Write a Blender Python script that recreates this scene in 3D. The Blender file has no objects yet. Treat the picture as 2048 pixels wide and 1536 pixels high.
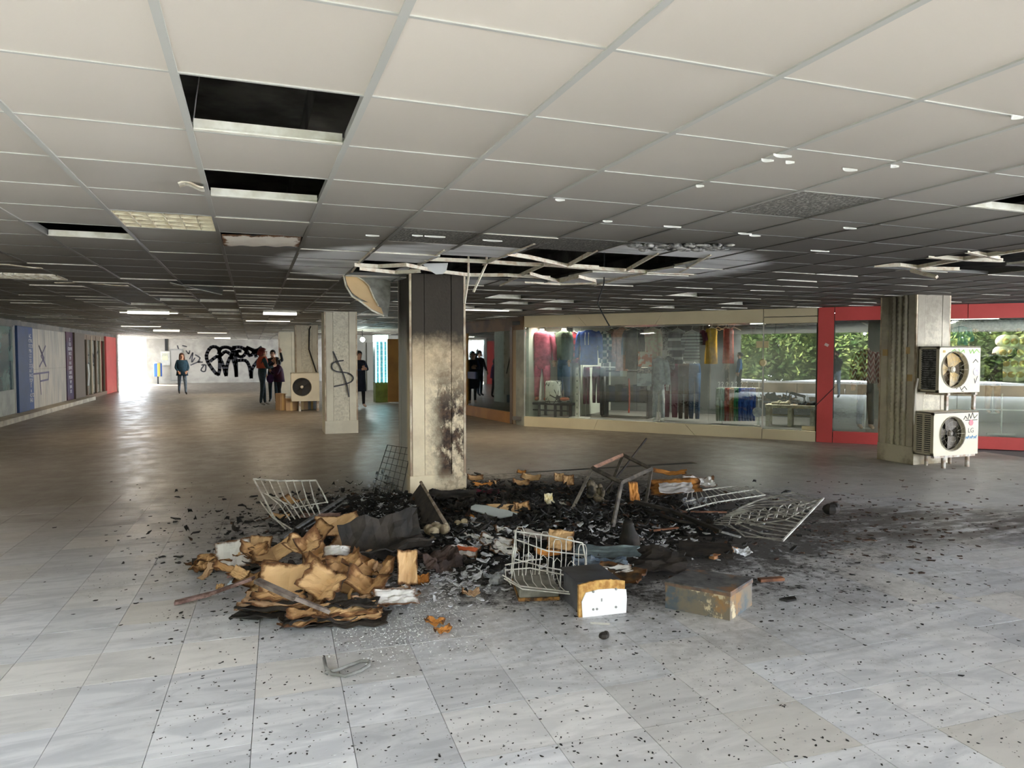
import bpy, bmesh, math, random
from mathutils import Vector, Matrix, noise
random.seed(7)
R = random.Random(11)
PI = math.pi
# ------------------------------------------------------------------ camera, world, sun, exposure
H = 1.65; CZ = 2.54; F = 1420.0
PITCH = -math.atan(59 / F); YAW = math.atan(519 / F)
scene = bpy.context.scene
cd = bpy.data.cameras.new('camera'); cam = bpy.data.objects.new('camera', cd); scene.collection.objects.link(cam)
cam.location = (0, 0, H); cam.rotation_mode = 'XYZ'; cam.rotation_euler = (PI / 2 + PITCH, 0, -YAW)
cd.sensor_fit = 'HORIZONTAL'; cd.sensor_width = 36.0; cd.lens = 36.0 * F / 2048; cd.clip_start = .02; cd.clip_end = 300
scene.camera = cam
w = bpy.data.worlds.new('sky'); scene.world = w; w.use_nodes = True
bg = w.node_tree.nodes['Background']; bg.inputs[0].default_value = (.86, .93, 1, 1); bg.inputs[1].default_value = 12.0
sd = bpy.data.lights.new('sun', 'SUN'); sd.energy = 32.0; sd.angle = math.radians(.6); sd.color = (1, .89, .70)
sun = bpy.data.objects.new('sun', sd); scene.collection.objects.link(sun)
sun.rotation_euler = Vector((-.5, .8, .55)).to_track_quat('Z', 'Y').to_euler(); sun.location = (-6, -8, 12)
scene.view_settings.view_transform = 'Standard'; scene.view_settings.look = 'None'
scene.view_settings.gamma = 1; scene.view_settings.use_curve_mapping = False
scene.view_settings.exposure = 0.52
scene.cycles.max_bounces = 7; scene.cycles.diffuse_bounces = 5; scene.cycles.glossy_bounces = 4; scene.cycles.transparent_max_bounces = 12
scene.cycles.use_denoising = True

SHOP_W = 60; TREE_H = 1.1
FILL_LAMPS = [(-4.3, 7.6, 28, (1, .92, .8)), (-4.3, 11.6, 22, (1, .9, .76)), (-2.0, 16.5, 28, (1, .82, .58)), (4.25, 13.3, 40, (1, .85, .62)), (.4, 19.5, 36, (1, .82, .58)), (-3.2, 24.5, 30, (1, .82, .58)), (-1.5, 31, 50, (1, .88, .66))]  # added to fill the dim hall; unseen left pair lights the columns
# ------------------------------------------------------------------ helpers
def ray(px, py):
    x = (px - 1024) / F; y = -(py - 768) / F; p = PITCH
    up = y * math.cos(p) + math.sin(p); fw = math.cos(p) - y * math.sin(p)
    return Vector((x * math.cos(YAW) + fw * math.sin(YAW), -x * math.sin(YAW) + fw * math.cos(YAW), up))
def at(px, py, z=0.0):                       # where the line through a pixel meets the height z
    r = ray(px, py); t = (z - H) / r.z
    return Vector((r.x * t, r.y * t, z))
def atd(px, py, d):                          # ... at the forward distance d
    r = ray(px, py); f = r.x * math.sin(YAW) + r.y * math.cos(YAW)
    return Vector((0, 0, H)) + r * (d / f)
def atpl(px, py, p0, n):                     # ... the vertical plane through p0 with normal n
    r = ray(px, py); t = (p0[0] * n[0] + p0[1] * n[1]) / (r.x * n[0] + r.y * n[1])
    return Vector((r.x * t, r.y * t, H + r.z * t))
C = scene.collection
class MB:
    def __init__(s): s.v = []; s.f = []; s.m = []; s.mi = 0; s.T = None
    def add(s, vs, fs):
        o = len(s.v)
        for q in vs:
            q = Vector(q)
            s.v.append(s.T @ q if s.T is not None else q)
        for f in fs: s.f.append([i + o for i in f]); s.m.append(s.mi)
        return s
    def box(s, c, d, rz=0, rx=0, ry=0):
        m = Matrix.Rotation(rz, 3, 'Z') @ Matrix.Rotation(ry, 3, 'Y') @ Matrix.Rotation(rx, 3, 'X')
        vs = [Vector(c) + m @ Vector((sx * d[0] / 2, sy * d[1] / 2, sz * d[2] / 2)) for sz in (-1, 1) for sy in (-1, 1) for sx in (-1, 1)]
        return s.add(vs, [(0, 2, 3, 1), (4, 5, 7, 6), (0, 1, 5, 4), (2, 6, 7, 3), (0, 4, 6, 2), (1, 3, 7, 5)])
    def bbox(s, x0, x1, y0, y1, z0, z1): return s.box(((x0 + x1) / 2, (y0 + y1) / 2, (z0 + z1) / 2), (x1 - x0, y1 - y0, z1 - z0))
    def wallbox(s, a, b, z0, z1, t=.05, off=0):   # upright slab over the floor line a-b, thickness t, pushed off to its left
        a = Vector((a[0], a[1], 0)); b = Vector((b[0], b[1], 0)); d = (b - a); L = d.length; d.normalize(); n = Vector((-d.y, d.x, 0))
        c = (a + b) / 2 + n * off; return s.box((c.x, c.y, (z0 + z1) / 2), (L, t, z1 - z0), rz=math.atan2(d.y, d.x))
    def tube(s, pts, r, n=6, cap=True, closed=False):
        pts = [Vector(p) for p in pts]; k = len(pts)
        rs = r if isinstance(r, (list, tuple)) else [r] * k
        vs = []; up = Vector((0, 0, 1)); prev = None
        for i, p in enumerate(pts):
            if closed: t = pts[(i + 1) % k] - pts[i - 1]
            else: t = pts[min(i + 1, k - 1)] - pts[max(i - 1, 0)]
            if t.length < 1e-7: t = Vector((0, 0, 1))
            t.normalize()
            if prev is None: a = t.cross(up if abs(t.z) < .9 else Vector((1, 0, 0)))
            else: a = prev - t * prev.dot(t)
            if a.length < 1e-5: a = t.cross(Vector((1, .3, 0)))
            a.normalize(); prev = a; b = t.cross(a)
            for j in range(n): vs.append(p + (a * math.cos(2 * PI * j / n) + b * math.sin(2 * PI * j / n)) * rs[i])
        fs = [(i * n + j, i * n + (j + 1) % n, (i + 1) * n + (j + 1) % n, (i + 1) * n + j) for i in range(k - 1) for j in range(n)]
        if closed: fs += [((k - 1) * n + j, (k - 1) * n + (j + 1) % n, (j + 1) % n, j) for j in range(n)]
        elif cap: fs += [tuple(range(n - 1, -1, -1)), tuple((k - 1) * n + j for j in range(n))]
        return s.add(vs, fs)
    def lathe(s, c, prof, n=20, axis='Z'):
        vs = []; fs = []
        for (r, h) in prof:
            for j in range(n):
                a = 2 * PI * j / n; q = (r * math.cos(a), r * math.sin(a), h)
                if axis == 'Y': q = (q[0], -q[2], q[1])
                elif axis == 'X': q = (q[2], q[0], q[1])
                vs.append(Vector(c) + Vector(q))
        k = len(prof)
        fs = [(i * n + j, i * n + (j + 1) % n, (i + 1) * n + (j + 1) % n, (i + 1) * n + j) for i in range(k - 1) for j in range(n)]
        fs += [tuple(range(n - 1, -1, -1)), tuple((k - 1) * n + j for j in range(n))]
        return s.add(vs, fs)
    def ball(s, c, r, n=10, m=7):
        r = r if isinstance(r, (tuple, list)) else (r, r, r); vs = [Vector(c) + Vector((0, 0, -r[2]))]
        for i in range(1, m):
            t = PI * i / m
            for j in range(n):
                a = 2 * PI * j / n; vs.append(Vector(c) + Vector((r[0] * math.sin(t) * math.cos(a), r[1] * math.sin(t) * math.sin(a), -r[2] * math.cos(t))))
        vs.append(Vector(c) + Vector((0, 0, r[2]))); fs = []
        for j in range(n):
            fs.append((0, 1 + (j + 1) % n, 1 + j)); fs.append((len(vs) - 1, 1 + (m - 2) * n + j, 1 + (m - 2) * n + (j + 1) % n))
            for i in range(m - 2): fs.append((1 + i * n + j, 1 + i * n + (j + 1) % n, 1 + (i + 1) * n + (j + 1) % n, 1 + (i + 1) * n + j))
        return s.add(vs, fs)
    def prism(s, poly, z0, z1):
        n = len(poly); vs = [(p[0], p[1], z0) for p in poly] + [(p[0], p[1], z1) for p in poly]
        return s.add(vs, [tuple(range(n - 1, -1, -1)), tuple(range(n, 2 * n))] + [(i, (i + 1) % n, n + (i + 1) % n, n + i) for i in range(n)])
    def sheet(s, fn, nu, nv, t=.004):            # a curved sheet with thickness; fn(u, v) -> point
        P = [[Vector(fn(i / nu, j / nv)) for j in range(nv + 1)] for i in range(nu + 1)]
        vs = []; N = (nu + 1) * (nv + 1)
        for k in (0, 1):
            for i in range(nu + 1):
                for j in range(nv + 1):
                    a = P[min(i + 1, nu)][j] - P[max(i - 1, 0)][j]; b = P[i][min(j + 1, nv)] - P[i][max(j - 1, 0)]
                    n = a.cross(b); n = n.normalized() if n.length > 1e-9 else Vector((0, 0, 1))
                    vs.append(P[i][j] + n * (t * (k - .5)))
        I = lambda i, j, k: k * N + i * (nv + 1) + j; fs = []
        for i in range(nu):
            for j in range(nv):
                fs.append((I(i, j, 1), I(i + 1, j, 1), I(i + 1, j + 1, 1), I(i, j + 1, 1))); fs.append((I(i, j, 0), I(i, j + 1, 0), I(i + 1, j + 1, 0), I(i + 1, j, 0)))
        for i in range(nu):
            fs.append((I(i, 0, 0), I(i + 1, 0, 0), I(i + 1, 0, 1), I(i, 0, 1))); fs.append((I(i, nv, 1), I(i + 1, nv, 1), I(i + 1, nv, 0), I(i, nv, 0)))
        for j in range(nv):
            fs.append((I(0, j, 1), I(0, j + 1, 1), I(0, j + 1, 0), I(0, j, 0))); fs.append((I(nu, j, 0), I(nu, j + 1, 0), I(nu, j + 1, 1), I(nu, j, 1)))
        return s.add(vs, fs)
    def mesh(s, name, mats, smooth=False):
        me = bpy.data.meshes.new(name); me.from_pydata([tuple(q) for q in s.v], [], s.f)
        for m in (mats if isinstance(mats, (list, tuple)) else [mats]): me.materials.append(m)
        if any(s.m): me.polygons.foreach_set('material_index', s.m)
        if smooth: me.polygons.foreach_set('use_smooth', [True] * len(s.f))
        me.update(); return me
    def build(s, name, mats, parent=None, loc=None, smooth=False, rz=0, bevel=0):
        o = bpy.data.objects.new(name, s.mesh(name, mats, smooth)); C.objects.link(o)
        if loc is not None: o.location = loc
        if rz: o.rotation_euler.z = rz
        if parent: o.parent = parent
        if bevel:
            b = o.modifiers.new('edge', 'BEVEL'); b.width = bevel; b.segments = 2; b.limit_method = 'ANGLE'
        return o
def tag(o, label=None, cat=None, group=None, kind=None):
    if label: o['label'] = label
    if cat: o['category'] = cat
    if group: o['group'] = group
    if kind: o['kind'] = kind
    return o
def thing(name, label, cat, loc=(0, 0, 0), rz=0, group=None, kind=None):
    o = bpy.data.objects.new(name, None); C.objects.link(o); o.location = loc; o.rotation_euler = (0, 0, rz); o.empty_display_size = .1
    return tag(o, label, cat, group, kind)
def copy_tree(o, parent=None):
    c = o.copy(); C.objects.link(c); c.parent = parent
    for ch in list(o.children): copy_tree(ch, c)
    return c
def inst(name, me, loc=(0, 0, 0), rot=(0, 0, 0), parent=None, sc=None):
    o = bpy.data.objects.new(name, me); C.objects.link(o); o.location = loc; o.rotation_euler = rot
    if sc: o.scale = sc
    if parent: o.parent = parent
    return o
def line(a, b, n): return [Vector(a).lerp(Vector(b), i / n) for i in range(n + 1)]

# ------------------------------------------------------------------ materials
class NT:
    def __init__(s, name):
        s.mat = bpy.data.materials.new(name); s.mat.use_nodes = True; s.t = s.mat.node_tree; s.b = s.t.nodes['Principled BSDF']
        s.b.inputs['Specular IOR Level'].default_value = .3
    def n(s, ty, **k):
        q = s.t.nodes.new('ShaderNode' + ty)
        for a, b in k.items(): setattr(q, a, b)
        return q
    def l(s, a, b): s.t.links.new(a, b)
    def put(s, sock, v):
        if hasattr(v, 'is_output'): s.l(v, sock)
        elif isinstance(v, (tuple, list)) and len(v) == 3 and sock.type == 'RGBA': sock.default_value = (*v, 1)
        else: sock.default_value = v
    def pos(s):
        if not hasattr(s, '_p'): s._p = s.n('NewGeometry').outputs['Position']
        return s._p
    def obj(s):
        if not hasattr(s, '_o'): s._o = s.n('TexCoord').outputs['Object']
        return s._o
    def map(s, v, sc=(1, 1, 1), loc=(0, 0, 0), rot=(0, 0, 0)):
        m = s.n('Mapping'); s.l(v, m.inputs[0]); m.inputs['Scale'].default_value = sc; m.inputs['Location'].default_value = loc; m.inputs['Rotation'].default_value = rot
        return m.outputs[0]
    def noise(s, v, scale=5, detail=4, rough=.55, dist=0):
        q = s.n('TexNoise'); s.l(v, q.inputs['Vector']); q.inputs['Scale'].default_value = scale; q.inputs['Detail'].default_value = detail
        q.inputs['Roughness'].default_value = rough; q.inputs['Distortion'].default_value = dist; return q.outputs['Fac']
    def vor(s, v, scale=5, feat='F1', out='Distance'):
        q = s.n('TexVoronoi', feature=feat); s.l(v, q.inputs['Vector']); q.inputs['Scale'].default_value = scale; return q.outputs[out]
    def ramp(s, v, a, b, lo=0.0, hi=1.0):
        q = s.n('MapRange', clamp=True); q.interpolation_type = 'SMOOTHSTEP'; s.put(q.inputs[0], v)
        q.inputs[1].default_value = a; q.inputs[2].default_value = b; q.inputs[3].default_value = lo; q.inputs[4].default_value = hi; return q.outputs[0]
    def math(s, op, a, b=0.0, c=0.0):
        q = s.n('Math', operation=op); s.put(q.inputs[0], a); s.put(q.inputs[1], b); s.put(q.inputs[2], c); return q.outputs[0]
    def mix(s, f, a, b):
        q = s.n('Mix', data_type='RGBA'); s.put(q.inputs[0], f); s.put(q.inputs[6], a); s.put(q.inputs[7], b); return q.outputs[2]
    def xyz(s, v):
        q = s.n('SeparateXYZ'); s.l(v, q.inputs[0]); return q.outputs
    def bump(s, h, st=.3, d=.01):
        q = s.n('Bump'); s.l(h, q.inputs['Height']); q.inputs['Strength'].default_value = st; q.inputs['Distance'].default_value = d; s.l(q.outputs[0], s.b.inputs['Normal'])
    def rnd(s): return s.n('ObjectInfo').outputs['Random']
    def col(s, v, rough=None, metal=None):
        s.put(s.b.inputs['Base Color'], v)
        if rough is not None: s.put(s.b.inputs['Roughness'], rough)
        if metal is not None: s.b.inputs['Metallic'].default_value = metal
        return s.mat
_mc = {}
def M(name, c, c2=None, scale=6, rough=.6, metal=0, bump=0, lo=.35, hi=.65, stretch=None, var=0, spec=None):
    if name in _mc: return _mc[name]
    t = NT(name); v = t.obj()
    if stretch: v = t.map(v, stretch)
    out = c
    if c2 is not None or bump:
        nz = t.noise(v, scale, 5)
        if c2 is not None: out = t.mix(t.ramp(nz, lo, hi), c, c2)
        if bump: t.bump(nz, bump, .01)
    if var:
        q = t.n('HueSaturation'); t.put(q.inputs['Color'], out); t.l(t.math('ADD', t.math('MULTIPLY', t.rnd(), var), 1 - var / 2), q.inputs['Value']); out = q.outputs[0]
    if spec is not None: t.b.inputs['Specular IOR Level'].default_value = spec
    _mc[name] = t.col(out, rough, metal); return _mc[name]
def emis(name, c, st):
    if name in _mc: return _mc[name]
    t = NT(name); t.b.inputs['Emission Color'].default_value = (*c, 1); t.b.inputs['Emission Strength'].default_value = st; _mc[name] = t.col(c, .5); return _mc[name]
def glass_mat(name, tint=(.9, .95, .93), refl=.35, rough=.0):
    m = bpy.data.materials.new(name); m.use_nodes = True; t = m.node_tree; t.nodes.clear()
    o = t.nodes.new('ShaderNodeOutputMaterial'); mx = t.nodes.new('ShaderNodeMixShader'); tr = t.nodes.new('ShaderNodeBsdfTransparent'); gl = t.nodes.new('ShaderNodeBsdfGlossy')
    fr = t.nodes.new('ShaderNodeLayerWeight'); fr.inputs[0].default_value = .18; mr = t.nodes.new('ShaderNodeMapRange')
    t.links.new(fr.outputs['Fresnel'], mr.inputs[0]); mr.inputs[3].default_value = refl; mr.inputs[4].default_value = .95
    tr.inputs[0].default_value = (*tint, 1); gl.inputs[0].default_value = (.95, .97, .97, 1); gl.inputs['Roughness'].default_value = rough
    t.links.new(mr.outputs[0], mx.inputs[0]); t.links.new(tr.outputs[0], mx.inputs[1]); t.links.new(gl.outputs[0], mx.inputs[2]); t.links.new(mx.outputs[0], o.inputs[0]); return m
GLASS = glass_mat('shop_glass', refl=.12)
GLASS_DIM = glass_mat('dim_glass', (.55, .68, .66), refl=.16)

# marble floor, with the ash and soot spread around the fire
def floor_mat(name, tiles):
    t = NT(name); p = t.pos(); x, y, z = t.xyz(p)
    v = t.map(p, (1, .28, 1), rot=(0, 0, .6)) if tiles else p
    vein = t.noise(t.map(p, (1.2, 5, 1), rot=(0, 0, .5)), 1.6, 7, .62, 1.2)
    base = t.mix(t.ramp(vein, .36, .62), (.56, .575, .62), (.75, .76, .80))
    if tiles:
        r = t.rnd(); base = t.mix(t.math('MULTIPLY', t.math('POWER', r, 4), .6), base, (.80, .75, .68))
        q = t.n('HueSaturation'); t.put(q.inputs['Color'], base); t.l(t.math('ADD', t.math('MULTIPLY', t.math('FRACT', t.math('MULTIPLY', r, 7.3)), .24), .84), q.inputs['Value']); base = q.outputs[0]
    else:                                     # deeper in, trodden and dirty
        bx = t.n('TexBrick'); t.l(t.map(p, (1, 1, 1), rot=(0, 0, -FROT)), bx.inputs[0]); bx.offset = 0
        for k, val in (('Scale', 1), ('Mortar Size', .004), ('Brick Width', .41), ('Row Height', .41)): bx.inputs[k].default_value = val
        bx.inputs['Color1'].default_value = (.50, .49, .47, 1); bx.inputs['Color2'].default_value = (.60, .58, .54, 1); bx.inputs['Mortar'].default_value = (.25, .24, .22, 1)
        base = t.mix(.6, base, bx.outputs[0])
    # dirt grows away from the swept edge of the hall, browner towards the middle
    dirt = t.ramp(t.math('ADD', y, t.math('MULTIPLY', t.noise(p, .7, 4), 2.2)), 5.2, 10.5)
    base = t.mix(t.math('MULTIPLY', dirt, .86), base, (.17, .132, .09))
    sm = t.noise(t.map(p, (1, 3, 1), rot=(0, 0, .35)), 2.2, 7, .7)
    base = t.mix(t.ramp(sm, .55, .8, 0, .4), base, (.22, .2, .18))
    # soot halo and streaks washing to the right of the fire
    dx = t.math('SUBTRACT', x, 2.85); dy = t.math('SUBTRACT', y, 6.6)
    rx = t.math('DIVIDE', t.math('SUBTRACT', t.math('MULTIPLY', dx, .939), t.math('MULTIPLY', dy, .344)), 3.1)
    ry = t.math('DIVIDE', t.math('ADD', t.math('MULTIPLY', dx, .344), t.math('MULTIPLY', dy, .939)), 2.75)
    d = t.math('SQRT', t.math('ADD', t.math('MULTIPLY', rx, rx), t.math('MULTIPLY', ry, ry)))
    nz = t.noise(p, 2.6, 8, .72); nf = t.noise(p, 16, 6, .75)
    dd = t.math('ADD', d, t.math('ADD', t.math('MULTIPLY', t.math('SUBTRACT', nz, .5), 1.1), t.math('MULTIPLY', t.math('SUBTRACT', nf, .5), .9)))
    s1 = t.ramp(dd, .72, 1.0, 1, 0)
    base = t.mix(t.math('MULTIPLY', s1, .95), base, (.016, .015, .015))
    rx2 = t.math('DIVIDE', t.math('SUBTRACT', x, 5.6), 3.3); ry2 = t.math('DIVIDE', t.math('ADD', t.math('SUBTRACT', y, 5.3), t.math('MULTIPLY', t.math('SUBTRACT', x, 5.6), .35)), .95)
    d2 = t.math('SQRT', t.math('ADD', t.math('MULTIPLY', rx2, rx2), t.math('MULTIPLY', ry2, ry2)))
    st = t.noise(t.map(p, (1.1, 4.0, 1), rot=(0, 0, .3)), 1.7, 8, .7)
    s2 = t.math('MULTIPLY', t.ramp(t.math('ADD', d2, t.math('MULTIPLY', t.math('SUBTRACT', nf, .5), .7)), .5, 1.25, 1, 0), t.ramp(st, .38, .52))
    base = t.mix(t.math('MULTIPLY', s2, .85), base, (.05, .038, .03))
    s3 = t.ramp(dd, .9, 1.35, .42, 0); base = t.mix(s3, base, (.10, .09, .085))
    sp = t.vor(p, 26); sp2 = t.noise(p, 1.4, 4); spk = t.math('MULTIPLY', t.ramp(sp, .08, .16, 1, 0), t.ramp(sp2, .48, .62)); spk = t.math('MULTIPLY', spk, t.ramp(t.math('ADD', d, 0.0), 1.0, 2.6, .9, .25))
    base = t.mix(spk, base, (.09, .08, .075))
    scr = t.noise(t.map(p, (2, 30, 1), rot=(0, 0, 1.1)), 1.5, 4, .6); base = t.mix(t.ramp(scr, .66, .75, 0, .25), base, (.3, .29, .28))
    t.bump(t.noise(p, 30, 4), .05, .004)
    t.b.inputs['Specular IOR Level'].default_value = .45
    rough = t.math('ADD', t.ramp(nz, .3, .7, .30, .52), t.math('MULTIPLY', s1, .4))
    return t.col(base, rough)
FROT = .033                                  # the floor joints run a little askew to the ceiling grid

def soot_fac(t, p, x, y):
    """how sooted the ceiling is: thinner towards the open edge, with extra darkening to the right"""
    nz = t.noise(t.map(p, (1, 1, 1)), .55, 5, .5)
    e = t.math('ADD', t.math('ADD', t.math('MULTIPLY', x, .52), t.math('MULTIPLY', y, 1.0)), t.math('MULTIPLY', t.math('SUBTRACT', nz, .5), 1.6))
    return e, nz
def ceil_mat(name, white_edge=False):
    t = NT(name); p = t.pos(); x, y, z = t.xyz(p)
    e, nz = soot_fac(t, p, x, y)
    c = t.mix(t.ramp(e, 1.9, 5.2), (.70, .63, .545), (.36, .335, .30))
    c = t.mix(t.ramp(e, 4.2, 7.4), c, (.10, .09, .078))
    far = t.ramp(y, 12.5, 19); c = t.mix(far, c, t.mix(nz, (.22, .19, .15), (.30, .27, .21)))
    far2 = t.ramp(y, 30, 38); c = t.mix(far2, c, (.42, .40, .36))
    # paler smears, wiped patches and the burnt-clean halo round the hole
    ex_ = t.math('SUBTRACT', x, 2.6); ey_ = t.math('SUBTRACT', y, 6.9)
    lx = t.math('DIVIDE', t.math('SUBTRACT', t.math('MULTIPLY', ex_, .939), t.math('MULTIPLY', ey_, .344)), 2.35)
    ly = t.math('DIVIDE', t.math('ADD', t.math('MULTIPLY', ex_, .344), t.math('MULTIPLY', ey_, .939)), 1.72)
    d = t.math('SQRT', t.math('ADD', t.math('MULTIPLY', lx, lx), t.math('MULTIPLY', ly, ly)))
    d = t.math('ADD', d, t.math('MULTIPLY', t.math('SUBTRACT', t.noise(p, 1.3, 5), .5), .35))
    hal = t.ramp(d, .96, 1.10, 1, 0)
    sw = t.ramp(t.noise(t.map(p, (.6, 2.5, 1)), 1.5, 4), .3, .5, .6, 1)
    c = t.mix(t.math('MULTIPLY', hal, sw), c, (.80, .80, .80))
    r = t.rnd(); q = t.n('HueSaturation'); t.put(q.inputs['Color'], c); t.l(t.math('ADD', t.math('MULTIPLY', r, .14), .93), q.inputs['Value']); c = q.outputs[0]
    # pinholes where the coating flaked, in clusters
    sp = t.ramp(t.vor(p, 34), .05, .16, 1, 0); cl = t.ramp(t.noise(t.map(p, loc=(3, 1, 0)), .9, 3), .60, .68)
    c = t.mix(t.math('MULTIPLY', t.math('MULTIPLY', sp, cl), .55), c, (.66, .62, .54))
    t.bump(t.noise(p, 90, 3, .6), .06, .003)
    t.b.inputs['Specular IOR Level'].default_value = .4
    return t.col(c, t.ramp(e, 3, 7, .42, .7))
# ------------------------------------------------------------------ floor
slab_m = floor_mat('trodden_marble', False); tile_m = floor_mat('marble_tile', True)
grout = M('dark_joint', (.15, .145, .14), rough=.9)
floor = MB().add([(-7.6, 6.0, -.018), (-6.6, 3.2, -.018), (6, -9.4, -.018), (16, -8.4, -.018), (16, 15, -.018), (10, 46, -.018), (-7.6, 46, -.018)], [(0, 1, 2, 3, 4, 5, 6)]).build('floor', grout)
tag(floor, kind='structure')
TS = .41; fo = at(1729, 1375); fc, fs_ = math.cos(-FROT), math.sin(-FROT)
def f2w(i, j): return Vector((fo.x + (i * TS) * fc - (j * TS) * fs_, fo.y + (i * TS) * fs_ + (j * TS) * fc, 0))
tm = MB().box((0, 0, -.0095), (TS - .003, TS - .003, .019)).mesh('floor_tile', tile_m)
tmb = []
for v_ in (0, 1):
    pass
def proj(P):
    x = P.x * math.cos(YAW) - P.y * math.sin(YAW); f = P.x * math.sin(YAW) + P.y * math.cos(YAW); u = P.z - H
    y = u * math.cos(PITCH) - f * math.sin(PITCH); fw = f * math.cos(PITCH) + u * math.sin(PITCH)
    return (1024 + F * x / fw, 768 - F * y / fw, fw) if fw > .05 else (0, -9999, fw)
cells = []; dead = []
for i in range(-26, 34):
    for j in range(-34, 22):
        c = f2w(i + .5, j + .5)
        if c.x + c.y < -3.2 or c.y > 9.3 or c.x < -5.7 or c.x > 13 or (c.x > 5.6 and c.y > 24.4 - 1.40 * c.x): continue
        q = proj(c); vis = q[2] > .5 and -60 < q[0] < 2110 and q[1] < 1620
        cells.append((0 if vis else 1, c.length, i, j, c))
cells.sort(key=lambda a: a[:2])
near = cells[:300]; rest = cells[300:]
for _, _, i, j, c in near:
    q = R.random()
    o = inst('floor_tile', tm, (c.x, c.y, (R.random() - .5) * .0012), (0, 0, -FROT), floor)
mb = MB()
keep = set((i, j) for _, _, i, j, _ in near)
for _, _, i, j, c in rest: mb.box((c.x, c.y, -.0095), (TS - .003, TS - .003, .019), rz=-FROT)
tag(mb.build('far_floor_tiles', slab_m, floor), kind='stuff')
mb = MB()   # beyond the tiles that can be told apart
mb.add([(-7.6, 9.25, -.002), (5.6, 9.25, -.002), (16, 9.25, -.002), (16, 15, -.002), (10, 46, -.002), (-7.6, 46, -.002)], [(0, 1, 2, 3, 4, 5)])
mb.build('deep_floor', slab_m, floor)

# ------------------------------------------------------------------ ceiling: slab, rails, panels
GX, GY, X0, Y0 = .605, .62, .385, 1.88
conc = M('sooty_concrete', (.16, .15, .13), (.07, .065, .055), 3, .9, bump=.4)
ceil = MB().prism([(-7.6, 6.2), (-6.4, 3.2), (6.0, -9.2), (16, -8.6), (16, 15), (10, 46), (-7.6, 46)], 3.05, 3.45).build('ceiling', conc)
tag(ceil, kind='structure')
edge = MB()
edge.wallbox((-6.4, 3.2), (6.0, -9.2), CZ - .02, 3.45, .12); edge.build('edge_beam', M('edge_beam_paint', (.5, .48, .44), (.4, .38, .34), 3), ceil)
for k in range(-5, 12):                      # joists of the slab, seen through the gaps
    if k in (-2, 0, 2, 4, 6, 8, 9): MB().bbox(X0 + k * GX - .09, X0 + k * GX + .12, 1.0, 12, 2.86, 3.05).build('joist', conc, ceil)
MB().tube([(-6, 2.96, 2.80), (8, 2.96, 2.80)], .03, 8).build('conduit', M('dark_pipe', (.03, .035, .04), rough=.5), ceil)
MB().tube([(-6, 4.12, 2.78), (8, 4.12, 2.78)], .025, 8).build('conduit', M('dark_pipe', (0, 0, 0)), ceil)
cm = ceil_mat('sooted_panel'); white_edge = M('panel_edge_white', (.72, .69, .60), (.5, .46, .38), 9, .55)
pan = MB(); pan.mi = 0; g = .004
a, b = GX / 2 - g, GY / 2 - g
pan.add([(-a, -b, 0), (a, -b, 0), (a, b, 0), (-a, b, 0)], [(0, 3, 2, 1)])
pan.mi = 1; pan.add([(-a, -b, 0), (a, -b, 0), (a, b, 0), (-a, b, 0), (-a, -b, .02), (a, -b, .02), (a, b, .02), (-a, b, .02)], [(0, 1, 5, 4), (1, 2, 6, 5), (2, 3, 7, 6), (3, 0, 4, 7), (4, 5, 6, 7)])
panme = pan.mesh('ceiling_panel', [cm, white_edge])
if True: pass
def pebbled():
    t = NT('pebbled_panel_face'); p = t.pos(); f = t.noise(p, 55, 2, .5); e, nz = soot_fac(t, p, *t.xyz(p)[:2])
    c = t.mix(t.ramp(e, 3.4, 7.0), (.42, .40, .35), (.16, .15, .13)); c = t.mix(t.ramp(f, .5, .62), t.mix(.55, c, (.03, .03, .03)), c); t.bump(f, 1.0, .012); return t.col(c, .8)
pebme = panme.copy(); pebme.name = 'pebbled_ceiling_panel'; pebme.materials[0] = pebbled()
open_cells = {(-1, 1), (-1, 3), (-3, 6), (-2, 5), (-1, 6), (6, 1)}       # missing panels; louvre and torn one have their own objects
hole = {(1, 8), (2, 7), (2, 8), (3, 6), (4, 6), (5, 6), (3, 7), (4, 7), (5, 7), (1, 9), (3, 8), (4, 8), (2, 9), (3, 9), (4, 9)}
hole_r = {(9, 4), (9, 5), (10, 5), (10, 4), (11, 5), (10, 3)}
bars = {(-4, 19), (-4, 23), (-4, 28), (-3, 17), (-1, 23), (-2, 23), (0, 22), (-2, 17), (-2, 21), (-3, 26), (6, 15), (5, 13), (6, 18), (7, 14), (7, 18), (5, 17), (11, 15), (12, 13), (-2, 33), (-3, 36),
        (3, 26), (4, 24), (5, 23), (4, 29), (5, 28), (6, 25), (-2, 27), (-5, 31), (8, 17), (3, 22), (2, 28), (2, 24), (9, 11), (3, 32), (5, 33)}
gone = open_cells | hole | hole_r | bars
def cellc(i, j): return (X0 + (i + .5) * GX, Y0 + (j + .5) * GY)
def inside(x, y):
    if x + y < -3.0 or x < -7.3 or y > 45.4: return False
    if y > 15.3 and x > 4.97 + (17.5 - y) * -.27 + 6: return False
    if x > 5.8 and y > 15.6 - (x - 5.8) * 1.13: return False
    return x < 13.6 and (y < 15.6 or x < 9.5)
pc = []
for i in range(-13, 23):
    for j in range(-17, 71):
        if (i, j) in gone: continue
        x, y = cellc(i, j)
        if not inside(x, y): continue
        q = proj(Vector((x, y, CZ))); vis = q[2] > .3 and -120 < q[0] < 2170 and q[1] > -200
        pc.append((0 if vis else 1, math.hypot(x, y), i, j, x, y))
pc.sort(key=lambda a: a[:2])
far = MB()
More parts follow.
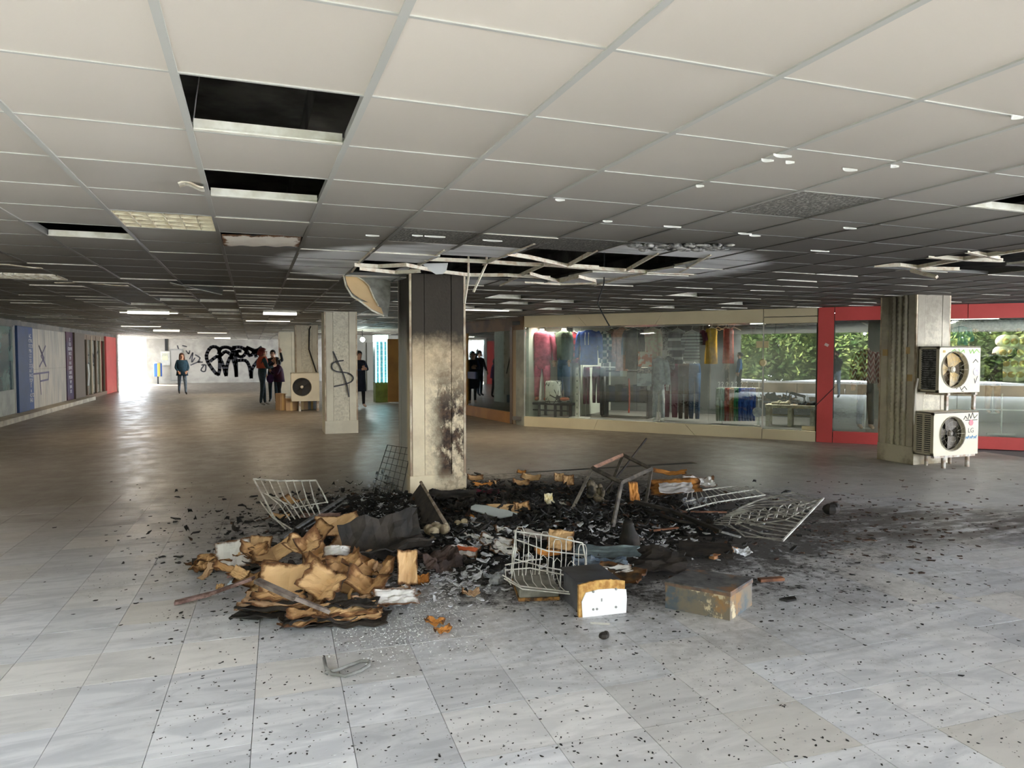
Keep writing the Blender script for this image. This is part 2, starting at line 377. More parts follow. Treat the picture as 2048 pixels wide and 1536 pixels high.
for n_, (_, dist, i, j, x, y) in enumerate(pc):
    dz = 0; rx = 0; ry = 0
    if y > 5.0 and R.random() < .30 + (.15 if y > 8 else 0):
        rx = R.uniform(.004, .03); dz = -rx * .28; ry = R.uniform(-.012, .012)
    else: rx = R.uniform(-.002, .002); ry = R.uniform(-.002, .002)
    if n_ < 300: inst('ceiling_panel', pebme if (i, j) in ((4, 2), (2, 5), (3, 5), (1, 5)) else panme, (x, y, CZ + dz), (rx, ry, 0), ceil)
    else:
        far.T = Matrix.Translation((x, y, CZ + dz)) @ Matrix.Rotation(ry, 4, 'Y') @ Matrix.Rotation(rx, 4, 'X')
        far.mi = 0; far.add([(-a, -b, 0), (a, -b, 0), (a, b, 0), (-a, b, 0)], [(0, 3, 2, 1)])
        far.mi = 1; far.add([(-a, -b, 0), (a, -b, 0), (a, b, 0), (-a, b, 0), (-a, -b, .02), (a, -b, .02), (a, b, .02), (-a, b, .02)], [(0, 1, 5, 4), (1, 2, 6, 5), (2, 3, 7, 6), (3, 0, 4, 7), (4, 5, 6, 7)])
tag(far.build('far_ceiling_panels', [cm, white_edge], ceil), kind='stuff')
rail_m = M('rail_paint', (.60, .59, .55), (.38, .36, .32), 4, .4)
t = NT('sooted_rail'); p = t.pos(); x, y, z = t.xyz(p); e, nz = soot_fac(t, p, x, y)
rail_s = t.col(t.mix(t.ramp(e, 3.2, 6.4), (.50, .49, .45), (.09, .085, .078)), .45)
for k in range(-13, 23):                     # long rails, each with a flange and a groove lip
    x = X0 + k * GX; y0 = max(-3.1 - x, -8.3); segs = [(y0, 45.3)]
    if x > 5.8: segs = [(y0, 15.6 - (x - 5.8) * 1.13)]
    if k in (2, 3): segs = [(y0, Y0 + 6.4 * GY), (Y0 + 10 * GY, 45.3)]
    if k in (4, 5, 6): segs = [(y0, Y0 + 6 * GY), (Y0 + 10 * GY, min(45.3, 44 if k < 9 else 20))]
    if k in (10, 11): segs = [(y0, Y0 + 3.2 * GY), (Y0 + 6.2 * GY, 15.6 - (x - 5.8) * 1.13)]
    for s0, s1 in segs:
        if s1 - s0 < .3: continue
        r_ = MB(); r_.bbox(x - .013, x + .013, s0, s1, CZ - .006, CZ + .002); r_.bbox(x - .003, x + .003, s0, s1, CZ, CZ + .05); r_.build('ceiling_rail', rail_s, ceil)
cr = MB()
for k in range(-17, 71):
    y = Y0 + k * GY; x0 = max(-7.2, -3.1 - y); x1 = min(13.5, 5.8 + (15.6 - y) / 1.13) if y < 15.6 else 9
    if 6 <= k <= 9: parts = [(x0, X0 + 1 * GX), (X0 + 6 * GX, x1)]
    elif 4 <= k <= 5: parts = [(x0, X0 + 9 * GX), (X0 + 11 * GX, x1)]
    else: parts = [(x0, x1)]
    for s0, s1 in parts:
        m_ = MB().bbox(s0, s1, y - .006, y + .006, CZ - .004, CZ + .03)
        m_.build('cross_rail', rail_s, ceil) if k < 22 else cr.add(m_.v, m_.f)
tag(cr.build('far_cross_rails', rail_s, ceil), kind='stuff')
def up_bar(i, j, h=.065, mat=white_edge, lift=0):
    x, y = cellc(i, j)
    o = MB(); o.bbox(x - GX / 2 + .015, x + GX / 2 - .015, y + GY / 2 - .02, y + GY / 2 - .012, CZ + lift, CZ + h + lift); o.bbox(x - GX / 2 + .015, x + GX / 2 - .015, y + GY / 2 - .035, y + GY / 2 - .012, CZ - .004 + lift, CZ + .002 + lift)
    return o.build('white_batten', mat, ceil)
bright_edge = M('batten_white', (.86, .83, .74), (.7, .66, .55), 12, .5)
for (i, j) in open_cells - {(-2, 5), (-1, 6)}: up_bar(i, j, .042, bright_edge)
for (i, j) in sorted(bars): up_bar(i, j, .055, bright_edge)
# ------------------------------------------------------------------ walls and shopfront planes
A = Vector((5.89, 15.25, 0)); B = Vector((10.02, 10.62, 0)); Cc = Vector((10.80, 9.86, 0)); D = Vector((13.4, 7.62, 0)); A0 = Vector((5.52, 18.4, 0))
plaster = M('dirty_plaster', (.40, .38, .34), (.27, .255, .23), 1.3, .85, bump=.15)
cream = M('cream_panel', (.66, .56, .37), (.60, .50, .33), 1.2, .5)
red = M('red_panel', (.50, .065, .06), (.43, .055, .05), 1.5, .42)
orange = M('orange_board', (.50, .24, .05), (.40, .18, .04), 2, .5)
alu = M('aluminium', (.55, .53, .50), rough=.4, metal=.3)
dark_alu = M('brown_aluminium', (.16, .11, .075), rough=.45)
black = M('black_paint', (.012, .012, .013), rough=.5)
white = M('white_paint', (.75, .74, .70), (.62, .60, .55), 8, .5)
def frame(a, b):
    a = Vector(a); d = (Vector(b) - a); L = d.length; d.normalize(); n = Vector((-d.y, d.x, 0))
    T = Matrix(((d.x, n.x, 0, a.x), (d.y, n.y, 0, a.y), (0, 0, 1, 0), (0, 0, 0, 1)))
    return T, d, n, L
def spx(fr, px, py, d=0):                    # pixel -> (s, z) on the plane d metres behind a shopfront
    T, dr, n, L = fr; P = Vector((T[0][3], T[1][3], 0)); q = atpl(px, py, (P + n * d), n); return (q - P).dot(dr), q.z
FA = frame(A, B); FB = frame(B, Cc); FC = frame(Cc, D); FL = frame(A0 + (A0 - A) * 1.75, A)
def lmb(fr): m = MB(); m.T = fr[0]; return m

# left row of shops, facing the hall
WX = -5.8
def ly(px, py=740): return atpl(px, py, (WX, 0), (1, 0)).y
yA, yB, yC, yD, yE, yF, yG, yH = ly(28), ly(50), ly(62), ly(130), ly(143), ly(163), ly(208), ly(228)
wl = MB().bbox(-7.4, WX - .12, 2.5, yH, 0, 3.0).build('wall_left', plaster); tag(wl, kind='structure')
MB().bbox(WX - .12, WX + .02, 4, yH, 2.36, CZ).build('fascia', M('fascia_brown', (.20, .18, .15), (.12, .11, .10), 2), wl)
kerb = MB()
for k in range(24): kerb = MB().bbox(WX - .1, WX + .42, 5 + k * 1.02, 6.01 + k * 1.02, 0, .13).build('kerb_stone', M('kerb_marble', (.42, .38, .30), (.30, .27, .22), 3, .6), wl, bevel=.01)
p = MB().bbox(WX - .1, WX, 8, yA - .05, .75, 2.36).build('poster_pane', None if False else M('poster_print', (.035, .075, .075), (.12, .19, .17), 1.1, .15, lo=.45, hi=.6, spec=.6), wl)
m = MB(); m.bbox(WX - .08, WX + .02, 8, yA - .05, .13, .75); m.build('stall_board', M('stall_board', (.34, .34, .30), (.24, .25, .22), 2.2), wl)
MB().bbox(WX - .05, WX + .04, yA - .06, yA, .1, 2.4).build('post', alu, wl)
def unit(name, x1, y0, y1, mat, label, cat, z0=.13, z1=2.4):
    o = MB().bbox(WX - .08, x1, y0, y1, z0, z1).build(name, mat, bevel=.008); return tag(o, label, cat)
bp = unit('pillar_cladding', WX + .10, yA, yB, M('blue_sheet', (.022, .05, .14), (.02, .045, .11), 2, .45), 'plain blue pillar cladding beside the blue lettered strip on the left row', 'pillar')
def lettered(name, y0, y1, mat, tmat, label, rows, seed):
    o = unit(name, WX + .06, y0, y1, mat, label, 'sign'); rr = random.Random(seed); n = len(rows)
    for k, txt in enumerate(rows):
        f = bpy.data.curves.new('lettering', 'FONT'); f.body = txt; f.align_x = 'CENTER'; f.align_y = 'CENTER'; f.size = min(.16, (y1 - y0) * 1.35 / max(3, len(txt))); f.extrude = .002
        me_o = bpy.data.objects.new('lettering', f); C.objects.link(me_o)
        dg = bpy.context.evaluated_depsgraph_get(); me = bpy.data.meshes.new_from_object(me_o.evaluated_get(dg)); bpy.data.objects.remove(me_o)
        me.materials.clear(); me.materials.append(tmat)
        q = bpy.data.objects.new('lettering', me); C.objects.link(q); q.parent = o
        q.location = (WX + .065, (y0 + y1) / 2, 2.15 - k * 1.9 / n); q.rotation_euler = (PI / 2, 0, PI / 2)
    return o
pale = M('pale_print', (.55, .55, .58), rough=.6)
lettered('sign_strip', yB, yC, M('blue_sign', (.03, .06, .17), rough=.5), pale, 'narrow dark blue sign strip full of pale words and dots', ['AC', 'XTPA', 'STOCK', 'MIA', 'GO', 'OK', 'COOL', 'ART', 'SPACE', 'TOP', 'IT', 'o', 'PHOTO', 'FAX'], 3)
mar = thing('marble_cladding', 'streaky beige marble slabs with scribbles between the two sign strips', 'wall panel', (WX, (yC + yD) / 2, 0))
nt = NT('streaky_marble'); v = nt.map(nt.obj(), (1, 3.2, .35)); f_ = nt.noise(v, 1.6, 7, .6, 1.5)
mm = nt.col(nt.mix(nt.ramp(f_, .35, .65), (.42, .38, .31), (.24, .23, .21)), .35)
for k in range(3):
    for zz in (0, 1):
        y0 = yC + (yD - yC) * k / 3; y1 = yC + (yD - yC) * (k + 1) / 3
        o = MB().bbox(-.06, .03, y0 + .004 - (yC + yD) / 2, y1 - .004 - (yC + yD) / 2, .13 + zz * 1.1, 1.225 + zz * 1.15).build('marble_slab', mm, mar)
def ribbon_yz(name, strokes, wd, mat, parent, x):
    mb = MB()
    for st in strokes:
        for (y0, z0), (y1, z1) in zip(st[:-1], st[1:]):
            mb.box((x, (y0 + y1) / 2, (z0 + z1) / 2), (.004, math.hypot(y1 - y0, z1 - z0) + wd * .6, wd), rx=math.atan2(z1 - z0, y1 - y0))
    return mb.build(name, mat, parent)
spray = M('black_spray', (.02, .02, .025), rough=.7)
cy = 0
ribbon_yz('scribble', [[(-1.2, 1.9), (-.7, 1.55), (-1.2, 1.3)], [(-.5, 1.9), (-1.0, 1.6), (-.5, 1.3), (-1.2, 1.9)], [(-1.9, 1.1), (-.2, 1.12), (-.3, .9), (-1.1, .88)], [(-1.2, 1.1), (-1.1, .5)]], .05, M('faded_spray', (.14, .13, .2), rough=.8), mar, .034)
lettered('sign_strip', yD, yE, M('maroon_sign', (.07, .018, .035), (.035, .02, .06), 1.2, .5), pale, 'narrow maroon and navy sign strip with pale words and small pictures', ['JX', 'ELO', 'OBUVKI', 'BAGS', 'TM', 'RAX', 'SERVIZ', 'KAFE', 'MODA', 'VIP', 'BAR', 'XX'], 5)
unit('pillar_cladding', WX + .12, yE, yF, M('brown_sheet', (.11, .085, .065), rough=.5), 'plain brown pillar cladding beside the maroon sign strip', 'pillar')
# glazed shop entrance with brown frames
ge = thing('glazed_entrance', 'glazed entrance with brown frames between the brown and the red pillar', 'shopfront', (WX, yF, 0))
n_ = 5; Lg = yG - yF
for k in range(n_ + 1): MB().bbox(-.06, .04, k * Lg / n_ - .06, k * Lg / n_ + .06, .1, 2.36).build('post', dark_alu if k % 2 else M('tan_post', (.42, .34, .24)), ge)
for k in range(n_):
    MB().bbox(-.015, .0, k * Lg / n_ + .06, (k + 1) * Lg / n_ - .06, .15, 2.2).build('pane', GLASS_DIM, ge)
MB().bbox(-.08, .03, 0, Lg, 2.2, 2.4).build('header', dark_alu, ge)
MB().bbox(-.1, .1, 0, Lg, 0, .14).build('sill', dark_alu, ge)
MB().tube([(.1, .55, .5), (.13, .55, .95), (.1, .55, 1.3)], .03, 6).build('handle', alu, ge)
unit('pillar_cladding', WX + .10, yG, yH, red, 'red pillar cladding at the far end of the left row', 'pillar', 0)
MB().bbox(WX - .1, WX + .14, yH, yH + .3, 0, CZ).build('end_post', plaster, wl)

# far wall, with its graffiti; the bright stairway opens in the corner
BY = 45.0
bw = MB(); bw.bbox(-5.65, 9.5, BY, BY + .3, 0, 2.75); bw = bw.build('wall_back', plaster); tag(bw, kind='structure')
def bxz(px, py): q = atpl(px, py, (0, BY), (0, 1)); return (q.x, q.z)
def ribbon_xz(name, strokes, wd, mat, parent, y, fn=bxz, sub=3):
    mb = MB()
    for st in strokes:
        P = [fn(*q) for q in st]
        # smooth the stroke a little
        Q = []
        for i in range(len(P) - 1):
            p0 = P[max(i - 1, 0)]; p1 = P[i]; p2 = P[i + 1]; p3 = P[min(i + 2, len(P) - 1)]
            for k in range(sub):
                u = k / sub; Q.append(tuple(.5 * ((2 * p1[c]) + (-p0[c] + p2[c]) * u + (2 * p0[c] - 5 * p1[c] + 4 * p2[c] - p3[c]) * u * u + (-p0[c] + 3 * p1[c] - 3 * p2[c] + p3[c]) * u ** 3) for c in (0, 1)))
        Q.append(P[-1])
        for (x0, z0), (x1, z1) in zip(Q[:-1], Q[1:]):
            mb.box(((x0 + x1) / 2, y, (z0 + z1) / 2), (math.hypot(x1 - x0, z1 - z0) + wd * .5, .006, wd), ry=-math.atan2(z1 - z0, x1 - x0))
    return mb.build(name, mat, parent)
Z = lambda *q: [(380 + a / 4.876, 580 + b / 4.876) for a, b in q]
ribbon_xz('graffiti', [Z((295, 640), (270, 565), (205, 560), (160, 640), (190, 730), (278, 825), (282, 650), (200, 692)), Z((283, 640), (325, 740), (352, 832), (360, 740), (400, 650), (440, 740), (452, 840), (445, 640), (420, 560)),
    Z((280, 620), (300, 570), (355, 558), (405, 580), (415, 640), (350, 600), (300, 640)), Z((420, 560), (500, 560), (548, 600), (510, 650), (465, 640), (460, 600), (495, 595)),
    Z((455, 690), (540, 688), (580, 750), (597, 855), (605, 770), (665, 685)), Z((545, 565), (580, 640), (622, 600), (555, 560), (640, 590), (695, 560)), Z((690, 600), (640, 600), (645, 650))], .19, spray, bw, BY - .006)
Z3 = lambda *q: [(a / 4.876, 560 + b / 4.876) for a, b in q]
ribbon_xz('scribble', [Z3((1815, 690), (1840, 720), (1850, 690)), Z3((1850, 770), (1880, 710), (1870, 800), (1900, 760)), Z3((1905, 730), (1950, 760), (1930, 800), (1975, 800)), Z3((1860, 830), (1950, 790)), Z3((1990, 830), (1960, 880), (2000, 890), (2005, 830), (1965, 830)), Z3((1730, 640), (1740, 670)), Z3((1780, 640), (1820, 650))], .07, M('grey_spray', (.08, .08, .09)), bw, BY - .006)
x0, z0 = bxz(322, 731); x1, z1 = bxz(340, 703)
o = thing('notice_board', 'pale notice board fixed to the graffiti wall above the litter bin', 'notice board', (x0, BY, 0)); MB().bbox(0, x1 - x0, -.12, 0, z0, z1).build('case', M('board_grey', (.5, .5, .46), (.38, .38, .36), 4), o)
MB().bbox(.08, x1 - x0 - .1, -.13, -.12, z0 + .3, z1 - .1).build('sheet', M('sheet_print', (.5, .5, .34), (.3, .3, .28), 3), o)
x0, z0 = bxz(341, 762); x1, z1 = bxz(366, 698)
o = thing('meter_cabinet', 'tall grey cabinet door on the graffiti wall behind the walking woman', 'cabinet', (x0, BY, 0)); MB().bbox(0, x1 - x0, -.08, 0, .12, z1).build('body', M('cab_grey', (.27, .27, .26), (.2, .2, .19), 2), o); MB().bbox(.07, x1 - x0 - .07, -.095, -.08, .2, z1 - .08).build('door', M('cab_grey2', (.31, .3, .28)), o)
MB().bbox(-.25, -.1, -.06, 0, z1 - .1, 2.72).build('conduit', black, o)
# stairway behind the opening on the left
yS0, yS1 = yH + .3, BY
st = thing('stairway', 'snowy stone stairway climbing to daylight at the far left exit', 'stairs', (-6.0, 40.5, 0))
stone = M('pale_stone', (.62, .62, .62), (.5, .5, .5), 2, .7); snow = M('snow', (.86, .88, .92), (.78, .80, .85), 2, .8, bump=.3)
for k in range(12): MB().bbox(-.34 * (k + 1) - 1.2, -.34 * k - 1.2, -4.0, 3.5, 0, .16 * (k + 1)).build('step', stone if k % 2 else snow, st)
sw_ = MB(); sw_.add([(-.9, 3.6, 0), (-5.6, 3.6, 0), (-5.6, 3.6, 2.8), (-.9, 3.6, .45), (-.9, 3.9, 0), (-5.6, 3.9, 0), (-5.6, 3.9, 2.8), (-.9, 3.9, .45)], [(0, 1, 2, 3), (7, 6, 5, 4), (3, 2, 6, 7), (0, 3, 7, 4), (1, 5, 6, 2)]); sw_.build('cheek_wall', stone, st)
for k in range(9):
    x = -1.0 - k * .52; MB().tube([(x, 3.75, .45 + k * .26), (x, 3.75, 1.35 + k * .26)], .03, 6).build('baluster', alu, st)
MB().tube([(-.9, 3.75, 1.3), (-5.3, 3.75, 3.5)], .045, 8).build('handrail', alu, st)

# ------------------------------------------------------------------ cream shopfront
s_door, _ = spx(FA, 1526, 760); LB = FA[3]
cf = thing('shopfront', 'cream framed clothes shopfront with the long display window', 'shopfront', (0, 0, 0))
def seam_panels(fr, xs, z0, z1, mat, par, name, lean, d0=-.05, d1=.06):
    for (u0, u1, v0, v1) in xs:              # bottom and top ends lean differently: the slanted joints
        g = .006; m_ = lmb(fr); m_.add([(u0 + g, d0, z0), (u1 - g, d0, z0), (u1 - g, d1, z0), (u0 + g, d1, z0), (v0 + g, d0, z1), (v1 - g, d0, z1), (v1 - g, d1, z1), (v0 + g, d1, z1)],
            [(0, 3, 2, 1), (4, 5, 6, 7), (0, 1, 5, 4), (1, 2, 6, 5), (2, 3, 7, 6), (3, 0, 4, 7)]); m_.build(name, mat, par)
u = lambda px, py: spx(FA, px, py)[0]
t1b, t1t = u(1175, 648), u(1154, 627); t2b, t2t = u(1312, 645), u(1326, 622)
seam_panels(FA, [(0, t1b, 0, t1t), (t1b, t2b, t1t, t2t), (t2b, s_door, t2t, s_door)], 2.27, CZ - .01, cream, cf, 'fascia_panel', 0)
b1b, b1t = u(1189, 861), u(1197, 842); b2b, b2t = u(1391, 868), u(1371, 846)
seam_panels(FA, [(0, b1b, 0, b1t), (b1b, b2b, b1t, b2t), (b2b, s_door, b2t, s_door)], 0.0, .225, cream, cf, 'plinth_panel', 0)
seam_panels(FA, [(s_door, LB, s_door, LB)], 2.38, CZ - .01, cream, cf, 'fascia_panel', 0); seam_panels(FA, [(s_door, LB, s_door, LB)], 2.25, 2.365, cream, cf, 'fascia_panel', 0)
seam_panels(FA, [(s_door, LB, s_door, LB)], 0.0, .19, cream, cf, 'plinth_panel', 0)
xs = [0.02, u(1158, 760), u(1274, 760), u(1417, 760), s_door]
for a_, b_ in zip(xs[:-1], xs[1:]): lmb(FA).bbox(a_ + .004, b_ - .004, -.012, 0, .225, 2.27).build('window_pane', GLASS, cf)
dr = lmb(FA).bbox(s_door + .015, LB - .02, -.02, -.008, .2, 2.24).build('glass_door', GLASS, cf)
lmb(FA).bbox(s_door - .01, s_door + .01, -.03, .02, .2, 2.27).build('edge_strip', alu, cf)
for z in (1.78, ):
    lmb(FA).bbox(s_door - .13, s_door - .012, -.035, 0, z, z + .13).build('lock_plate', M('pale_brass', (.62, .52, .30), rough=.35), cf); lmb(FA).bbox(s_door + .012, s_door + .10, -.035, 0, z, z + .13).build('lock_plate', M('pale_brass', (0, 0, 0)), cf)
lmb(FA).bbox(LB - .25, LB - .02, -.035, 0, .21, .29).build('floor_closer', M('pale_brass', (0, 0, 0)), cf)
q = MB(); q.T = FA[0] @ Matrix.Translation((s_door, -.04, 1.49)) @ Matrix.Rotation(PI / 2, 4, 'X'); q.lathe((0, 0, -.01), [(.07, 0), (.07, .03), (.05, .05)], 20); q.build('round_lock', M('pale_brass', (0, 0, 0)), cf)
# shop shell behind
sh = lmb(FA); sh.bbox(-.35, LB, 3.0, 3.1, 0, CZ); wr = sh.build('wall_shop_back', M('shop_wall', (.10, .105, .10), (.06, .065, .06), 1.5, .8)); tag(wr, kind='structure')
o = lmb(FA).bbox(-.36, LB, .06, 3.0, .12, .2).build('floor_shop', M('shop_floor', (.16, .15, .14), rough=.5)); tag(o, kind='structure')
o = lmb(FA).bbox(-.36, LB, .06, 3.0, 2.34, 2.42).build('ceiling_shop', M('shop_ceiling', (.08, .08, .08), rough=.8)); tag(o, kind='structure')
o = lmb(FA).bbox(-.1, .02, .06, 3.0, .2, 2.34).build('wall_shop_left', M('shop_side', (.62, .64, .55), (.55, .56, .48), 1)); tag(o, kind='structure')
o = lmb(FA).bbox(.9, .98, 1.1, 3.0, .2, 2.34).build('wall_shop_partition', M('shop_side', (0, 0, 0))); tag(o, kind='structure')
o = lmb(FA).bbox(.0, .95, 1.05, 1.1, .2, 2.34).build('wall_shop_niche', M('shop_side', (0, 0, 0))); tag(o, kind='structure')
o = lmb(FA).bbox(LB - .02, LB + .08, .02, 4.5, 0, CZ).build('wall_between', M('shop_wall', (0, 0, 0))); tag(o, kind='structure')

# ------------------------------------------------------------------ red shopfront
rf = thing('shopfront', 'red framed clothes shopfront behind the ribbed column', 'shopfront', (0, 0, 0))
rp = spx(FB, 1667, 760)[0]; L2 = FB[3]; L3 = FC[3]
seam_panels(FB, [(0, rp, 0, rp)], 0, CZ - .01, red, rf, 'red_pillar', 0, -.06)
seam_panels(FB, [(rp, L2, rp, L2)], 2.28, CZ - .01, red, rf, 'fascia_panel', 0); seam_panels(FB, [(rp, L2, rp, L2)], 0, .215, red, rf, 'plinth_panel', 0)
lmb(FB).bbox(rp + .01, L2, -.02, -.008, .215, 2.28).build('glass_door', GLASS, rf)
cs = [0, .55, spx(FC, 1935, 615)[0], L3]
seam_panels(FC, [(a_, b_, a_, b_) for a_, b_ in zip(cs[:-1], cs[1:])], 2.28, CZ - .01, red, rf, 'fascia_panel', 0)
seam_panels(FC, [(0, .6, 0, .6), (.6, L3, .6, L3)], 0, .215, red, rf, 'plinth_panel', 0)
ps = [0, .4, spx(FC, 1915, 760)[0], L3]
for a_, b_ in zip(ps[:-1], ps[1:]): lmb(FC).bbox(a_ + .004, b_ - .004, -.012, 0, .215, 2.28).build('window_pane', GLASS, rf)
cr_ = lmb(FB); cr_.box((rp * .5, -.062, .86), (.5, .004, .012), ry=-math.atan2(.32, rp)); cr_.build('crack', spray, rf)
for z, w_ in ((1.83, .10),): lmb(FB).box((rp * .55, -.063, z), (.07, .004, .05), ry=.5).build('scuff', M('scuff', (.6, .45, .4)), rf)
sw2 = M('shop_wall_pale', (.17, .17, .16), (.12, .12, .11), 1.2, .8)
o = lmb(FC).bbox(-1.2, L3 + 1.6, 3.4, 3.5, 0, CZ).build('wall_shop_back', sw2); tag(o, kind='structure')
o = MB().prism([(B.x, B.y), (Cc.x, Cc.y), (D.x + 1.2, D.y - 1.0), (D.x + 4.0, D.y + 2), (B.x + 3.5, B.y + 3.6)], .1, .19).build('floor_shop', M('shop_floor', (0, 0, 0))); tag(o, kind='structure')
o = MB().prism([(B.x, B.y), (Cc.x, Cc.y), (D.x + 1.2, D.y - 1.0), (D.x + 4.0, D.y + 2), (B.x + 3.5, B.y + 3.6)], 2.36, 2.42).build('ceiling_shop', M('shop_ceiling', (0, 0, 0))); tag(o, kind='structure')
FD = frame(D, D + (D - Cc).normalized() * 5.0)
seam_panels(FD, [(0, 5, 0, 5)], 0, CZ, red, rf, 'red_pillar', 0)

for k_, (fr_, L_) in enumerate(((FL, FL[3]), (FA, FA[3]), (FB, FB[3]), (FC, FC[3]))): tag(lmb(fr_).bbox(-.02, L_ + .02, .02, .1, 2.43, 3.05).build('wall_header', M('shop_ceiling', (0, 0, 0))), kind='structure')
tag(lmb(FC).bbox(L3 + 1.5, L3 + 1.6, .05, 3.5, 0, CZ).build('wall_shop_right', sw2), kind='structure')
# ------------------------------------------------------------------ angled shopfront on the left of the cream one
af = thing('shopfront', 'brown framed shopfront with orange base and dim angled glass', 'shopfront', (0, 0, 0)); LL = FL[3]
sA = spx(FL, 1024, 760)[0]; sG = spx(FL, 1032, 760)[0]
lmb(FL).bbox(sA + .25, LL, -.02, .1, .0, CZ - .25).build('end_panel', M('end_panel', (.42, .43, .38), (.3, .31, .28), 3), af)
lmb(FL).bbox(sA, sA + .12, -.06, .06, .0, 2.3).build('post', dark_alu, af); lmb(FL).bbox(sA + .12, sA + .25, -.03, .06, .0, 2.3).build('post', M('tan_post', (0, 0, 0)), af)
lmb(FL).bbox(0, LL, -.04, .08, 2.22, CZ - .01).build('fascia_panel', M('brown_fascia', (.26, .15, .07), (.16, .10, .06), 2), af)
for k in range(3): a_ = sA * k / 3; lmb(FL).bbox(a_ + .005, sA * (k + 1) / 3 - .005, -.03, .05, 0, .27).build('plinth_panel', orange, af)
for k in range(3): a_ = sA * k / 3; lmb(FL).bbox(a_ + .03, sA * (k + 1) / 3 - .01, -.012, 0, .27, 2.22).build('window_pane', GLASS_DIM, af)
lmb(FL).bbox(sA * 2 / 3 - .03, sA * 2 / 3 + .03, -.04, .04, .27, 2.22).build('post', orange, af)
s0, z0 = spx(FL, 938, 757); s1, z1 = spx(FL, 952, 744); lmb(FL).bbox(s0, s1, -.04, 0, z0, z1).build('lock_box', M('lock_blue', (.12, .14, .28)), af)
for pa, pb, ya, yb in ((958, 979, 752, 690), (982, 990, 733, 682)):
    s0, z0 = spx(FL, pa, ya, .05); s1, z1 = spx(FL, pb, yb, .05); lmb(FL).bbox(s0, s1, .04, .045, z0, z1).build('paper_sheet', M('lilac_sheet', (.34, .28, .38), (.42, .36, .44), 3), af)
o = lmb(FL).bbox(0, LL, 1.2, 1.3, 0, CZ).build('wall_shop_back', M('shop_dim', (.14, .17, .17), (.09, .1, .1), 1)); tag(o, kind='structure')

# ------------------------------------------------------------------ columns
cstone = M('column_plaster', (.64, .59, .47), (.54, .49, .39), 2.0, .8, bump=.1)
crough = M('column_roughcast', (.66, .61, .49), (.48, .44, .35), 26, .9, bump=1.0, lo=.3, hi=.75)
def burnt(name, rough_one):
    t = NT(name); p = t.pos(); x, y, z = t.xyz(p); big = t.noise(p, 2.3, 6, .62); fine = t.noise(p, 17, 5, .7); med = t.noise(t.map(p, (1, 1, .55)), 6, 7, .72)
    c = t.mix(t.ramp(fine if rough_one else big, .35, .7), (.82, .69, .49), (.66, .54, .38))
    hot = t.ramp(z, 1.0, 1.75); c = t.mix(t.math('MULTIPLY', hot, .35), c, (.46, .27, .12))
    # lower burn on the right-hand half, flaking
    u = t.ramp(t.math('ADD', x, t.math('MULTIPLY', t.math('SUBTRACT', big, .5), .35)), 1.84, 2.06)
    lowz = t.math('MULTIPLY', t.ramp(z, .12, .35), t.ramp(z, 1.0, 1.65, 1, .25))
    m = t.math('MULTIPLY', t.math('MULTIPLY', u, lowz), t.ramp(med, .41, .52))
    c = t.mix(m, c, (.045, .03, .024)); c = t.mix(t.math('MULTIPLY', t.math('MULTIPLY', u, t.ramp(z, 1.9, 1.2)), t.ramp(fine, .45, .6, 0, .45)), c, (.17, .10, .06))
    top = t.ramp(t.math('ADD', z, t.math('ADD', t.math('MULTIPLY', t.math('SUBTRACT', big, .5), .35), t.math('MULTIPLY', t.math('SUBTRACT', fine, .5), .16))), 1.62, 1.90)
    c = t.mix(t.math('MULTIPLY', top, .97), c, (.032, .027, .023))
    side = t.ramp(y, 7.95, 8.2); c = t.mix(t.math('MULTIPLY', side, t.ramp(z, 2.2, 1.6)), c, (.45, .44, .40))
    t.bump(fine, .9 if rough_one else .12, .012); return t.col(c, .85)
def column(x, y, w_, d_, mat, rmat, label, ribs=False, ztop=CZ + .02):
    o = thing('column', label, 'column', (x + w_ / 2, y + d_ / 2, 0)); T = Matrix.Translation((-w_ / 2, -d_ / 2, 0))
    def mk(): m = MB(); m.T = T; return m
    mk().bbox(.03, w_ - .03, .03, d_ - .03, 0, ztop).build('core', mat, o)
    mk().bbox(-.004, w_ + .004, -.004, d_ + .004, 0, .27).build('plinth', mat, o, bevel=.006)
    e = .17
    for sx in (0, 1):
        x0 = .03 if sx == 0 else w_ - e
        for fy in (0, d_ - .04): mk().bbox(x0, x0 + e - .03, fy, fy + .04, .27, ztop).build('corner_strip', mat, o, bevel=.004)
    for fy in (-.003, d_ - .03): mk().bbox(e + .006, w_ - e - .006, fy + .008, fy + .033, .27, ztop).build('roughcast_panel', rmat, o)
    for fx in (0, w_ - .035):
        mk().bbox(fx, fx + .035, .03, .14, .27, ztop).build('corner_strip', mat, o, bevel=.004); mk().bbox(fx, fx + .035, d_ - .14, d_ - .03, .27, ztop).build('corner_strip', mat, o, bevel=.004)
        if not ribs: mk().bbox(fx + .008, fx + .03, .146, d_ - .146, .27, ztop).build('roughcast_panel', rmat, o)
    for sx in (0, 1):
        xx = .014 if sx == 0 else w_ - .014
        for yy in (.014, d_ - .014): mk().bbox(xx - .012, xx + .012, yy - .012, yy + .012, .02, ztop).build('corner_bead', M('corner_bead', (.66, .57, .42), (.35, .25, .17), 5), o)
    if ribs:
        for k in range(3):
            m = mk(); yy = d_ * (.30 + .16 * k); pts = []; n = 110
            for q in range(n + 1):
                z = .27 + (ztop - .27) * q / n; pts.append((.014 + .005 * math.sin(q * 1.9), yy + .006 * math.cos(q * 1.9), z))
            m.tube(pts, [.034 + .008 * math.sin(q * 1.9 + 1) for q in range(n + 1)], 8); m.build('rope_moulding', mat, o, smooth=True)
    return o
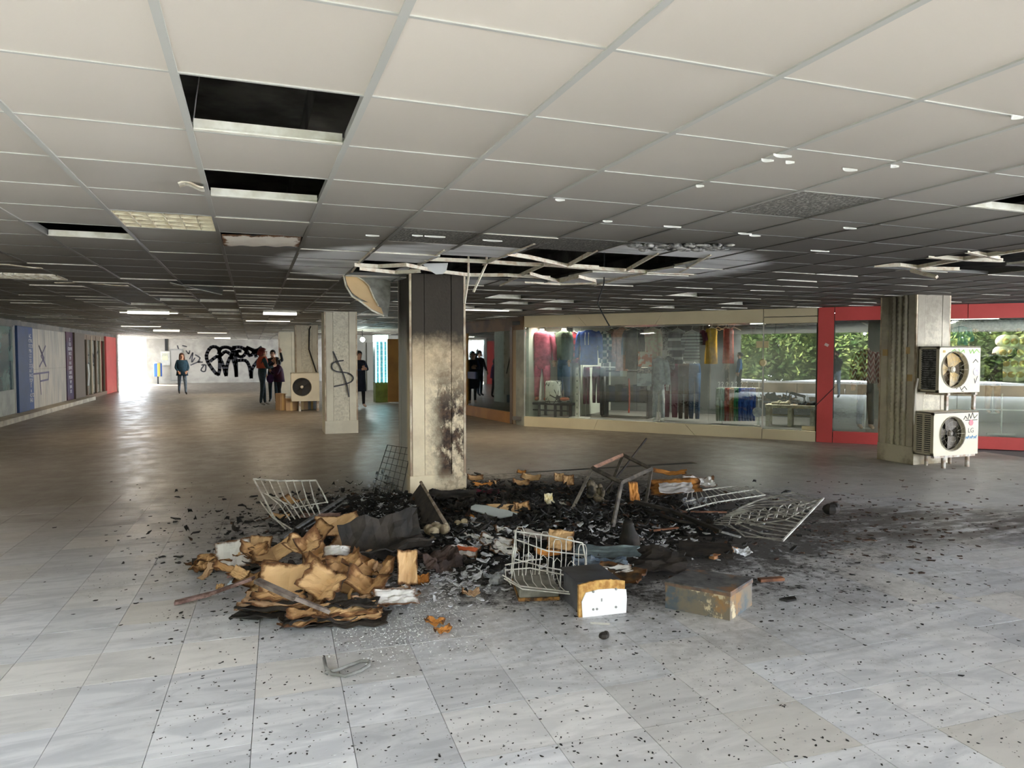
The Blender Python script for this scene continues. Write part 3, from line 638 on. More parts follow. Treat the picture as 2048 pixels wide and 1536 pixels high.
c1 = column(1.66, 7.9, .66, .66, burnt('burnt_plaster', False), burnt('burnt_roughcast', True), 'cream column scorched black at the top, standing in the burnt rubbish')
c2 = column(1.40, 15.10, .67, .66, cstone, crough, 'cream column with a sprayed black mark behind the scorched one')
c3 = column(1.22, 22.3, .66, .66, cstone, crough, 'cream column behind the outdoor unit with the big dark fan')
c4 = column(.98, 29.4, .66, .66, M('column_warm', (.55, .47, .34), (.46, .40, .30), 2), M('column_warm', (0, 0, 0)), 'farthest warm cream column beside the group of people')
def ribcol(name, rough_one):
    t = NT(name); p = t.pos(); x, y, z = t.xyz(p); f = t.noise(p, 15, 5, .7); b_ = t.noise(p, 1.8, 6, .6)
    c = t.mix(t.ramp(f if rough_one else b_, .35, .65), (.72, .66, .53), (.54, .49, .40))
    c = t.mix(t.math('MULTIPLY', t.ramp(t.math('ADD', z, t.math('MULTIPLY', t.math('SUBTRACT', b_, .5), .8)), 1.75, 2.45), .72), c, (.12, .10, .08))
    c = t.mix(t.math('MULTIPLY', t.ramp(z, .3, .0), t.ramp(b_, .4, .6)), c, (.30, .24, .16)); t.bump(f, .8 if rough_one else .15, .01); return t.col(c, .85)
c5 = column(9.25, 7.85, .70, .65, ribcol('soot_top_plaster', False), ribcol('soot_top_roughcast', True), 'column with three rope mouldings behind the two outdoor units', True)
for z, yy in ((1.66, .1), (1.25, .05), (1.63, .5)): q = MB(); q.T = Matrix.Translation((-.35, -.325, 0)); q.bbox(-.003, .006, yy, yy + .09, z, z + .10); q.build('tape_scrap', M('tape', (.60, .42, .2)), c5)
# mark sprayed on the second column
Zc = lambda *q: [(380 + a / 4.876, 580 + b / 4.876) for a, b in q]
def c2xz(px, py): q = atpl(px, py, (0, 15.095), (0, 1)); return (q.x - (1.4 + .335), q.z)
ribbon_xz('spray_mark', [Zc((1395, 600), (1440, 700), (1490, 810), (1530, 930), (1550, 1040)), Zc((1495, 688), (1440, 695), (1390, 715), (1385, 765), (1430, 795), (1540, 810), (1590, 850), (1570, 895), (1480, 925), (1405, 940))], .028, M('grey_spray', (.1, .1, .1)), c2, -.350, c2xz)
# beyond the second column on the right: back wall, passage wall
o = MB().bbox(3.2, 8.4, 33.0, 33.2, 0, 2.7).build('wall_passage', M('passage_wall', (.36, .35, .3), (.28, .27, .24), 1)); tag(o, kind='structure')
for k in range(3): MB().bbox(3.6 + k * 1.35, 4.8 + k * 1.35, 32.95, 33.0, 0, 2.2).build('door_panel', M('passage_door', (.26, .25, .22), rough=.6), o)
# ------------------------------------------------------------------ clothes, mannequins and furniture in the shops
def fabric(name, c, c2=None, sc=14, rough=.85): return M('fabric_' + name, c, c2 or tuple(q * .7 for q in c), sc, rough, bump=.3)
def stripes(name, a, b, sc=6, axis='Z', zig=0, thr=.5):
    t = NT(name); v = t.obj(); x, y, z = t.xyz(v)
    h = z if axis == 'Z' else x
    if zig: h = t.math('ADD', h, t.math('MULTIPLY', t.math('PINGPONG', x, .05), zig))
    f = t.math('FRACT', t.math('MULTIPLY', h, sc)); c = t.mix(t.math('GREATER_THAN', f, thr), a, b); return t.col(c, .85)
def plaid(name, a, b, c3, sc=7):
    t = NT(name); x, y, z = t.xyz(t.obj()); f = t.math('GREATER_THAN', t.math('FRACT', t.math('MULTIPLY', z, sc)), .6); g_ = t.math('GREATER_THAN', t.math('FRACT', t.math('MULTIPLY', x, sc)), .6)
    return t.col(t.mix(g_, t.mix(f, a, b), t.mix(f, b, c3)), .85)
def loft(mb, rings):
    n = len(rings[0]); vs = [q for r_ in rings for q in r_]; k = len(rings)
    mb.add(vs, [(i * n + j, i * n + (j + 1) % n, (i + 1) * n + (j + 1) % n, (i + 1) * n + j) for i in range(k - 1) for j in range(n)] + [tuple(range(n - 1, -1, -1)), tuple((k - 1) * n + j for j in range(n))])
def ring(cx, cy, z, rx, ry, n=18, fold=0, ph=0, k=5): return [(cx + (rx + fold * math.sin(k * a + ph)) * math.cos(a), cy + (ry + fold * math.sin(k * a + ph)) * math.sin(a), z) for a in [2 * PI * j / n for j in range(n)]]
def top_mb(w_, h, ph=0, sleeve=.55, dep=.09, flare=0, spread=.06, z1=0, arms_up=False):
    m = MB(); prof = [(0, .16, .5), (-.03, .22, .7), (-.06, .40, .85), (-.10, .46, 1), (-.22, .43, 1.15), (-.5, .40 + flare * .4, 1.1), (-.8, .42 + flare * .8, 1.05), (-1, .43 + flare, 1)]
    loft(m, [ring(0, 0, z1 + (p_[0] * h), p_[1] * w_, dep * p_[2], 18, .006 if i < 3 else .014, ph + i * .15, 6) for i, p_ in enumerate(prof)])
    for s in (-1, 1):
        L = sleeve
        if arms_up: P = [(s * w_ * .36, 0, z1 - .07), (s * (w_ * .5 + .06), -.02, z1 - .10), (s * (w_ * .5 + .17), -.06, z1 + .02), (s * (w_ * .5 + .19), -.10, z1 + .14)]
        else: P = [(s * w_ * .36, 0, z1 - .06), (s * w_ * .47, 0, z1 - .14), (s * (w_ * .5 + spread * .6), -.01, z1 - .1 - L * .5), (s * (w_ * .5 + spread), -.03, z1 - .08 - L)]
        m.tube(P, [.07, .068, .058, .045], 9)
    return m
def trousers_mb(w_, h, dep=.075, apart=.05):
    m = MB(); loft(m, [ring(0, 0, 0, w_ * .42, dep), ring(0, 0, -.06, w_ * .45, dep * 1.15), ring(0, 0, -.2, w_ * .5, dep * 1.3), ring(0, 0, -.27, w_ * .48, dep * 1.1)])
    for s in (-1, 1): loft(m, [ring(s * w_ * .24, 0, -.2, w_ * .26, dep * 1.1, 12), ring(s * (w_ * .25 + apart * .3), 0, -h * .55, w_ * .21, dep * .85, 12, .006), ring(s * (w_ * .25 + apart * .6), 0, -h * .9, w_ * .17, dep * .75, 12, .006, 2), ring(s * (w_ * .25 + apart * .6), 0, -h, w_ * .16, dep * .7, 12)])
    return m
def hanger(par, w_, mat=None):
    m = MB(); m.tube([(-w_ * .4, 0, -.05), (0, 0, .02), (w_ * .4, 0, -.05)], .008, 5); m.tube([(0, 0, .02), (0, 0, .07), (.02, 0, .10), (.0, 0, .13), (-.02, 0, .11)], .004, 5)
    return m.build('hanger', mat or M('hanger_plastic', (.7, .68, .62)), par)
def place(fr, px, py, d):
    s, z = spx(fr, px, py, d); T, dr_, n, L = fr; P = Vector((T[0][3], T[1][3], 0)) + dr_ * s + n * d; return Vector((P.x, P.y, z)), math.atan2(dr_.y, dr_.x)
def garment(fr, px0, px1, py0, py1, d, kind, mat, name, label, cat, group='clothes on hangers in the shop windows', turn=0, hang=True, **kw):
    c, rz = place(fr, (px0 + px1) / 2, py0, d); e, _ = place(fr, px1, py1, d); f, _ = place(fr, px0, py1, d)
    w_ = max(.12, (e - f).to_2d().length); h = max(.2, c.z - e.z)
    o = thing(name, label, cat, c, rz + turn, group)
    if kind == 'top': mb = top_mb(w_ * (.82 if kw.get('sleeve', .55) else 1), h, R.random() * 6, dep=kw.get('dep', .08), sleeve=min(kw.get('sleeve', .55), h * .9) or .1, flare=kw.get('flare', 0), spread=kw.get('spread', .03))
    elif kind == 'pants': mb = trousers_mb(w_, h, kw.get('dep', .06), kw.get('apart', .0))
    else:
        mb = MB(); loft(mb, [ring(0, 0, 0, w_ * .42, .03), ring(0, 0, -.06, w_ * .5, .06, 18, .01), ring(0, 0, -h * .5, w_ * .48, .07, 18, .016, 1, 7), ring(0, 0, -h, w_ * .5, .08, 18, .02, 2, 7)])
    q = mb.build('garment' if kind != 'pants' else 'trouser_legs', mat, o, smooth=True)
    if hang: hanger(o, w_)
    return o
skin_p = M('mannequin_skin', (.52, .34, .24), rough=.5); shoe_o = M('orange_shoe', (.42, .12, .06), rough=.5)
def mannequin(fr, px, pytop, pybot, d, label, tm_, bm, turn=0, head=False, w_=.42, arms_up=False, foot=True, skin=skin_p, hem=None, bottom='pants', tall=None):
    c, rz = place(fr, px, pytop, d); b_, _ = place(fr, px, pybot, d); hh = c.z - b_.z; k = hh / 1.42
    o = thing('mannequin', label, 'mannequin', (c.x, c.y, b_.z), rz + turn); S = Matrix.Scale(k, 4)
    m = MB(); m.T = S; m.tube([(0, 0, 1.30), (0, 0, 1.38), (0, 0, 1.42)], [.06, .05, .045], 10)
    q_ = MB(); q_.T = S; q_.lathe((0, 0, 0), [(.12, 0), (.12, .008), (.02, .012)], 16); q_.tube([(0, 0, .01), (0, 0, .7)], .012, 8); q_.build('stand_base', alu, o)
    for s in (-1, 1):
        m.tube([(s * .09, 0, .5), (s * .09, .01, .12), (s * .09, 0, .05), (s * .09, -.14, .03)], [.05, .035, .035, .03], 8)
        if not arms_up:
            hx = s * (w_ * .5 + .06) * .9; m.tube([(hx, -.02, .86), (hx, -.04, .76)], [.025, .035], 8)
            for f in range(4): m.tube([(hx + (f - 1.5) * .016, -.05, .77), (hx + (f - 1.5) * .018, -.06, .70 + abs(f - 1.5) * .008), (hx + (f - 1.5) * .018, -.045, .67)], [.009, .008, .006], 5)
            m.tube([(hx - s * .02, -.05, .80), (hx - s * .045, -.07, .75)], [.01, .008], 5)
    m.build('figure', skin, o, smooth=True)
    t_ = top_mb(w_, hem or .58, 1.0, .50, .105, z1=1.38, spread=.05, arms_up=arms_up); t_.v = [S @ v for v in t_.v]; t_.build('top', tm_, o, smooth=True)
    if bottom == 'pants': q = trousers_mb(w_ * .74, .82, .085, .05); q.v = [S @ (v + Vector((0, 0, .90))) for v in q.v]; q.build('trousers', bm, o, smooth=True)
    if foot:
        f_ = MB(); f_.T = S
        for s in (-1, 1): f_.ball((s * .09, -.05, .035), (.045, .12, .04))
        f_.build('shoes', shoe_o, o, smooth=True)
    return o
pink = fabric('pink', (.56, .12, .18)); navy = fabric('navy', (.02, .03, .07)); olive = fabric('olive', (.07, .09, .05)); jean = fabric('jean', (.035, .075, .15)); royal = fabric('royal', (.03, .09, .42))
maroon = fabric('maroon', (.13, .02, .045)); peach = fabric('peach', (.72, .38, .28)); charcoal = fabric('charcoal', (.10, .10, .10)); greyl = fabric('greyl', (.42, .45, .48)); yellow = fabric('yellow', (.75, .42, .03))
salmon = fabric('salmon', (.66, .12, .08)); brownf = fabric('brownf', (.10, .045, .025), (.04, .02, .015)); creamf = fabric('creamf', (.66, .60, .46)); greenf = fabric('greenf', (.03, .22, .10)); bluef = fabric('bluef', (.03, .10, .45)); turq = fabric('turq', (.14, .45, .40)); darkp = fabric('darkp', (.03, .035, .04))
# low black bench with the two dressed figures and the drum stool
dB = .55
c0, rz = place(FA, 1054, 803, dB); c1_, _ = place(FA, 1149, 803, dB); Wb = (c1_ - c0).to_2d().length; hb = c0.z - .2
bench = thing('display_bench', 'low black framed bench at the left end of the cream shop window', 'bench', (*((c0 + c1_) / 2).to_2d(), .2), rz)
MB().bbox(-Wb / 2, Wb / 2, -.2, .2, hb - .05, hb).build('bench_top', black, bench)
for x_ in (-Wb / 2 + .03, -Wb / 6, Wb / 6, Wb / 2 - .03):
    for y_ in (-.17, .17): MB().bbox(x_ - .025, x_ + .025, y_ - .025, y_ + .025, 0, hb - .05).build('leg', black, bench)
MB().bbox(-Wb / 2, Wb / 2, -.18, -.15, hb * .42, hb * .42 + .03).build('stretcher', black, bench)
mannequin(FA, 1084, 658, 801, dB, 'headless mannequin in a pink tracksuit standing on the black bench', pink, pink, .25, w_=.46, foot=True)
mannequin(FA, 1128, 657, 801, dB, 'headless mannequin in olive top and blue jeans on the black bench', olive, jean, -.5, w_=.40)
nt = NT('ink_branches'); f_ = nt.vor(nt.map(nt.obj(), (1, 1, .6)), 9, 'DISTANCE_TO_EDGE'); g_ = nt.noise(nt.obj(), 4, 3)
ink = nt.col(nt.mix(nt.math('MULTIPLY', nt.ramp(f_, .05, .09, 1, 0), nt.ramp(g_, .45, .5)), (.72, .72, .66), (.02, .02, .02)), .6)
cp, _ = place(FA, 1107, 801, dB - .16); ctop, _ = place(FA, 1107, 757, dB - .16); hp = ctop.z - cp.z
pf = thing('drum_stool', 'white drum stool with black branch print on the black bench', 'stool', (cp.x, cp.y, c0.z), rz); m = MB(); m.lathe((0, 0, 0), [(.15, 0), (.19, .02), (.195, hp * .5), (.19, hp - .03), (.17, hp), (.0, hp + .01)], 24); m.build('drum', ink, pf, smooth=True)
m = MB(); m.lathe((0, 0, 0), [(.197, .03), (.2, .04), (.197, .05)], 24); m.build('piping', black, pf)
m = MB(); cr0, rz = place(FA, 1155, 840, .35)
ph_ = thing('display_post', 'white slotted display post right of the black bench', 'post', (cr0.x, cr0.y, .2), rz); MB().bbox(-.045, .045, -.03, .03, 0, 1.15).build('upright', white, ph_); MB().bbox(-.15, .25, -.15, .15, 0, .03).build('foot', white, ph_)
for k in range(14): MB().bbox(-.008, .008, -.034, -.03, .08 + k * .075, .12 + k * .075).build('slot', black, ph_) if k % 2 == 0 else None
# upper row of clothes
G = garment
G(FA, 1136, 1160, 664, 726, .75, 'top', plaid('red_plaid', (.28, .02, .03), (.08, .01, .02), (.4, .1, .1)), 'shirt', 'dark red plaid shirt hanging between the olive top and the blue hoodie', 'shirt', sleeve=.4)
hd = G(FA, 1152, 1204, 660, 730, .5, 'top', royal, 'hoodie', 'royal blue hoodie with white cords hanging in the cream shop window', 'hoodie', dep=.10)
for s in (-.04, .04): MB().tube([(s, -.115, -.06), (s * 1.1, -.14, -.2), (s, -.125, -.34)], .007, 5).build('cord', white, hd)
G(FA, 1196, 1220, 663, 726, .7, 'top', plaid('green_plaid', (.02, .10, .09), (.6, .62, .5), (.03, .05, .06)), 'shirt', 'green and white plaid shirt beside the blue hoodie', 'shirt', sleeve=.35)
G(FA, 1213, 1234, 658, 724, .78, 'top', brownf, 'blouse', 'brown patterned blouse between the green plaid shirt and pink cardigan', 'blouse', sleeve=.3)
G(FA, 1228, 1260, 655, 742, .6, 'top', peach, 'cardigan', 'long peach pink cardigan hanging beside a dark grey jacket', 'cardigan', flare=.03, sleeve=.5)
G(FA, 1246, 1288, 657, 738, .5, 'top', charcoal, 'jacket', 'dark grey jacket hanging over the peach cardigan', 'jacket', sleeve=.5)
G(FA, 1282, 1304, 658, 702, .75, 'top', fabric('redtop', (.4, .04, .06)), 'top', 'dark red top behind the orange poster', 'top', sleeve=.25)
G(FA, 1288, 1322, 655, 730, .55, 'top', fabric('blush', (.62, .42, .36), (.62, .60, .45)), 'cardigan', 'blush cardigan with cream sleeve right of the orange poster', 'cardigan', sleeve=.55)
G(FA, 1314, 1342, 655, 700, .8, 'top', fabric('dots', (.02, .02, .02), (.3, .3, .3), 40), 'blouse', 'black speckled blouse hanging next to the cream sleeved cardigan', 'blouse', sleeve=.25)
G(FA, 1340, 1370, 658, 728, .6, 'top', stripes('check_bw', (.02, .02, .025), (.38, .38, .36), 5, thr=.72), 'coat', 'black coat with wide pale bands hanging in the middle of the window', 'coat', sleeve=.45)
G(FA, 1366, 1402, 662, 722, .55, 'top', stripes('poncho_stripes', (.05, .05, .055), (.34, .36, .33), 15), 'poncho', 'grey striped knitted poncho hanging in the window', 'poncho', flare=.12, sleeve=.2)
G(FA, 1398, 1414, 660, 690, .7, 'top', maroon, 'top', 'maroon top beside the striped poncho', 'top', sleeve=.15)
G(FA, 1411, 1434, 657, 728, .7, 'skirt', yellow, 'dress', 'plain yellow dress hanging right of the poncho', 'dress')
G(FA, 1447, 1467, 657, 727, .7, 'skirt', salmon, 'dress', 'salmon red dress hanging right of the yellow dress', 'dress')
for px_ in (1424, 1436, 1452, 1468):
    c, rz = place(FA, px_, 656, .9); o = thing('coat_hanger', 'pale empty hanger beside the yellow and red dresses', 'hanger', c, rz, 'empty hangers by the yellow and red dresses'); hanger(o, .35)
# rails
for (a_, b_, pz, d_, lab) in ((1136, 1500, 655, .95, 'long pale clothes rail along the top of the cream window'), (1168, 1330, 734, 1.0, 'low clothes rail under the blue hoodie'), (1440, 1524, 775, .62, 'low clothes rail with bright trousers by the glass door')):
    c, rz = place(FA, a_, pz, d_); e, _ = place(FA, b_, pz, d_); L = (e - c).to_2d().length
    o = thing('clothes_rail', lab, 'clothes rail', c, rz); MB().tube([(0, 0, 0), (L, 0, 0)], .012, 8).build('bar', alu, o)
    for x_ in (.05, L - .05):
        if c.z > 1.8: MB().tube([(x_, 0, 0), (x_, 0, 2.34 - c.z)], .008, 6).build('hook', alu, o)
        else: MB().tube([(x_, 0, 0), (x_, 0, .2 - c.z)], .012, 6).build('upright', alu, o)
low = [(1166, 1180, 735, 808, maroon, 'trousers', 'maroon trousers hanging low under the blue hoodie'), (1184, 1202, 733, 806, fabric('plum', (.09, .015, .05)), 'trousers', 'plum trousers beside the maroon pair'),
       (1200, 1212, 735, 830, black, 'trousers', 'black trousers between plum trousers and display shelf'), (1326, 1358, 727, 835, fabric('wine', (.12, .012, .035)), 'trousers', 'wine red wide trousers under the banded coat'),
       (1356, 1380, 727, 838, fabric('brown_trouser', (.055, .03, .015)), 'trousers', 'dark brown trousers between wine red ones and jeans'), (1377, 1402, 727, 838, jean, 'jeans', 'blue jeans hanging under the striped poncho')]
for a_, b_, p0_, p1_, mt, nm, lab in low: G(FA, a_, b_, p0_, p1_, .85, 'pants', mt, nm, lab, nm)
rainbow = [(1434, 1442, fabric('sage', (.35, .42, .3)), 'sage green'), (1441, 1449, fabric('mint', (.25, .38, .30)), 'grey mint'), (1448, 1460, fabric('brick', (.36, .06, .04)), 'brick red'), (1459, 1469, fabric('tan', (.42, .25, .12)), 'tan'), (1467, 1478, greenf, 'bright green'), (1476, 1490, bluef, 'royal blue'), (1488, 1500, fabric('blue2', (.05, .14, .5)), 'clear blue'), (1499, 1512, bluef, 'deep blue')]
for k, (a_, b_, mt, nm) in enumerate(rainbow): G(FA, a_, b_, 776, 842, .6, 'pants', mt, 'trousers', nm + ' trousers on the low rail by the glass door', 'trousers', 'bright trousers on the low rail', turn=.6)
mannequin(FA, 1318, 712, 842, .35, 'pale grey mannequin torso in light grey sweatpants', greyl, greyl, 0, w_=.34, foot=False, skin=M('pale_figure', (.6, .6, .58)))
G(FA, 1328, 1345, 712, 745, .5, 'top', fabric('darkdot', (.015, .03, .035), (.2, .2, .2), 30), 'top', 'small dark speckled top beside the grey sweatpants', 'top', sleeve=.2)
# posters and shelf
def poster(px0, px1, py0, py1, d, mat, label, name='poster', fr=FA):
    c, rz = place(fr, px0, py1, d); e, _ = place(fr, px1, py0, d); L = (e - c).to_2d().length
    o = thing(name, label, name.replace('_', ' '), c, rz); MB().bbox(0, L, 0, .01, 0, e.z - c.z).build('sheet', mat, o); return o
poster(1276, 1304, 703, 733, .08, M('orange_print', (.55, .13, .06), (.62, .52, .42), 9, .5, lo=.45, hi=.55), 'poster with an orange splash standing in the cream window')
poster(1275, 1303, 736, 746, .085, M('small_print', (.45, .40, .38), (.1, .1, .16), 22, .5), 'thin strip poster with small dark pictures under the orange poster')
poster(1274, 1303, 747, 772, .08, M('grey_print', (.48, .52, .58), (.3, .33, .38), 8, .5, lo=.5, hi=.55), 'pale grey poster with curly drawing at the foot of the window')
poster(1240, 1254, 742, 753, .12, M('card_white', (.6, .6, .55)), 'small white card below the peach cardigan', 'card')
c, rz = place(FA, 1210, 800, 1.2); e, _ = place(FA, 1300, 800, 1.2)
sf = thing('display_shelf', 'black shelf unit behind the low trousers in the cream shop', 'shelf', (c.x, c.y, .2), rz); L = (e - c).to_2d().length
for z_ in (.35, .7, 1.05): MB().bbox(0, L, -.2, .2, z_, z_ + .03).build('shelf_board', black, sf)
for x_ in (0, L): MB().bbox(x_ - .02, x_ + .02, -.2, .2, 0, 1.25).build('upright', black, sf)
for k in range(7): 
    c, rz = place(FA, 1216 + k * 12, 800, 1.1); o = thing('folded_clothes', 'folded navy clothes stacked on the black shelf', 'folded clothes', (c.x, c.y, .58), rz, 'folded clothes on the black shelf')
    MB().bbox(-.1, .1, -.12, .12, 0, .3 + .04 * (k % 3)).build('pile', navy if k % 2 else darkp, o, bevel=.02)
MBr = MB().tube([(0, 0, 0), (.02, -.01, -.4), (0, 0, -.75)], .018, 4); c, rz = place(FA, 1258, 757, .3); o = thing('ribbon', 'long orange red ribbon hanging in the cream window', 'ribbon', c, rz); MBr.build('strip', salmon, o)
# white table with shoes behind the glass door
c, rz = place(FA, 1533, 808, .8); e, _ = place(FA, 1632, 808, .8); L = (e - c).to_2d().length; tb = thing('side_table', 'pale table with square legs behind the cream shop glass door', 'table', (c.x, c.y, .2), rz); ht = c.z - .2
MB().bbox(0, L, -.2, .25, ht - .06, ht).build('table_top', creamf, tb)
for x_ in (.05, L * .5, L - .05):
    for y_ in (-.17, .2): MB().bbox(x_ - .035, x_ + .035, y_ - .03, y_ + .03, 0, ht - .06).build('leg', creamf, tb)
MB().bbox(0, L, -.02, .02, .2, .23).build('stretcher', creamf, tb)
for k, px_ in enumerate((1553, 1570, 1606, 1622)):
    c, rz = place(FA, px_, 806, .78); o = thing('shoe', ['pale flat shoe', 'pale flat shoe', 'dark low shoe', 'dark low shoe'][k] + ' on the table behind the glass door', 'shoe', (c.x, c.y, .2 + ht), rz + .3, 'shoes on the table behind the glass door')
    m = MB(); m.ball((0, 0, .03), (.11, .04, .03)); m.ball((.06, 0, .05), (.045, .035, .035)); m.build('upper', [creamf, darkp][k // 2], o, smooth=True); MB().bbox(-.1, .1, -.035, .035, 0, .012).build('sole', brownf, o)
# floor stand with a round tag by the door edge
c, rz = place(FA, 1514, 845, .2); o = thing('tag_stand', 'thin stand with a white round tag left of the glass door', 'stand', (c.x, c.y, .225), rz); MB().tube([(0, 0, 0), (.02, 0, .35), (.03, 0, .9)], .008, 6).build('pole', white, o)
m = MB(); m.lathe((.01, -.01, .28), [(.10, 0), (.10, .01)], 18, 'Y'); m.build('round_tag', M('tag_white', (.7, .7, .72), (.4, .4, .5), 12), o); MB().bbox(-.06, .06, -.05, .05, 0, .02).build('foot', white, o)
# small weak shop lamps (tubes under the shop ceilings)
def lamp(loc, size, energy, color, rz=0, down=True, sy=None):
    d_ = bpy.data.lights.new('shop_and_fill_light', 'AREA'); d_.shape = 'RECTANGLE'; d_.size = size; d_.size_y = sy or .15; d_.energy = energy; d_.color = color
    o = bpy.data.objects.new('shop_and_fill_light', d_); C.objects.link(o); o.location = loc; o.rotation_euler = (0, 0, rz); return o
for s_ in (.6, 2.4, 4.6):
    P = FA[0] @ Vector((s_, .5 if s_ < 1 else 1.2, 2.30)); rz = math.atan2(FA[1].y, FA[1].x)
    fx = thing('ceiling_tube', 'ceiling tube lamp inside the cream clothes shop', 'lamp', (P.x, P.y, 2.34), rz, 'ceiling tubes in the cream shop'); MB().bbox(-.5, .5, -.05, .05, -.03, 0).build('housing', white, fx); MB().bbox(-.48, .48, -.02, .02, -.045, -.03).build('tube', emis('tube_glow', (1, .95, .85), 3.0), fx)
    lamp((P.x, P.y, 2.28), 1.0, SHOP_W * (.3 if s_ < 1 else 1), (1, .95, .85), rz)
# red shop contents
for (px_, p0_, p1_, d_, lab) in ((1733, 696, 857, .5, 'mannequin in a zigzag sweater and dark trousers left of the ribbed column'),):
    mannequin(FB, px_, p0_, p1_, d_, lab, stripes('zigzag', (.16, .03, .035), (.40, .36, .32), 9, zig=2.2, thr=.62), darkp, .2, w_=.36, foot=False)
mm_ = mannequin(FC, 1988, 706, 826, .7, 'mannequin in a dark tunic with raised arms behind the red shop glass', fabric('tunic', (.05, .012, .03), (.015, .018, .04), 2), fabric('tan_legs', (.30, .18, .10)), 0, w_=.42, arms_up=True, foot=False, hem=.72)
m = MB()
for s in (-1, 1):
    for k in range(6): m.ball((s * (.37 + .05 * math.sin(k * 2.1)), -.13 + .04 * math.cos(k * 2.3), 1.42 + .04 * (k % 3)), (.045, .03, .04), 8, 5)
m.build('paper_flowers', M('flower_cream', (.66, .55, .35), (.4, .28, .14), 9), mm_)
G(FC, 1903, 1942, 652, 690, .5, 'top', turq, 'top', 'turquoise knitted top hanging beside the ribbed column', 'top', sleeve=.2)
for r_ in range(4):
    for k in range(3):
        c, rz = place(FC, 2010 + k * 17 - (r_ % 2) * 6, 683 + r_ * 22, 1.2)
        o = thing('round_cushion', 'pale round cushion with tan centre stacked at the back of the red shop', 'cushion', c, rz, 'round cushions in the red shop'); m = MB(); m.ball((0, 0, 0), (.16, .07, .13), 14, 8); m.build('cover', M('cushion_cream', (.72, .66, .5)), o, smooth=True); m = MB(); m.ball((0, -.055, 0), (.07, .03, .06), 10, 6); m.build('centre', M('cushion_tan', (.48, .30, .12)), o, smooth=True)
c, rz = place(FC, 2002, 862, .6); o = thing('clothes_stand', 'white T shaped clothes stand on the red shop floor', 'stand', (c.x, c.y, .19), rz); MB().tube([(0, 0, 0), (0, 0, .75)], .015, 8).build('pole', white, o); MB().bbox(-.22, .22, -.03, .03, 0, .03).build('foot', white, o); MB().bbox(-.5, .5, -.012, .012, .45, .47).build('crossbar', white, o)
c, rz = place(FC, 1992, 650, .9); o = thing('ceiling_roll', 'long pale ribbed roll hung under the red shop ceiling', 'roll', c, rz)
m = MB(); m.lathe((-.75, 0, 0), [(.03, 0)] + [(.085 + .012 * (k % 2), .05 + k * .05) for k in range(28)] + [(.03, 1.5)], 12, 'X'); m.build('roll_body', M('roll_cloth', (.56, .56, .5), (.42, .42, .38), 30), o)
for s in (-.5, .5): MB().tube([(s, 0, .08), (s, 0, 2.36 - c.z)], .006, 5).build('cord', white, o)
P = FC[0] @ Vector((1.6, 1.2, 2.3)); fx = thing('ceiling_tube', 'ceiling tube lamp inside the red clothes shop', 'lamp', (P.x, P.y, 2.36), math.atan2(FC[1].y, FC[1].x)); MB().bbox(-.5, .5, -.05, .05, -.03, 0).build('housing', white, fx); MB().bbox(-.48, .48, -.02, .02, -.045, -.03).build('tube', emis('tube_glow', (0, 0, 0), 1), fx)
lamp((P.x, P.y, 2.28), 1.0, SHOP_W, (1, .95, .85))

# ------------------------------------------------------------------ far middle: lit kiosk, orange board, bulb, litter bin, lit tubes, added fill tubes
a_, b_ = at(752, 786), at(777, 796); 
k0 = Vector((3.55, 24.2, 0)); 
def vpx(px, py, y): q = atpl(px, py, (0, y), (0, 1)); return q.x, q.z
x0, z0 = vpx(751, 765, 24.5); x1, z1 = vpx(776, 683, 24.5)
kb = thing('lit_display', 'tall glass display case lit cyan beside the orange board', 'display case', ((x0 + x1) / 2, 24.5, 0)); hw = (x1 - x0) / 2
MB().bbox(-hw, hw, 0, .5, 0, z0).build('green_base', M('green_base', (.14, .20, .04), (.08, .11, .03), 3), kb)
MB().bbox(-hw, hw, .02, .5, z0, z1).build('cabinet', M('kiosk_in', (.10, .22, .25), (.25, .35, .36), 16), kb); MB().bbox(-hw, hw, 0, .5, z1, z1 + .22).build('light_box', emis('kiosk_white', (.75, 1, .98), 3.5), kb)
for f_ in (-.9, -.35, .3, .85): MB().bbox(f_ * hw - .02, f_ * hw + .02, -.02, .02, z0, z1).build('neon_tube', emis('neon_cyan', (.35, .9, 1), 3.5), kb)
for k in range(7): MB().bbox(-hw * .8, hw * .8, -.005, .02, z0 + .15 + k * .19, z0 + .17 + k * .19).build('shelf', white, kb)
x0, z0 = vpx(776, 790, 24.0); x1, z1 = vpx(792, 678, 24.0)
o = MB().bbox(x0, x1 + .5, 24.0, 24.08, .04, z1).build('orange_hoarding', orange, bevel=.01); tag(o, 'upright orange board between the lit display and the scorched column', 'board')
bx, bz = vpx(725, 679, 26.0); o = thing('light_bulb', 'bare glowing bulb under the ceiling behind the second column', 'bulb', (bx, 26.0, bz)); m = MB(); m.ball((0, 0, 0), .085, 14, 10); m.build('globe', emis('bulb_glow', (.9, 1, .95), 12), o, smooth=True); MB().tube([(0, 0, .07), (0, 0, CZ - bz)], .012, 6).build('cord', black, o)
pl_ = bpy.data.lights.new('bulb_light', 'POINT'); pl_.energy = 60; pl_.color = (.85, 1, .95); pl_.shadow_soft_size = .12; q = bpy.data.objects.new('bulb_light', pl_); C.objects.link(q); q.location = (bx, 26, bz - .15)
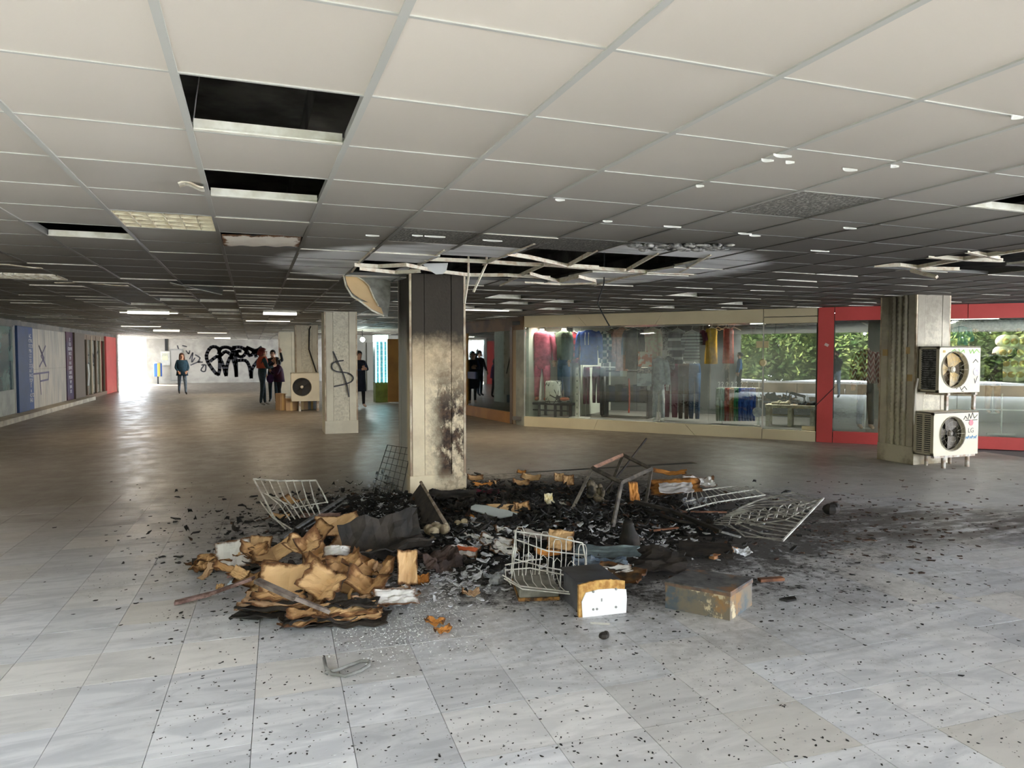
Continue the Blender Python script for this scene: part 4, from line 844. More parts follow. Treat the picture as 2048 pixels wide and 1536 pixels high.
bp_ = at(314 + 8, 766); o = thing('litter_bin', 'litter bin in yellow, white and blue on a thin post', 'bin', (bp_.x, min(bp_.y, 44.2), 0)); m = MB(); m.lathe((0, 0, .42), [(.20, 0), (.22, .02), (.22, .7), (.20, .74)], 20); q = m.build('drum', stripes('bin_print', (.55, .48, .12), (.05, .12, .42), 3, 'X', thr=.45), o); MB().tube([(0, 0, 0), (0, 0, .45)], .04, 8).build('post', black, o); m = MB(); m.lathe((0, 0, 1.16), [(.22, 0), (.15, .06)], 20); m.build('rim', alu, o)
for (px_, py_, wpx, lab_) in ((445, 675.5, 27, 'small lit tube lamp just before the graffiti wall'), (333, 660, 42, 'lit tube lamp above the bright stairway exit'), (297, 623, 66, 'wide lit tube lamp nearest on the left of the far ceiling'), (560, 625, 60, 'lit tube lamp above the group by the third column')):
    P = at(px_, py_, CZ - .03); o = thing('tube_lamp', lab_, 'lamp', P); hw = wpx * math.hypot(P.x, P.y) / F / 2
    MB().bbox(-hw, hw, -.05, .05, .0, .03).build('housing', white, o); MB().bbox(-hw, hw, -.035, .035, -.05, 0).build('tube', emis('far_tube_glow', (1, .95, .82), 3), o)
for (x_, y_, e_, cc) in FILL_LAMPS:  # fill lights, each in a fitting added to carry it
    o = lamp((x_, y_, CZ - .06), 1.1, e_, cc); fx = thing('fill_tube', 'added slim fill tube flush with the sooty ceiling', 'lamp', (x_, y_, CZ), 0, 'added fill tubes along the ceiling'); MB().bbox(-.55, .55, -.03, .03, -.02, 0).build('housing', white, fx); MB().bbox(-.54, .54, -.015, .015, -.035, -.02).build('tube', emis('fill_glow', (1, .93, .78), 1.6), fx)
# ------------------------------------------------------------------ people
def skinned(verts, edges, radii, root=0):
    me = bpy.data.meshes.new('tmp'); me.from_pydata(verts, edges, []); o = bpy.data.objects.new('tmp', me); C.objects.link(o)
    md = o.modifiers.new('s', 'SKIN'); md.use_smooth_shade = True
    for i, r in enumerate(radii): me.skin_vertices[0].data[i].radius = r if isinstance(r, tuple) else (r, r)
    me.skin_vertices[0].data[root].use_root = True
    s2 = o.modifiers.new('d', 'SUBSURF'); s2.levels = 1; s2.render_levels = 1
    dg = bpy.context.evaluated_depsgraph_get(); out = bpy.data.meshes.new_from_object(o.evaluated_get(dg)); bpy.data.objects.remove(o); return out
skin_t = M('skin_tone', (.50, .28, .19), rough=.6)
def person(label, loc, face, hgt, J, mats, hair, group=None):
    """J: joints; face: heading in radians (0 = facing +Y); mats: top, trousers, shoes"""
    k = hgt / 1.70; keys = list(J); V = [tuple(Vector(J[q][0]) * k) for q in keys]; Rr = []
    for q in keys:
        r = J[q][1]; Rr.append(tuple(a * k for a in r) if isinstance(r, tuple) else r * k)
    ix = {q: i for i, q in enumerate(keys)}
    E_ = [('pelvis', 'spine', 0), ('spine', 'chest', 0), ('chest', 'neck', 0), ('neck', 'jaw', 3), ('jaw', 'brow', 3), ('brow', 'crown', 3)]
    for s in 'LR': E_ += [('chest', 'sh' + s, 0), ('sh' + s, 'el' + s, 0), ('el' + s, 'wr' + s, 0), ('wr' + s, 'pm' + s, 3), ('pelvis', 'hip' + s, 1), ('hip' + s, 'kn' + s, 1), ('kn' + s, 'an' + s, 1), ('an' + s, 'toe' + s, 2)]
    me = skinned(V, [(ix[a], ix[b]) for a, b, _ in E_], Rr, ix['pelvis'])
    me.materials.clear()
    for m_ in (mats[0], mats[1], mats[2], skin_t, M('eye_dark', (.02, .015, .012), rough=.3), M('lip', (.35, .12, .1))): me.materials.append(m_)
    segs = [(Vector(V[ix[a]]), Vector(V[ix[b]]), c_) for a, b, c_ in E_]
    for p_ in me.polygons:
        c = p_.center; best = 9; bi = 0
        for a, b, ci in segs:
            ab = b - a; t_ = max(0, min(1, (c - a).dot(ab) / max(ab.length_squared, 1e-9))); d_ = (c - a - ab * t_).length
            if d_ < best: best = d_; bi = ci
        p_.material_index = bi; p_.use_smooth = True
    bm = bmesh.new(); bm.from_mesh(me)
    ex = MB()
    for s in 'LR':                           # palm, four fingers and a thumb
        wv = Vector(V[ix['wr' + s]]); pv = Vector(V[ix['pm' + s]]); d_ = (pv - wv).normalized(); side = d_.cross(Vector((0, 1, .2))).normalized(); nrm = d_.cross(side).normalized(); sg = 1 if s == 'L' else -1
        ex.mi = 3
        for f in range(4):
            b0 = pv + side * (f - 1.5) * .019 * k; ln = (.062, .072, .068, .052)[f] * k
            ex.tube([b0 - d_ * .02, b0 + d_ * ln * .45 + nrm * .004, b0 + d_ * ln * .8 + nrm * .016 * k, b0 + d_ * ln + nrm * .03 * k], [.0095 * k, .009 * k, .008 * k, .006 * k], 6)
        b0 = pv - d_ * .04 + side * sg * .03 * k; ex.tube([b0, b0 + side * sg * .022 + d_ * .02, b0 + side * sg * .028 + d_ * .05], [.011 * k, .010 * k, .008 * k], 6)
    # face on the front of the head
    br = Vector(V[ix['brow']]); jw = Vector(V[ix['jaw']]); cr = Vector(V[ix['crown']]); up = (cr - jw).normalized(); fw = Vector(J.get('look', ((0, 1, 0), 0))[0]); fw = (fw - up * fw.dot(up)).normalized(); rt = fw.cross(up); hr = .085 * k
    ex.mi = 3; e0 = br - up * .015 * k
    ex.tube([e0 + fw * hr * .92, e0 + fw * hr * 1.22 - up * .035 * k, e0 + fw * hr * .95 - up * .045 * k], [.010 * k, .014 * k, .012 * k], 6)
    for s in (-1, 1): ex.ball(e0 + rt * s * hr * .98 - fw * .01, (.012 * k, .018 * k, .028 * k), 8, 5)
    ex.mi = 4
    for s in (-1, 1): ex.ball(e0 + fw * hr * .93 + rt * s * .031 * k, (.013 * k, .010 * k, .008 * k), 8, 5)
    ex.mi = 5; ex.ball(e0 + fw * hr * .93 - up * .072 * k, (.024 * k, .012 * k, .008 * k), 8, 5)
    tmp = ex.mesh('x', [], True); o2 = len(bm.faces); bm.from_mesh(tmp); bm.faces.ensure_lookup_table()
    for i, mi in enumerate(ex.m): bm.faces[o2 + i].material_index = mi; bm.faces[o2 + i].smooth = True
    bm.to_mesh(me); bm.free()
    root = thing('person', label, 'person', loc, face, group)
    b_ = bpy.data.objects.new('body', me); C.objects.link(b_); b_.parent = root
    # hair: a cap over the skull, with a length behind
    h = MB(); col_, ln, vol = hair; c0_ = (br + cr) / 2 - fw * .015 * k
    h.ball(c0_ + up * .015 * k, (.095 * k * vol, .105 * k * vol, .095 * k * vol), 14, 9)
    h.v = [v if (v - c0_).dot(fw) < .045 * k or (v - c0_).dot(up) > .035 * k else v - fw * ((v - c0_).dot(fw) - .045 * k) for v in h.v]
    if ln > 0: h.tube([c0_ - fw * .05 * k, c0_ - fw * .085 * k - up * ln * .4, c0_ - fw * .07 * k - up * ln], [.085 * k * vol, .09 * k * vol, .05 * k * vol], 10)
    if ln > .15:
        for s in (-1, 1): h.tube([c0_ + rt * s * .075 * k, c0_ + rt * s * .09 * k - up * ln * .5, c0_ + rt * s * .08 * k - up * ln], [.03 * k, .035 * k, .02 * k], 8)
    h.build('hair', col_, root, smooth=True)
    return root, k
def pose(armL=None, armR=None, legL=(.03, 0), legR=(-.03, 0), bulk=1.0, lean=0, look=(0, 1, 0), headf=0, legw=1.0):
    J = {'pelvis': ((0, 0, .94), (.165 * bulk, .12 * bulk)), 'spine': ((0, lean * .3, 1.12), (.155 * bulk, .115 * bulk)), 'chest': ((0, lean * .7, 1.33), (.17 * bulk, .12 * bulk)), 'neck': ((0, lean, 1.47), .058),
         'jaw': ((0, lean + .03 + headf * .5, 1.545 - headf * .1), (.068, .075)), 'brow': ((0, lean + .02 + headf, 1.62 - headf * .2), (.078, .092)), 'crown': ((0, lean + headf * 1.2, 1.675 - headf * .2), (.062, .07)), 'look': (look, 0)}
    J.pop('look'); aL = armL or [(-.25, .02, 1.12), (-.27, .08, .88)]; aR = armR or [(.25, .02, 1.12), (.27, .08, .88)]
    for s, sg, a, lg in (('L', -1, aL, legL), ('R', 1, aR, legR)):
        J['sh' + s] = ((sg * .175, lean * .8, 1.40), .068 * bulk); J['el' + s] = (a[0], .052 * bulk); J['wr' + s] = (a[1], .036 * bulk)
        d_ = (Vector(a[1]) - Vector(a[0])).normalized(); J['pm' + s] = (tuple(Vector(a[1]) + d_ * .085), (.036, .018))
        J['hip' + s] = ((sg * .09, 0, .90), .098 * legw); J['kn' + s] = ((sg * .10, .02 + lg[0] * .55, .50), .066 * legw); J['an' + s] = ((sg * .10, lg[0], .09 + lg[1]), .046 * legw); J['toe' + s] = ((sg * .11, lg[0] + .15, .035 + lg[1] * .4), (.04, .032))
    J_ = dict(J); return J_
def coat(root, k, mat, z0, z1, r0=.2, r1=.24, name='coat', lean=0):
    m = MB(); loft(m, [ring(0, lean * .8, z1 * k, r0 * .75 * k, r0 * .55 * k), ring(0, lean * .6, (z1 - .12) * k, r0 * k, r0 * .75 * k, 18, .004), ring(0, lean * .2, (z0 + .45 * (z1 - z0)) * k, r0 * .95 * k, r0 * .8 * k, 18, .006), ring(0, 0, z0 * k, r1 * k, r1 * .78 * k, 18, .01)]); return m.build(name, mat, root, smooth=True)
def toward(loc): return math.atan2(loc[0], -loc[1]) + 0   # heading (z-rot of +Y) that faces the camera
hairb = M('brown_hair', (.07, .03, .02), rough=.6); hairk = M('black_hair', (.012, .01, .009), rough=.5)
teal = fabric('teal_coat', (.015, .045, .075)); dk = fabric('near_black', (.012, .012, .016)); jn = fabric('worn_jean', (.10, .13, .17)); jd = fabric('dark_jean', (.02, .035, .05)); bt = M('boot', (.02, .018, .016), rough=.5)
def face_cam(P, off=0): return math.atan2(P[0], -P[1]) + off if False else math.atan2(-(-P[0]), -P[1]) + off
P = at(365, 789); hd_ = math.atan2(P.x, -P.y) 
# +Y turned by a points to (-sin a, cos a); to face the camera it must point to (-P.x, -P.y)
def heading(P, off=0): return math.atan2(P.x, -P.y) + off
r1, k = person('woman in dark teal jacket and jeans walking towards the daylight side', P, heading(P, .15), 1.66, pose([(-.25, .0, 1.13), (-.17, .12, .98)], [(.25, .0, 1.13), (.17, .12, .98)], (.22, 0), (-.20, .05), 1.05), (teal, jn, bt), (hairb, .28, 1.12)); coat(r1, k, teal, .80, 1.45, .21, .235, 'jacket')
P = at(525, 811); r1, k = person('man in brown hood and dark jacket facing the group by the column', P, heading(P, PI * .58), 1.80, pose([(-.24, .14, 1.2), (-.14, .34, 1.36)], [(.24, .10, 1.15), (.18, .28, 1.2)], (.10, 0), (-.08, 0), 1.08, .03), (fabric('dark_teal', (.012, .03, .035)), jd, M('sneaker', (.25, .24, .22))), (M('hood_brown', (.14, .025, .02), (.09, .02, .018), 6, .9), .12, 1.18)); coat(r1, k, M('rust_yoke', (.30, .06, .025), (.22, .04, .02), 4, .9), 1.14, 1.50, .205, .20, 'yoke', .03)
m = MB(); m.add([(-.07, .06, 1.66 * k), (.07, .06, 1.66 * k), (.06, .17, 1.64 * k), (-.06, .17, 1.64 * k), (-.07, .06, 1.675 * k), (.07, .06, 1.675 * k), (.06, .17, 1.65 * k), (-.06, .17, 1.65 * k)], [(0, 3, 2, 1), (4, 5, 6, 7), (0, 1, 5, 4), (1, 2, 6, 5), (2, 3, 7, 6), (3, 0, 4, 7)]); m.build('cap_peak', M('hood_brown', (0, 0, 0)), r1)
P = at(547, 804); person('person in black jacket holding one arm up behind the hooded man', P, heading(P, -.2), 1.76, pose([(-.33, .12, 1.38), (-.28, .16, 1.66)], [(.25, .05, 1.12), (.2, .2, .95)], bulk=1.05), (dk, jd, bt), (hairk, .06, 1.03))
P = at(559, 809); r1, k = person('woman in maroon jacket looking down in front of the cardboard boxes', P, heading(P, -PI * .4), 1.52, pose([(-.22, .14, 1.12), (-.08, .30, 1.25)], [(.22, .14, 1.12), (.06, .30, 1.22)], (.04, 0), (-.10, 0), 1.1, .05, headf=.04), (fabric('maroon_jacket', (.06, .012, .03), (.03, .012, .04), 4), dk, bt), (hairk, .22, 1.1)); coat(r1, k, fabric('maroon_jacket', (0, 0, 0)), .84, 1.42, .22, .24, 'jacket', .05)
m = MB(); m.ball((0, 0, 0), (.12, .06, .15), 12, 8); m.tube([(-.08, 0, .12), (-.04, 0, .45), (.05, 0, .55)], .01, 6); q = m.build('shoulder_bag', fabric('purple_bag', (.05, .02, .09)), None, loc=(P.x - .28, P.y - .1, .86)); tag(q, 'purple shoulder bag carried by the woman in the maroon jacket', 'bag')
P = at(719, 815); r1, k = person('woman in long navy coat half hidden behind the sprayed column', P, heading(P, .5), 1.72, pose([(-.22, .12, 1.15), (-.05, .26, 1.22)], [(.22, .12, 1.15), (.05, .26, 1.18)], (.08, 0), (-.05, 0), 1.0), (navy, dk, M('pale_shoe', (.5, .36, .3))), (hairk, .14, 1.0)); coat(r1, k, fabric('navy_coat', (.012, .016, .03)), .50, 1.46, .2, .215)
# the two people seen only as reflections in the shop glass
P = Vector((-.17, -.44, 0)); person('person in dark jacket and pale jeans taking the picture, mirrored in red door', P, -YAW, 1.74, pose([(-.26, .14, 1.30), (-.07, .33, 1.60)], [(.26, .14, 1.30), (.10, .33, 1.60)], (.05, 0), (-.05, 0), 1.1), (dk, fabric('pale_jean', (.30, .36, .44)), bt), (hairk, .05, 1.02))
P = Vector((-5.6, 2.75, 0)); person('person in blue jacket out in the daylight, mirrored in the cream shop glass', P, .4, 1.7, pose(bulk=1.08), (fabric('sky_jacket', (.03, .16, .40)), dk, bt), (hairk, .05, 1.03))
# ------------------------------------------------------------------ the burnt heap
CR = Vector((math.cos(YAW), -math.sin(YAW), 0)); CF = Vector((math.sin(YAW), math.cos(YAW), 0))
def hz(x, y):
    dx, dy = x - 2.45, y - 6.75; u_ = dx * CR.x + dy * CR.y; v_ = dx * CF.x + dy * CF.y
    d = math.hypot((u_ + .05) / 2.15, v_ / 1.75) + .25 * (noise.noise(Vector((x * 1.3, y * 1.3, 0)))); f_ = max(0, 1 - d); f_ = min(1, f_ * 2.2)
    return f_ * .62 * (.045 + .10 * max(0, noise.noise(Vector((x * 1.7, y * 1.7, 3))) + .45) + .05 * abs(noise.noise(Vector((x * 6, y * 6, 1)))) + .02 * noise.noise(Vector((x * 19, y * 19, 1))))
nt = NT('charred_mass'); f_ = nt.noise(nt.pos(), 9, 8, .75); g_ = nt.noise(nt.pos(), 38, 4, .7)
c = nt.mix(nt.ramp(f_, .55, .72), (.010, .010, .011), (.05, .045, .042)); c = nt.mix(nt.ramp(g_, .62, .7, 0, .6), c, (.22, .22, .23)); nt.bump(g_, 1, .02); CHAR = nt.col(c, .75)
heap = MB(); nx, ny = 150, 110; base = Vector((2.45, 6.75, 0)); vs = []; idx = {}
for i in range(nx + 1):
    for j in range(ny + 1):
        P = base + CR * ((i / nx - .5) * 5.0) + CF * ((j / ny - .5) * 4.2); h = hz(P.x, P.y); vs.append((P.x, P.y, h - .004))
I_ = lambda i, j: i * (ny + 1) + j
fs = [(I_(i, j), I_(i + 1, j), I_(i + 1, j + 1), I_(i, j + 1)) for i in range(nx) for j in range(ny) if max(vs[I_(i, j)][2], vs[I_(i + 1, j + 1)][2], vs[I_(i + 1, j)][2]) > .002 and not (1.62 < vs[I_(i, j)][0] < 2.36 and 7.86 < vs[I_(i, j)][1] < 8.6)]
heap.add(vs, fs); o = heap.build('ash_heap', CHAR, smooth=True); tag(o, 'black heap of char and ash spread round the scorched column', 'ash', kind='stuff')
rs = random.Random(21)
def flakes(name, n, gen, mat, label, s0, s1, thick=.4):
    m = MB()
    for _ in range(n):
        x_, y_, z_ = gen(); s = s0 + (s1 - s0) * rs.random() ** 2.2; a_ = rs.random() * 6.28; tl = rs.gauss(0, thick); t2 = rs.gauss(0, thick)
        ca, sa = math.cos(a_), math.sin(a_); q = []
        for (u_, v_) in ((-1, -.5), (.2, -.7), (1, .1), (.3, .6), (-.8, .5)):
            u_ *= s * (.7 + .6 * rs.random()); v_ *= s * (.5 + .5 * rs.random()); q.append((x_ + u_ * ca - v_ * sa, y_ + u_ * sa + v_ * ca, z_ + abs(u_ * tl) * .8 + abs(v_ * t2) + .002))
        b_ = [(a[0], a[1], a[2] - s * .25) for a in q]; b_ = [(a[0], a[1], max(.0005, a[2])) for a in b_]
        m.add(q + b_, [(0, 1, 2, 3, 4), (0, 5, 6, 1), (1, 6, 7, 2), (2, 7, 8, 3), (3, 8, 9, 4), (4, 9, 5, 0)])
    o = m.build(name, mat); return tag(o, label, 'ash', kind='stuff')
def inheap(su=1.9, sv=1.5, cx=0, cy=0):
    while True:
        u_ = rs.gauss(0, .55) * su + cx; v_ = rs.gauss(0, .5) * sv + cy; P = base + CR * u_ + CF * v_
        if 1.6 < P.x < 2.36 and 7.85 < P.y < 8.6: continue
        return P.x, P.y, hz(P.x, P.y)
def inpx(px0, px1, py0, py1):
    def g():
        P = at(rs.uniform(px0, px1), rs.uniform(py0, py1)); return P.x, P.y, hz(P.x, P.y)
    return g
def gaupx(px, py, sx, sy):
    def g():
        P = at(px + rs.gauss(0, sx), max(880, py + rs.gauss(0, sy))); return P.x, P.y, hz(P.x, P.y)
    return g
blk = M('char_black', (.010, .010, .011), (.03, .028, .026), 30, .7); gry = M('ash_grey', (.34, .35, .37), (.14, .14, .15), 20, .9); wht = M('ash_white', (.62, .63, .66), (.38, .38, .4), 30, .8); brn = M('char_brown', (.10, .05, .03), (.03, .02, .015), 20, .8)
flakes('char_flakes', 7500, inheap, blk, 'black charred flakes covering the heap by the column', .006, .055, .8)
flakes('grey_ash_flakes', 1500, inheap, gry, 'grey ash flakes scattered over the black heap', .004, .032, .6)
flakes('brown_char_flakes', 900, inheap, brn, 'brown scorched scraps mixed into the black heap', .008, .05, .8)
for (px, py, sx, sy, n, s1) in ((770, 1030, 45, 22, 420, .04), (880, 1160, 60, 22, 520, .032), (970, 1090, 55, 25, 380, .05), (1190, 1060, 60, 28, 420, .045), (1300, 1080, 60, 25, 260, .04), (730, 990, 50, 14, 200, .03)):
    flakes('white_ash', n, gaupx(px, py, sx, sy), wht, 'pale ash flakes in a patch of the burnt heap', .004, s1, .7)
flakes('glass_granules', 2200, gaupx(800, 1240, 90, 40), M('granule', (.75, .77, .78), rough=.15), 'white granules sprinkled on the floor before the burnt cartons', .0025, .0075, .8)
flakes('floor_crumbs', 2200, inpx(300, 2040, 1100, 1530), blk, 'black crumbs of soot scattered over the marble floor', .002, .009, .1)
flakes('floor_crumbs', 1700, gaupx(1250, 1130, 420, 70), blk, 'black crumbs spread on the floor right of the heap', .003, .017, .2)
flakes('floor_crumbs', 700, gaupx(480, 1100, 110, 70), blk, 'black crumbs on the floor left of the burnt cartons', .003, .022, .2)
flakes('floor_crumbs', 500, gaupx(1750, 1040, 150, 45), brn, 'brown sludge crumbs on the streaked floor to the right', .006, .035, .2)
flakes('floor_chips', 800, inpx(500, 2040, 1130, 1530), wht, 'tiny white chips scattered over the marble floor', .002, .007, .3)

def card_mat(name, c, c2, burn=.5, edge=.16, back=None):
    t = NT(name); g = t.n('TexCoord').outputs['Generated']; x, y, z = t.xyz(g)
    ex = t.math('MINIMUM', t.math('MINIMUM', x, t.math('SUBTRACT', 1, x)), t.math('MINIMUM', y, t.math('SUBTRACT', 1, y)))
    n1 = t.noise(t.obj(), 9, 6, .7); n2 = t.noise(t.map(t.obj(), (1, 1, 1), loc=(3, 2, 1)), 3.2, 4)
    col = t.mix(t.ramp(n2, .35, .65), c, c2); e = t.math('ADD', ex, t.math('MULTIPLY', t.math('SUBTRACT', n1, .5), .35)); e2 = t.math('SUBTRACT', e, t.math('MULTIPLY', t.ramp(n2, .5, .75), burn * .25))
    col = t.mix(t.ramp(e2, edge * .3, edge * 1.2, 1, 0), col, (.13, .055, .02)); col = t.mix(t.ramp(e2, -.04, edge * .35, 1, 0), col, (.012, .010, .009))
    return t.col(col, .85)
CARD = card_mat('cardboard', (.66, .43, .22), (.54, .33, .16), .35, .10); CARD2 = card_mat('cardboard_scorched', (.56, .34, .16), (.34, .18, .08), .8, .16); CARD3 = card_mat('plain_board', (.46, .30, .18), (.36, .22, .13), .3, .07)
WCARD = card_mat('white_card', (.74, .72, .70), (.62, .58, .55), .4, .12); OCARD = card_mat('orange_board_burnt', (.58, .25, .06), (.42, .16, .04), .5, .12); BURNT = M('burnt_board', (.016, .014, .013), (.045, .036, .03), 7, .75, bump=.6)
def sheet_mb(w_, d_, crease=0, curl=0, amp=.012, seed=0, rag=.06, t_=.006, cu=.5, curlu=0):
    m = MB()
    def fn(u_, v_):
        e = rag * noise.noise(Vector((u_ * 4 + seed, v_ * 4, seed * 1.7))); e2 = rag * noise.noise(Vector((v_ * 4 - seed, u_ * 4, 9)))
        x_ = (u_ - .5) * w_ * (1 + e * 2); y_ = (v_ - .5) * d_ * (1 + e2 * 2)
        return (x_, y_, crease * abs(u_ - cu) * w_ * 2 + curl * (v_ - .5) ** 2 * d_ * 4 + curlu * (u_ - .5) ** 2 * w_ * 4 + amp * noise.noise(Vector((u_ * 5 + seed, v_ * 5, seed))))
    m.sheet(fn, 12, 10, t_); return m
def card(px, py, w_, d_, yaw, pitch, roll, lift, mat, label, crease=0, curl=0, curlu=0, amp=.012, name='cardboard_piece', cat='cardboard', group=None, cu=.5, t_=.006):
    P = at(px, py, lift); P.z = max(lift, hz(P.x, P.y)); m = sheet_mb(w_, d_, crease * .6, curl * .5, amp * 1.4, R.random() * 50, .06, t_, cu, curlu * .6)
    o = m.build(name, mat, loc=P); o.rotation_euler = (pitch, roll, yaw - YAW); zs = min((Matrix.Rotation(yaw, 3, 'Z') @ Matrix.Rotation(roll, 3, 'Y') @ Matrix.Rotation(pitch, 3, 'X') @ v.co).z for v in o.data.vertices)
    o.location.z = max(P.z + min(0, .6 * 0), -zs + .004 + hz(P.x, P.y) * .8) if lift == 0 else P.z; return tag(o, label, cat, group)
def bundle(px, py, w_, d_, yaw, n, mat, label, lift=0, pitch=0):
    P = at(px, py, lift); o = thing('carton_bundle', label, 'cardboard', (P.x, P.y, lift + .01), yaw - YAW)
    for k in range(n):
        m = sheet_mb(w_ * (1 - .07 * k) * R.uniform(.85, 1.05), d_ * (1 - .06 * k) * R.uniform(.8, 1.05), 0, R.uniform(-.02, .06), .03, R.random() * 60, .10, .007)
        q = m.build('layer', BURNT if k in (0,) else mat[k % len(mat)], o, loc=(R.uniform(-.03, .03), R.uniform(-.02, .03), .012 + k * .017)); q.rotation_euler = (R.uniform(-.08, .08) + pitch, R.uniform(-.08, .08), R.uniform(-.3, .3))
    return o
# cartons on the left
bundle(425, 1138, .36, .26, .1, 5, [CARD2, CARD2, BURNT], 'charred pile of carton scraps at the left tip of the heap')
bundle(505, 1128, .34, .26, -.3, 5, [CARD, CARD2], 'scorched folded carton left of the big upright carton', .02)
card(466, 1108, .26, .24, .35, .85, -.1, .12, WCARD, 'white carton flap with orange print pointing up on the left', name='carton_flap')
card(520, 1090, .17, .16, .1, .9, .1, .10, CARD, 'small square carton flap above the left bundle', name='carton_flap')
card(548, 1110, .34, .16, .6, .5, -.2, .12, CARD, 'long folded tan flap reaching up to the right', .4)
card(590, 1150, .46, .26, .15, .25, .06, .12, CARD2, 'scorched carton top above the big tan carton face', .15)
card(577, 1172, .36, .30, .12, .95, .02, .14, CARD, 'big tan carton face with a vertical seam, largest in the pile', .12, name='cardboard_piece')
card(625, 1160, .22, .26, -.9, .8, .1, .12, CARD2, 'crushed carton end right of the big tan face', .5, .3)
card(630, 1115, .3, .22, -.4, .3, .5, .13, CARD2, 'crumpled carton strip behind the big tan face', .6, .4)
bundle(597, 1195, .4, .25, .2, 4, [CARD, CARD2], 'carton layers squashed beneath the big tan face')
card(675, 1053, .36, .20, .25, .75, -.08, .16, CARD, 'folded tan carton standing on the back of the pile', .25)
card(645, 1068, .18, .2, -.6, .9, .3, .12, CARD2, 'scorched carton corner leaning on the folded tan carton', .5)
card(700, 1098, .34, .30, -.35, .45, .25, .14, CARD3, 'plain brown board sloping towards the black shell', .0)
card(668, 1118, .26, .12, .2, 1.1, .0, .13, CARD, 'curled tan strip bent like an arch in the pile', 0, 0, -.55)
card(672, 1100, .2, .08, .1, 1.0, 0, .2, WCARD, 'white curled strip lying on the tan arch', 0, 0, -.4)
card(745, 1150, .34, .2, -.2, .4, .1, .08, CARD2, 'crumpled carton right of the long tan flap', .5, .4, amp=.05)
card(705, 1172, .52, .16, -.42, .35, -.12, .08, CARD, 'long tan flap sloping down to the right', .1)
card(812, 1135, .15, .24, .5, 1.15, .15, .14, CARD, 'tan carton piece standing beside the white ash', 0, 0, .4)
card(840, 1160, .14, .12, .1, .3, 0, .02, OCARD, 'small orange scrap at the foot of the standing carton', .2)
bundle(775, 1205, .42, .24, .35, 4, [CARD, WCARD], 'torn white and tan carton with a strap handle at the right end', .01)
card(790, 1195, .28, .16, .3, .3, .08, .10, WCARD, 'white torn paper top on the carton with the handle', .0, .1, name='paper_sheet', cat='paper')
P = at(712, 1196, .07); o = MB().tube([P + CR * x_ * .001 + Vector((0, 0, z_ * .001)) for x_, z_ in ((-40, -30), (-45, 20), (-25, 60), (15, 70), (40, 40), (35, -10))], .011, 8).build('strap_handle', M('tan_strap', (.60, .36, .15), rough=.6)); tag(o, 'tan strap handle sticking up from the torn white carton', 'handle')
bundle(698, 1245, .46, .24, .18, 6, [CARD2, CARD, BURNT], 'charred carton bundle with orange edge nearest the viewer')
bundle(560, 1228, .56, .26, .12, 7, [CARD2, CARD3, BURNT], 'long blackened stack of carton layers at the front left')
bundle(618, 1250, .34, .2, .5, 4, [BURNT, CARD2], 'small black carton stack between the two front bundles')
card(505, 1160, .24, .18, .2, .25, 0, .04, CARD2, 'scorched scrap near the long pink strip', .3)
card(530, 1185, .2, .14, -.4, .35, 0, .03, CARD, 'tan scrap left of the crossing burnt strip', .3)
card(560, 1035, .2, .12, .2, .2, 0, .02, CARD, 'tan carton scrap caught inside the bent wire basket', .3)
card(585, 1005, .26, .14, -.5, .2, .1, .08, CARD2, 'scorched carton scrap on the wires of the bent basket', .3)
card(640, 1030, .36, .08, .1, .2, 0, .12, M('pink_brown', (.30, .20, .17), (.16, .09, .07), 9), 'pinkish brown strip lying behind the folded tan carton', 0, name='strip', cat='strip')
card(440, 1178, .05, .08, .3, 0, 0, .0, CARD, 'tiny yellow scrap beside the long pink strip'); card(478, 1165, .14, .07, .1, .1, 0, .01, M('pale_blue_paper', (.55, .65, .72)), 'pale blue paper scrap by the long pink strip', name='paper_scrap', cat='paper')
card(462, 1152, .05, .05, .1, .1, 0, .01, M('pink_scrap', (.5, .3, .28)), 'tiny pink scrap above the long strip', name='paper_scrap', cat='paper')
for k in range(26):
    px = rs.choice((430, 470, 520, 560, 600, 640, 690, 740)) + rs.uniform(-25, 25); py = 1150 + rs.uniform(-60, 60) + (px - 600) * .06
    if px < 480: py = 1130 + rs.uniform(-20, 20)
    card(px, py, rs.uniform(.07, .2), rs.uniform(.05, .14), rs.uniform(-1.5, 1.5), rs.uniform(0, .9), rs.uniform(-.3, .3), rs.uniform(.02, .14), rs.choice((CARD, CARD2, CARD3, CARD2, BURNT)), 'small torn carton scrap among the cartons left of the column', rs.uniform(0, .5), rs.uniform(-.2, .3), 0, .02, 'carton_scrap', 'cardboard', 'small torn scraps among the cartons')
for (px, py, w_, d_, yw, pt, rl, lf, mt, lab) in ((655, 1175, .3, .2, -.5, .7, .2, .16, CARD, 'creased tan carton half right of the big tan face'), (735, 1178, .3, .16, -.3, .35, .1, .12, CARD2, 'scorched tan strip above the strap handle'), (505, 1105, .2, .12, .4, .6, .2, .16, CARD2, 'scorched folded flap right of the white carton flap'), (610, 1098, .26, .14, -.2, .5, .1, .20, CARD, 'tan folded flap under the standing carton'), (690, 1135, .24, .16, .3, .5, -.2, .16, CARD2, 'brown scorched flap below the tan arch')):
    card(px, py, w_, d_, yw, pt, rl, lf, mt, lab, .5, .2, 0, .03)
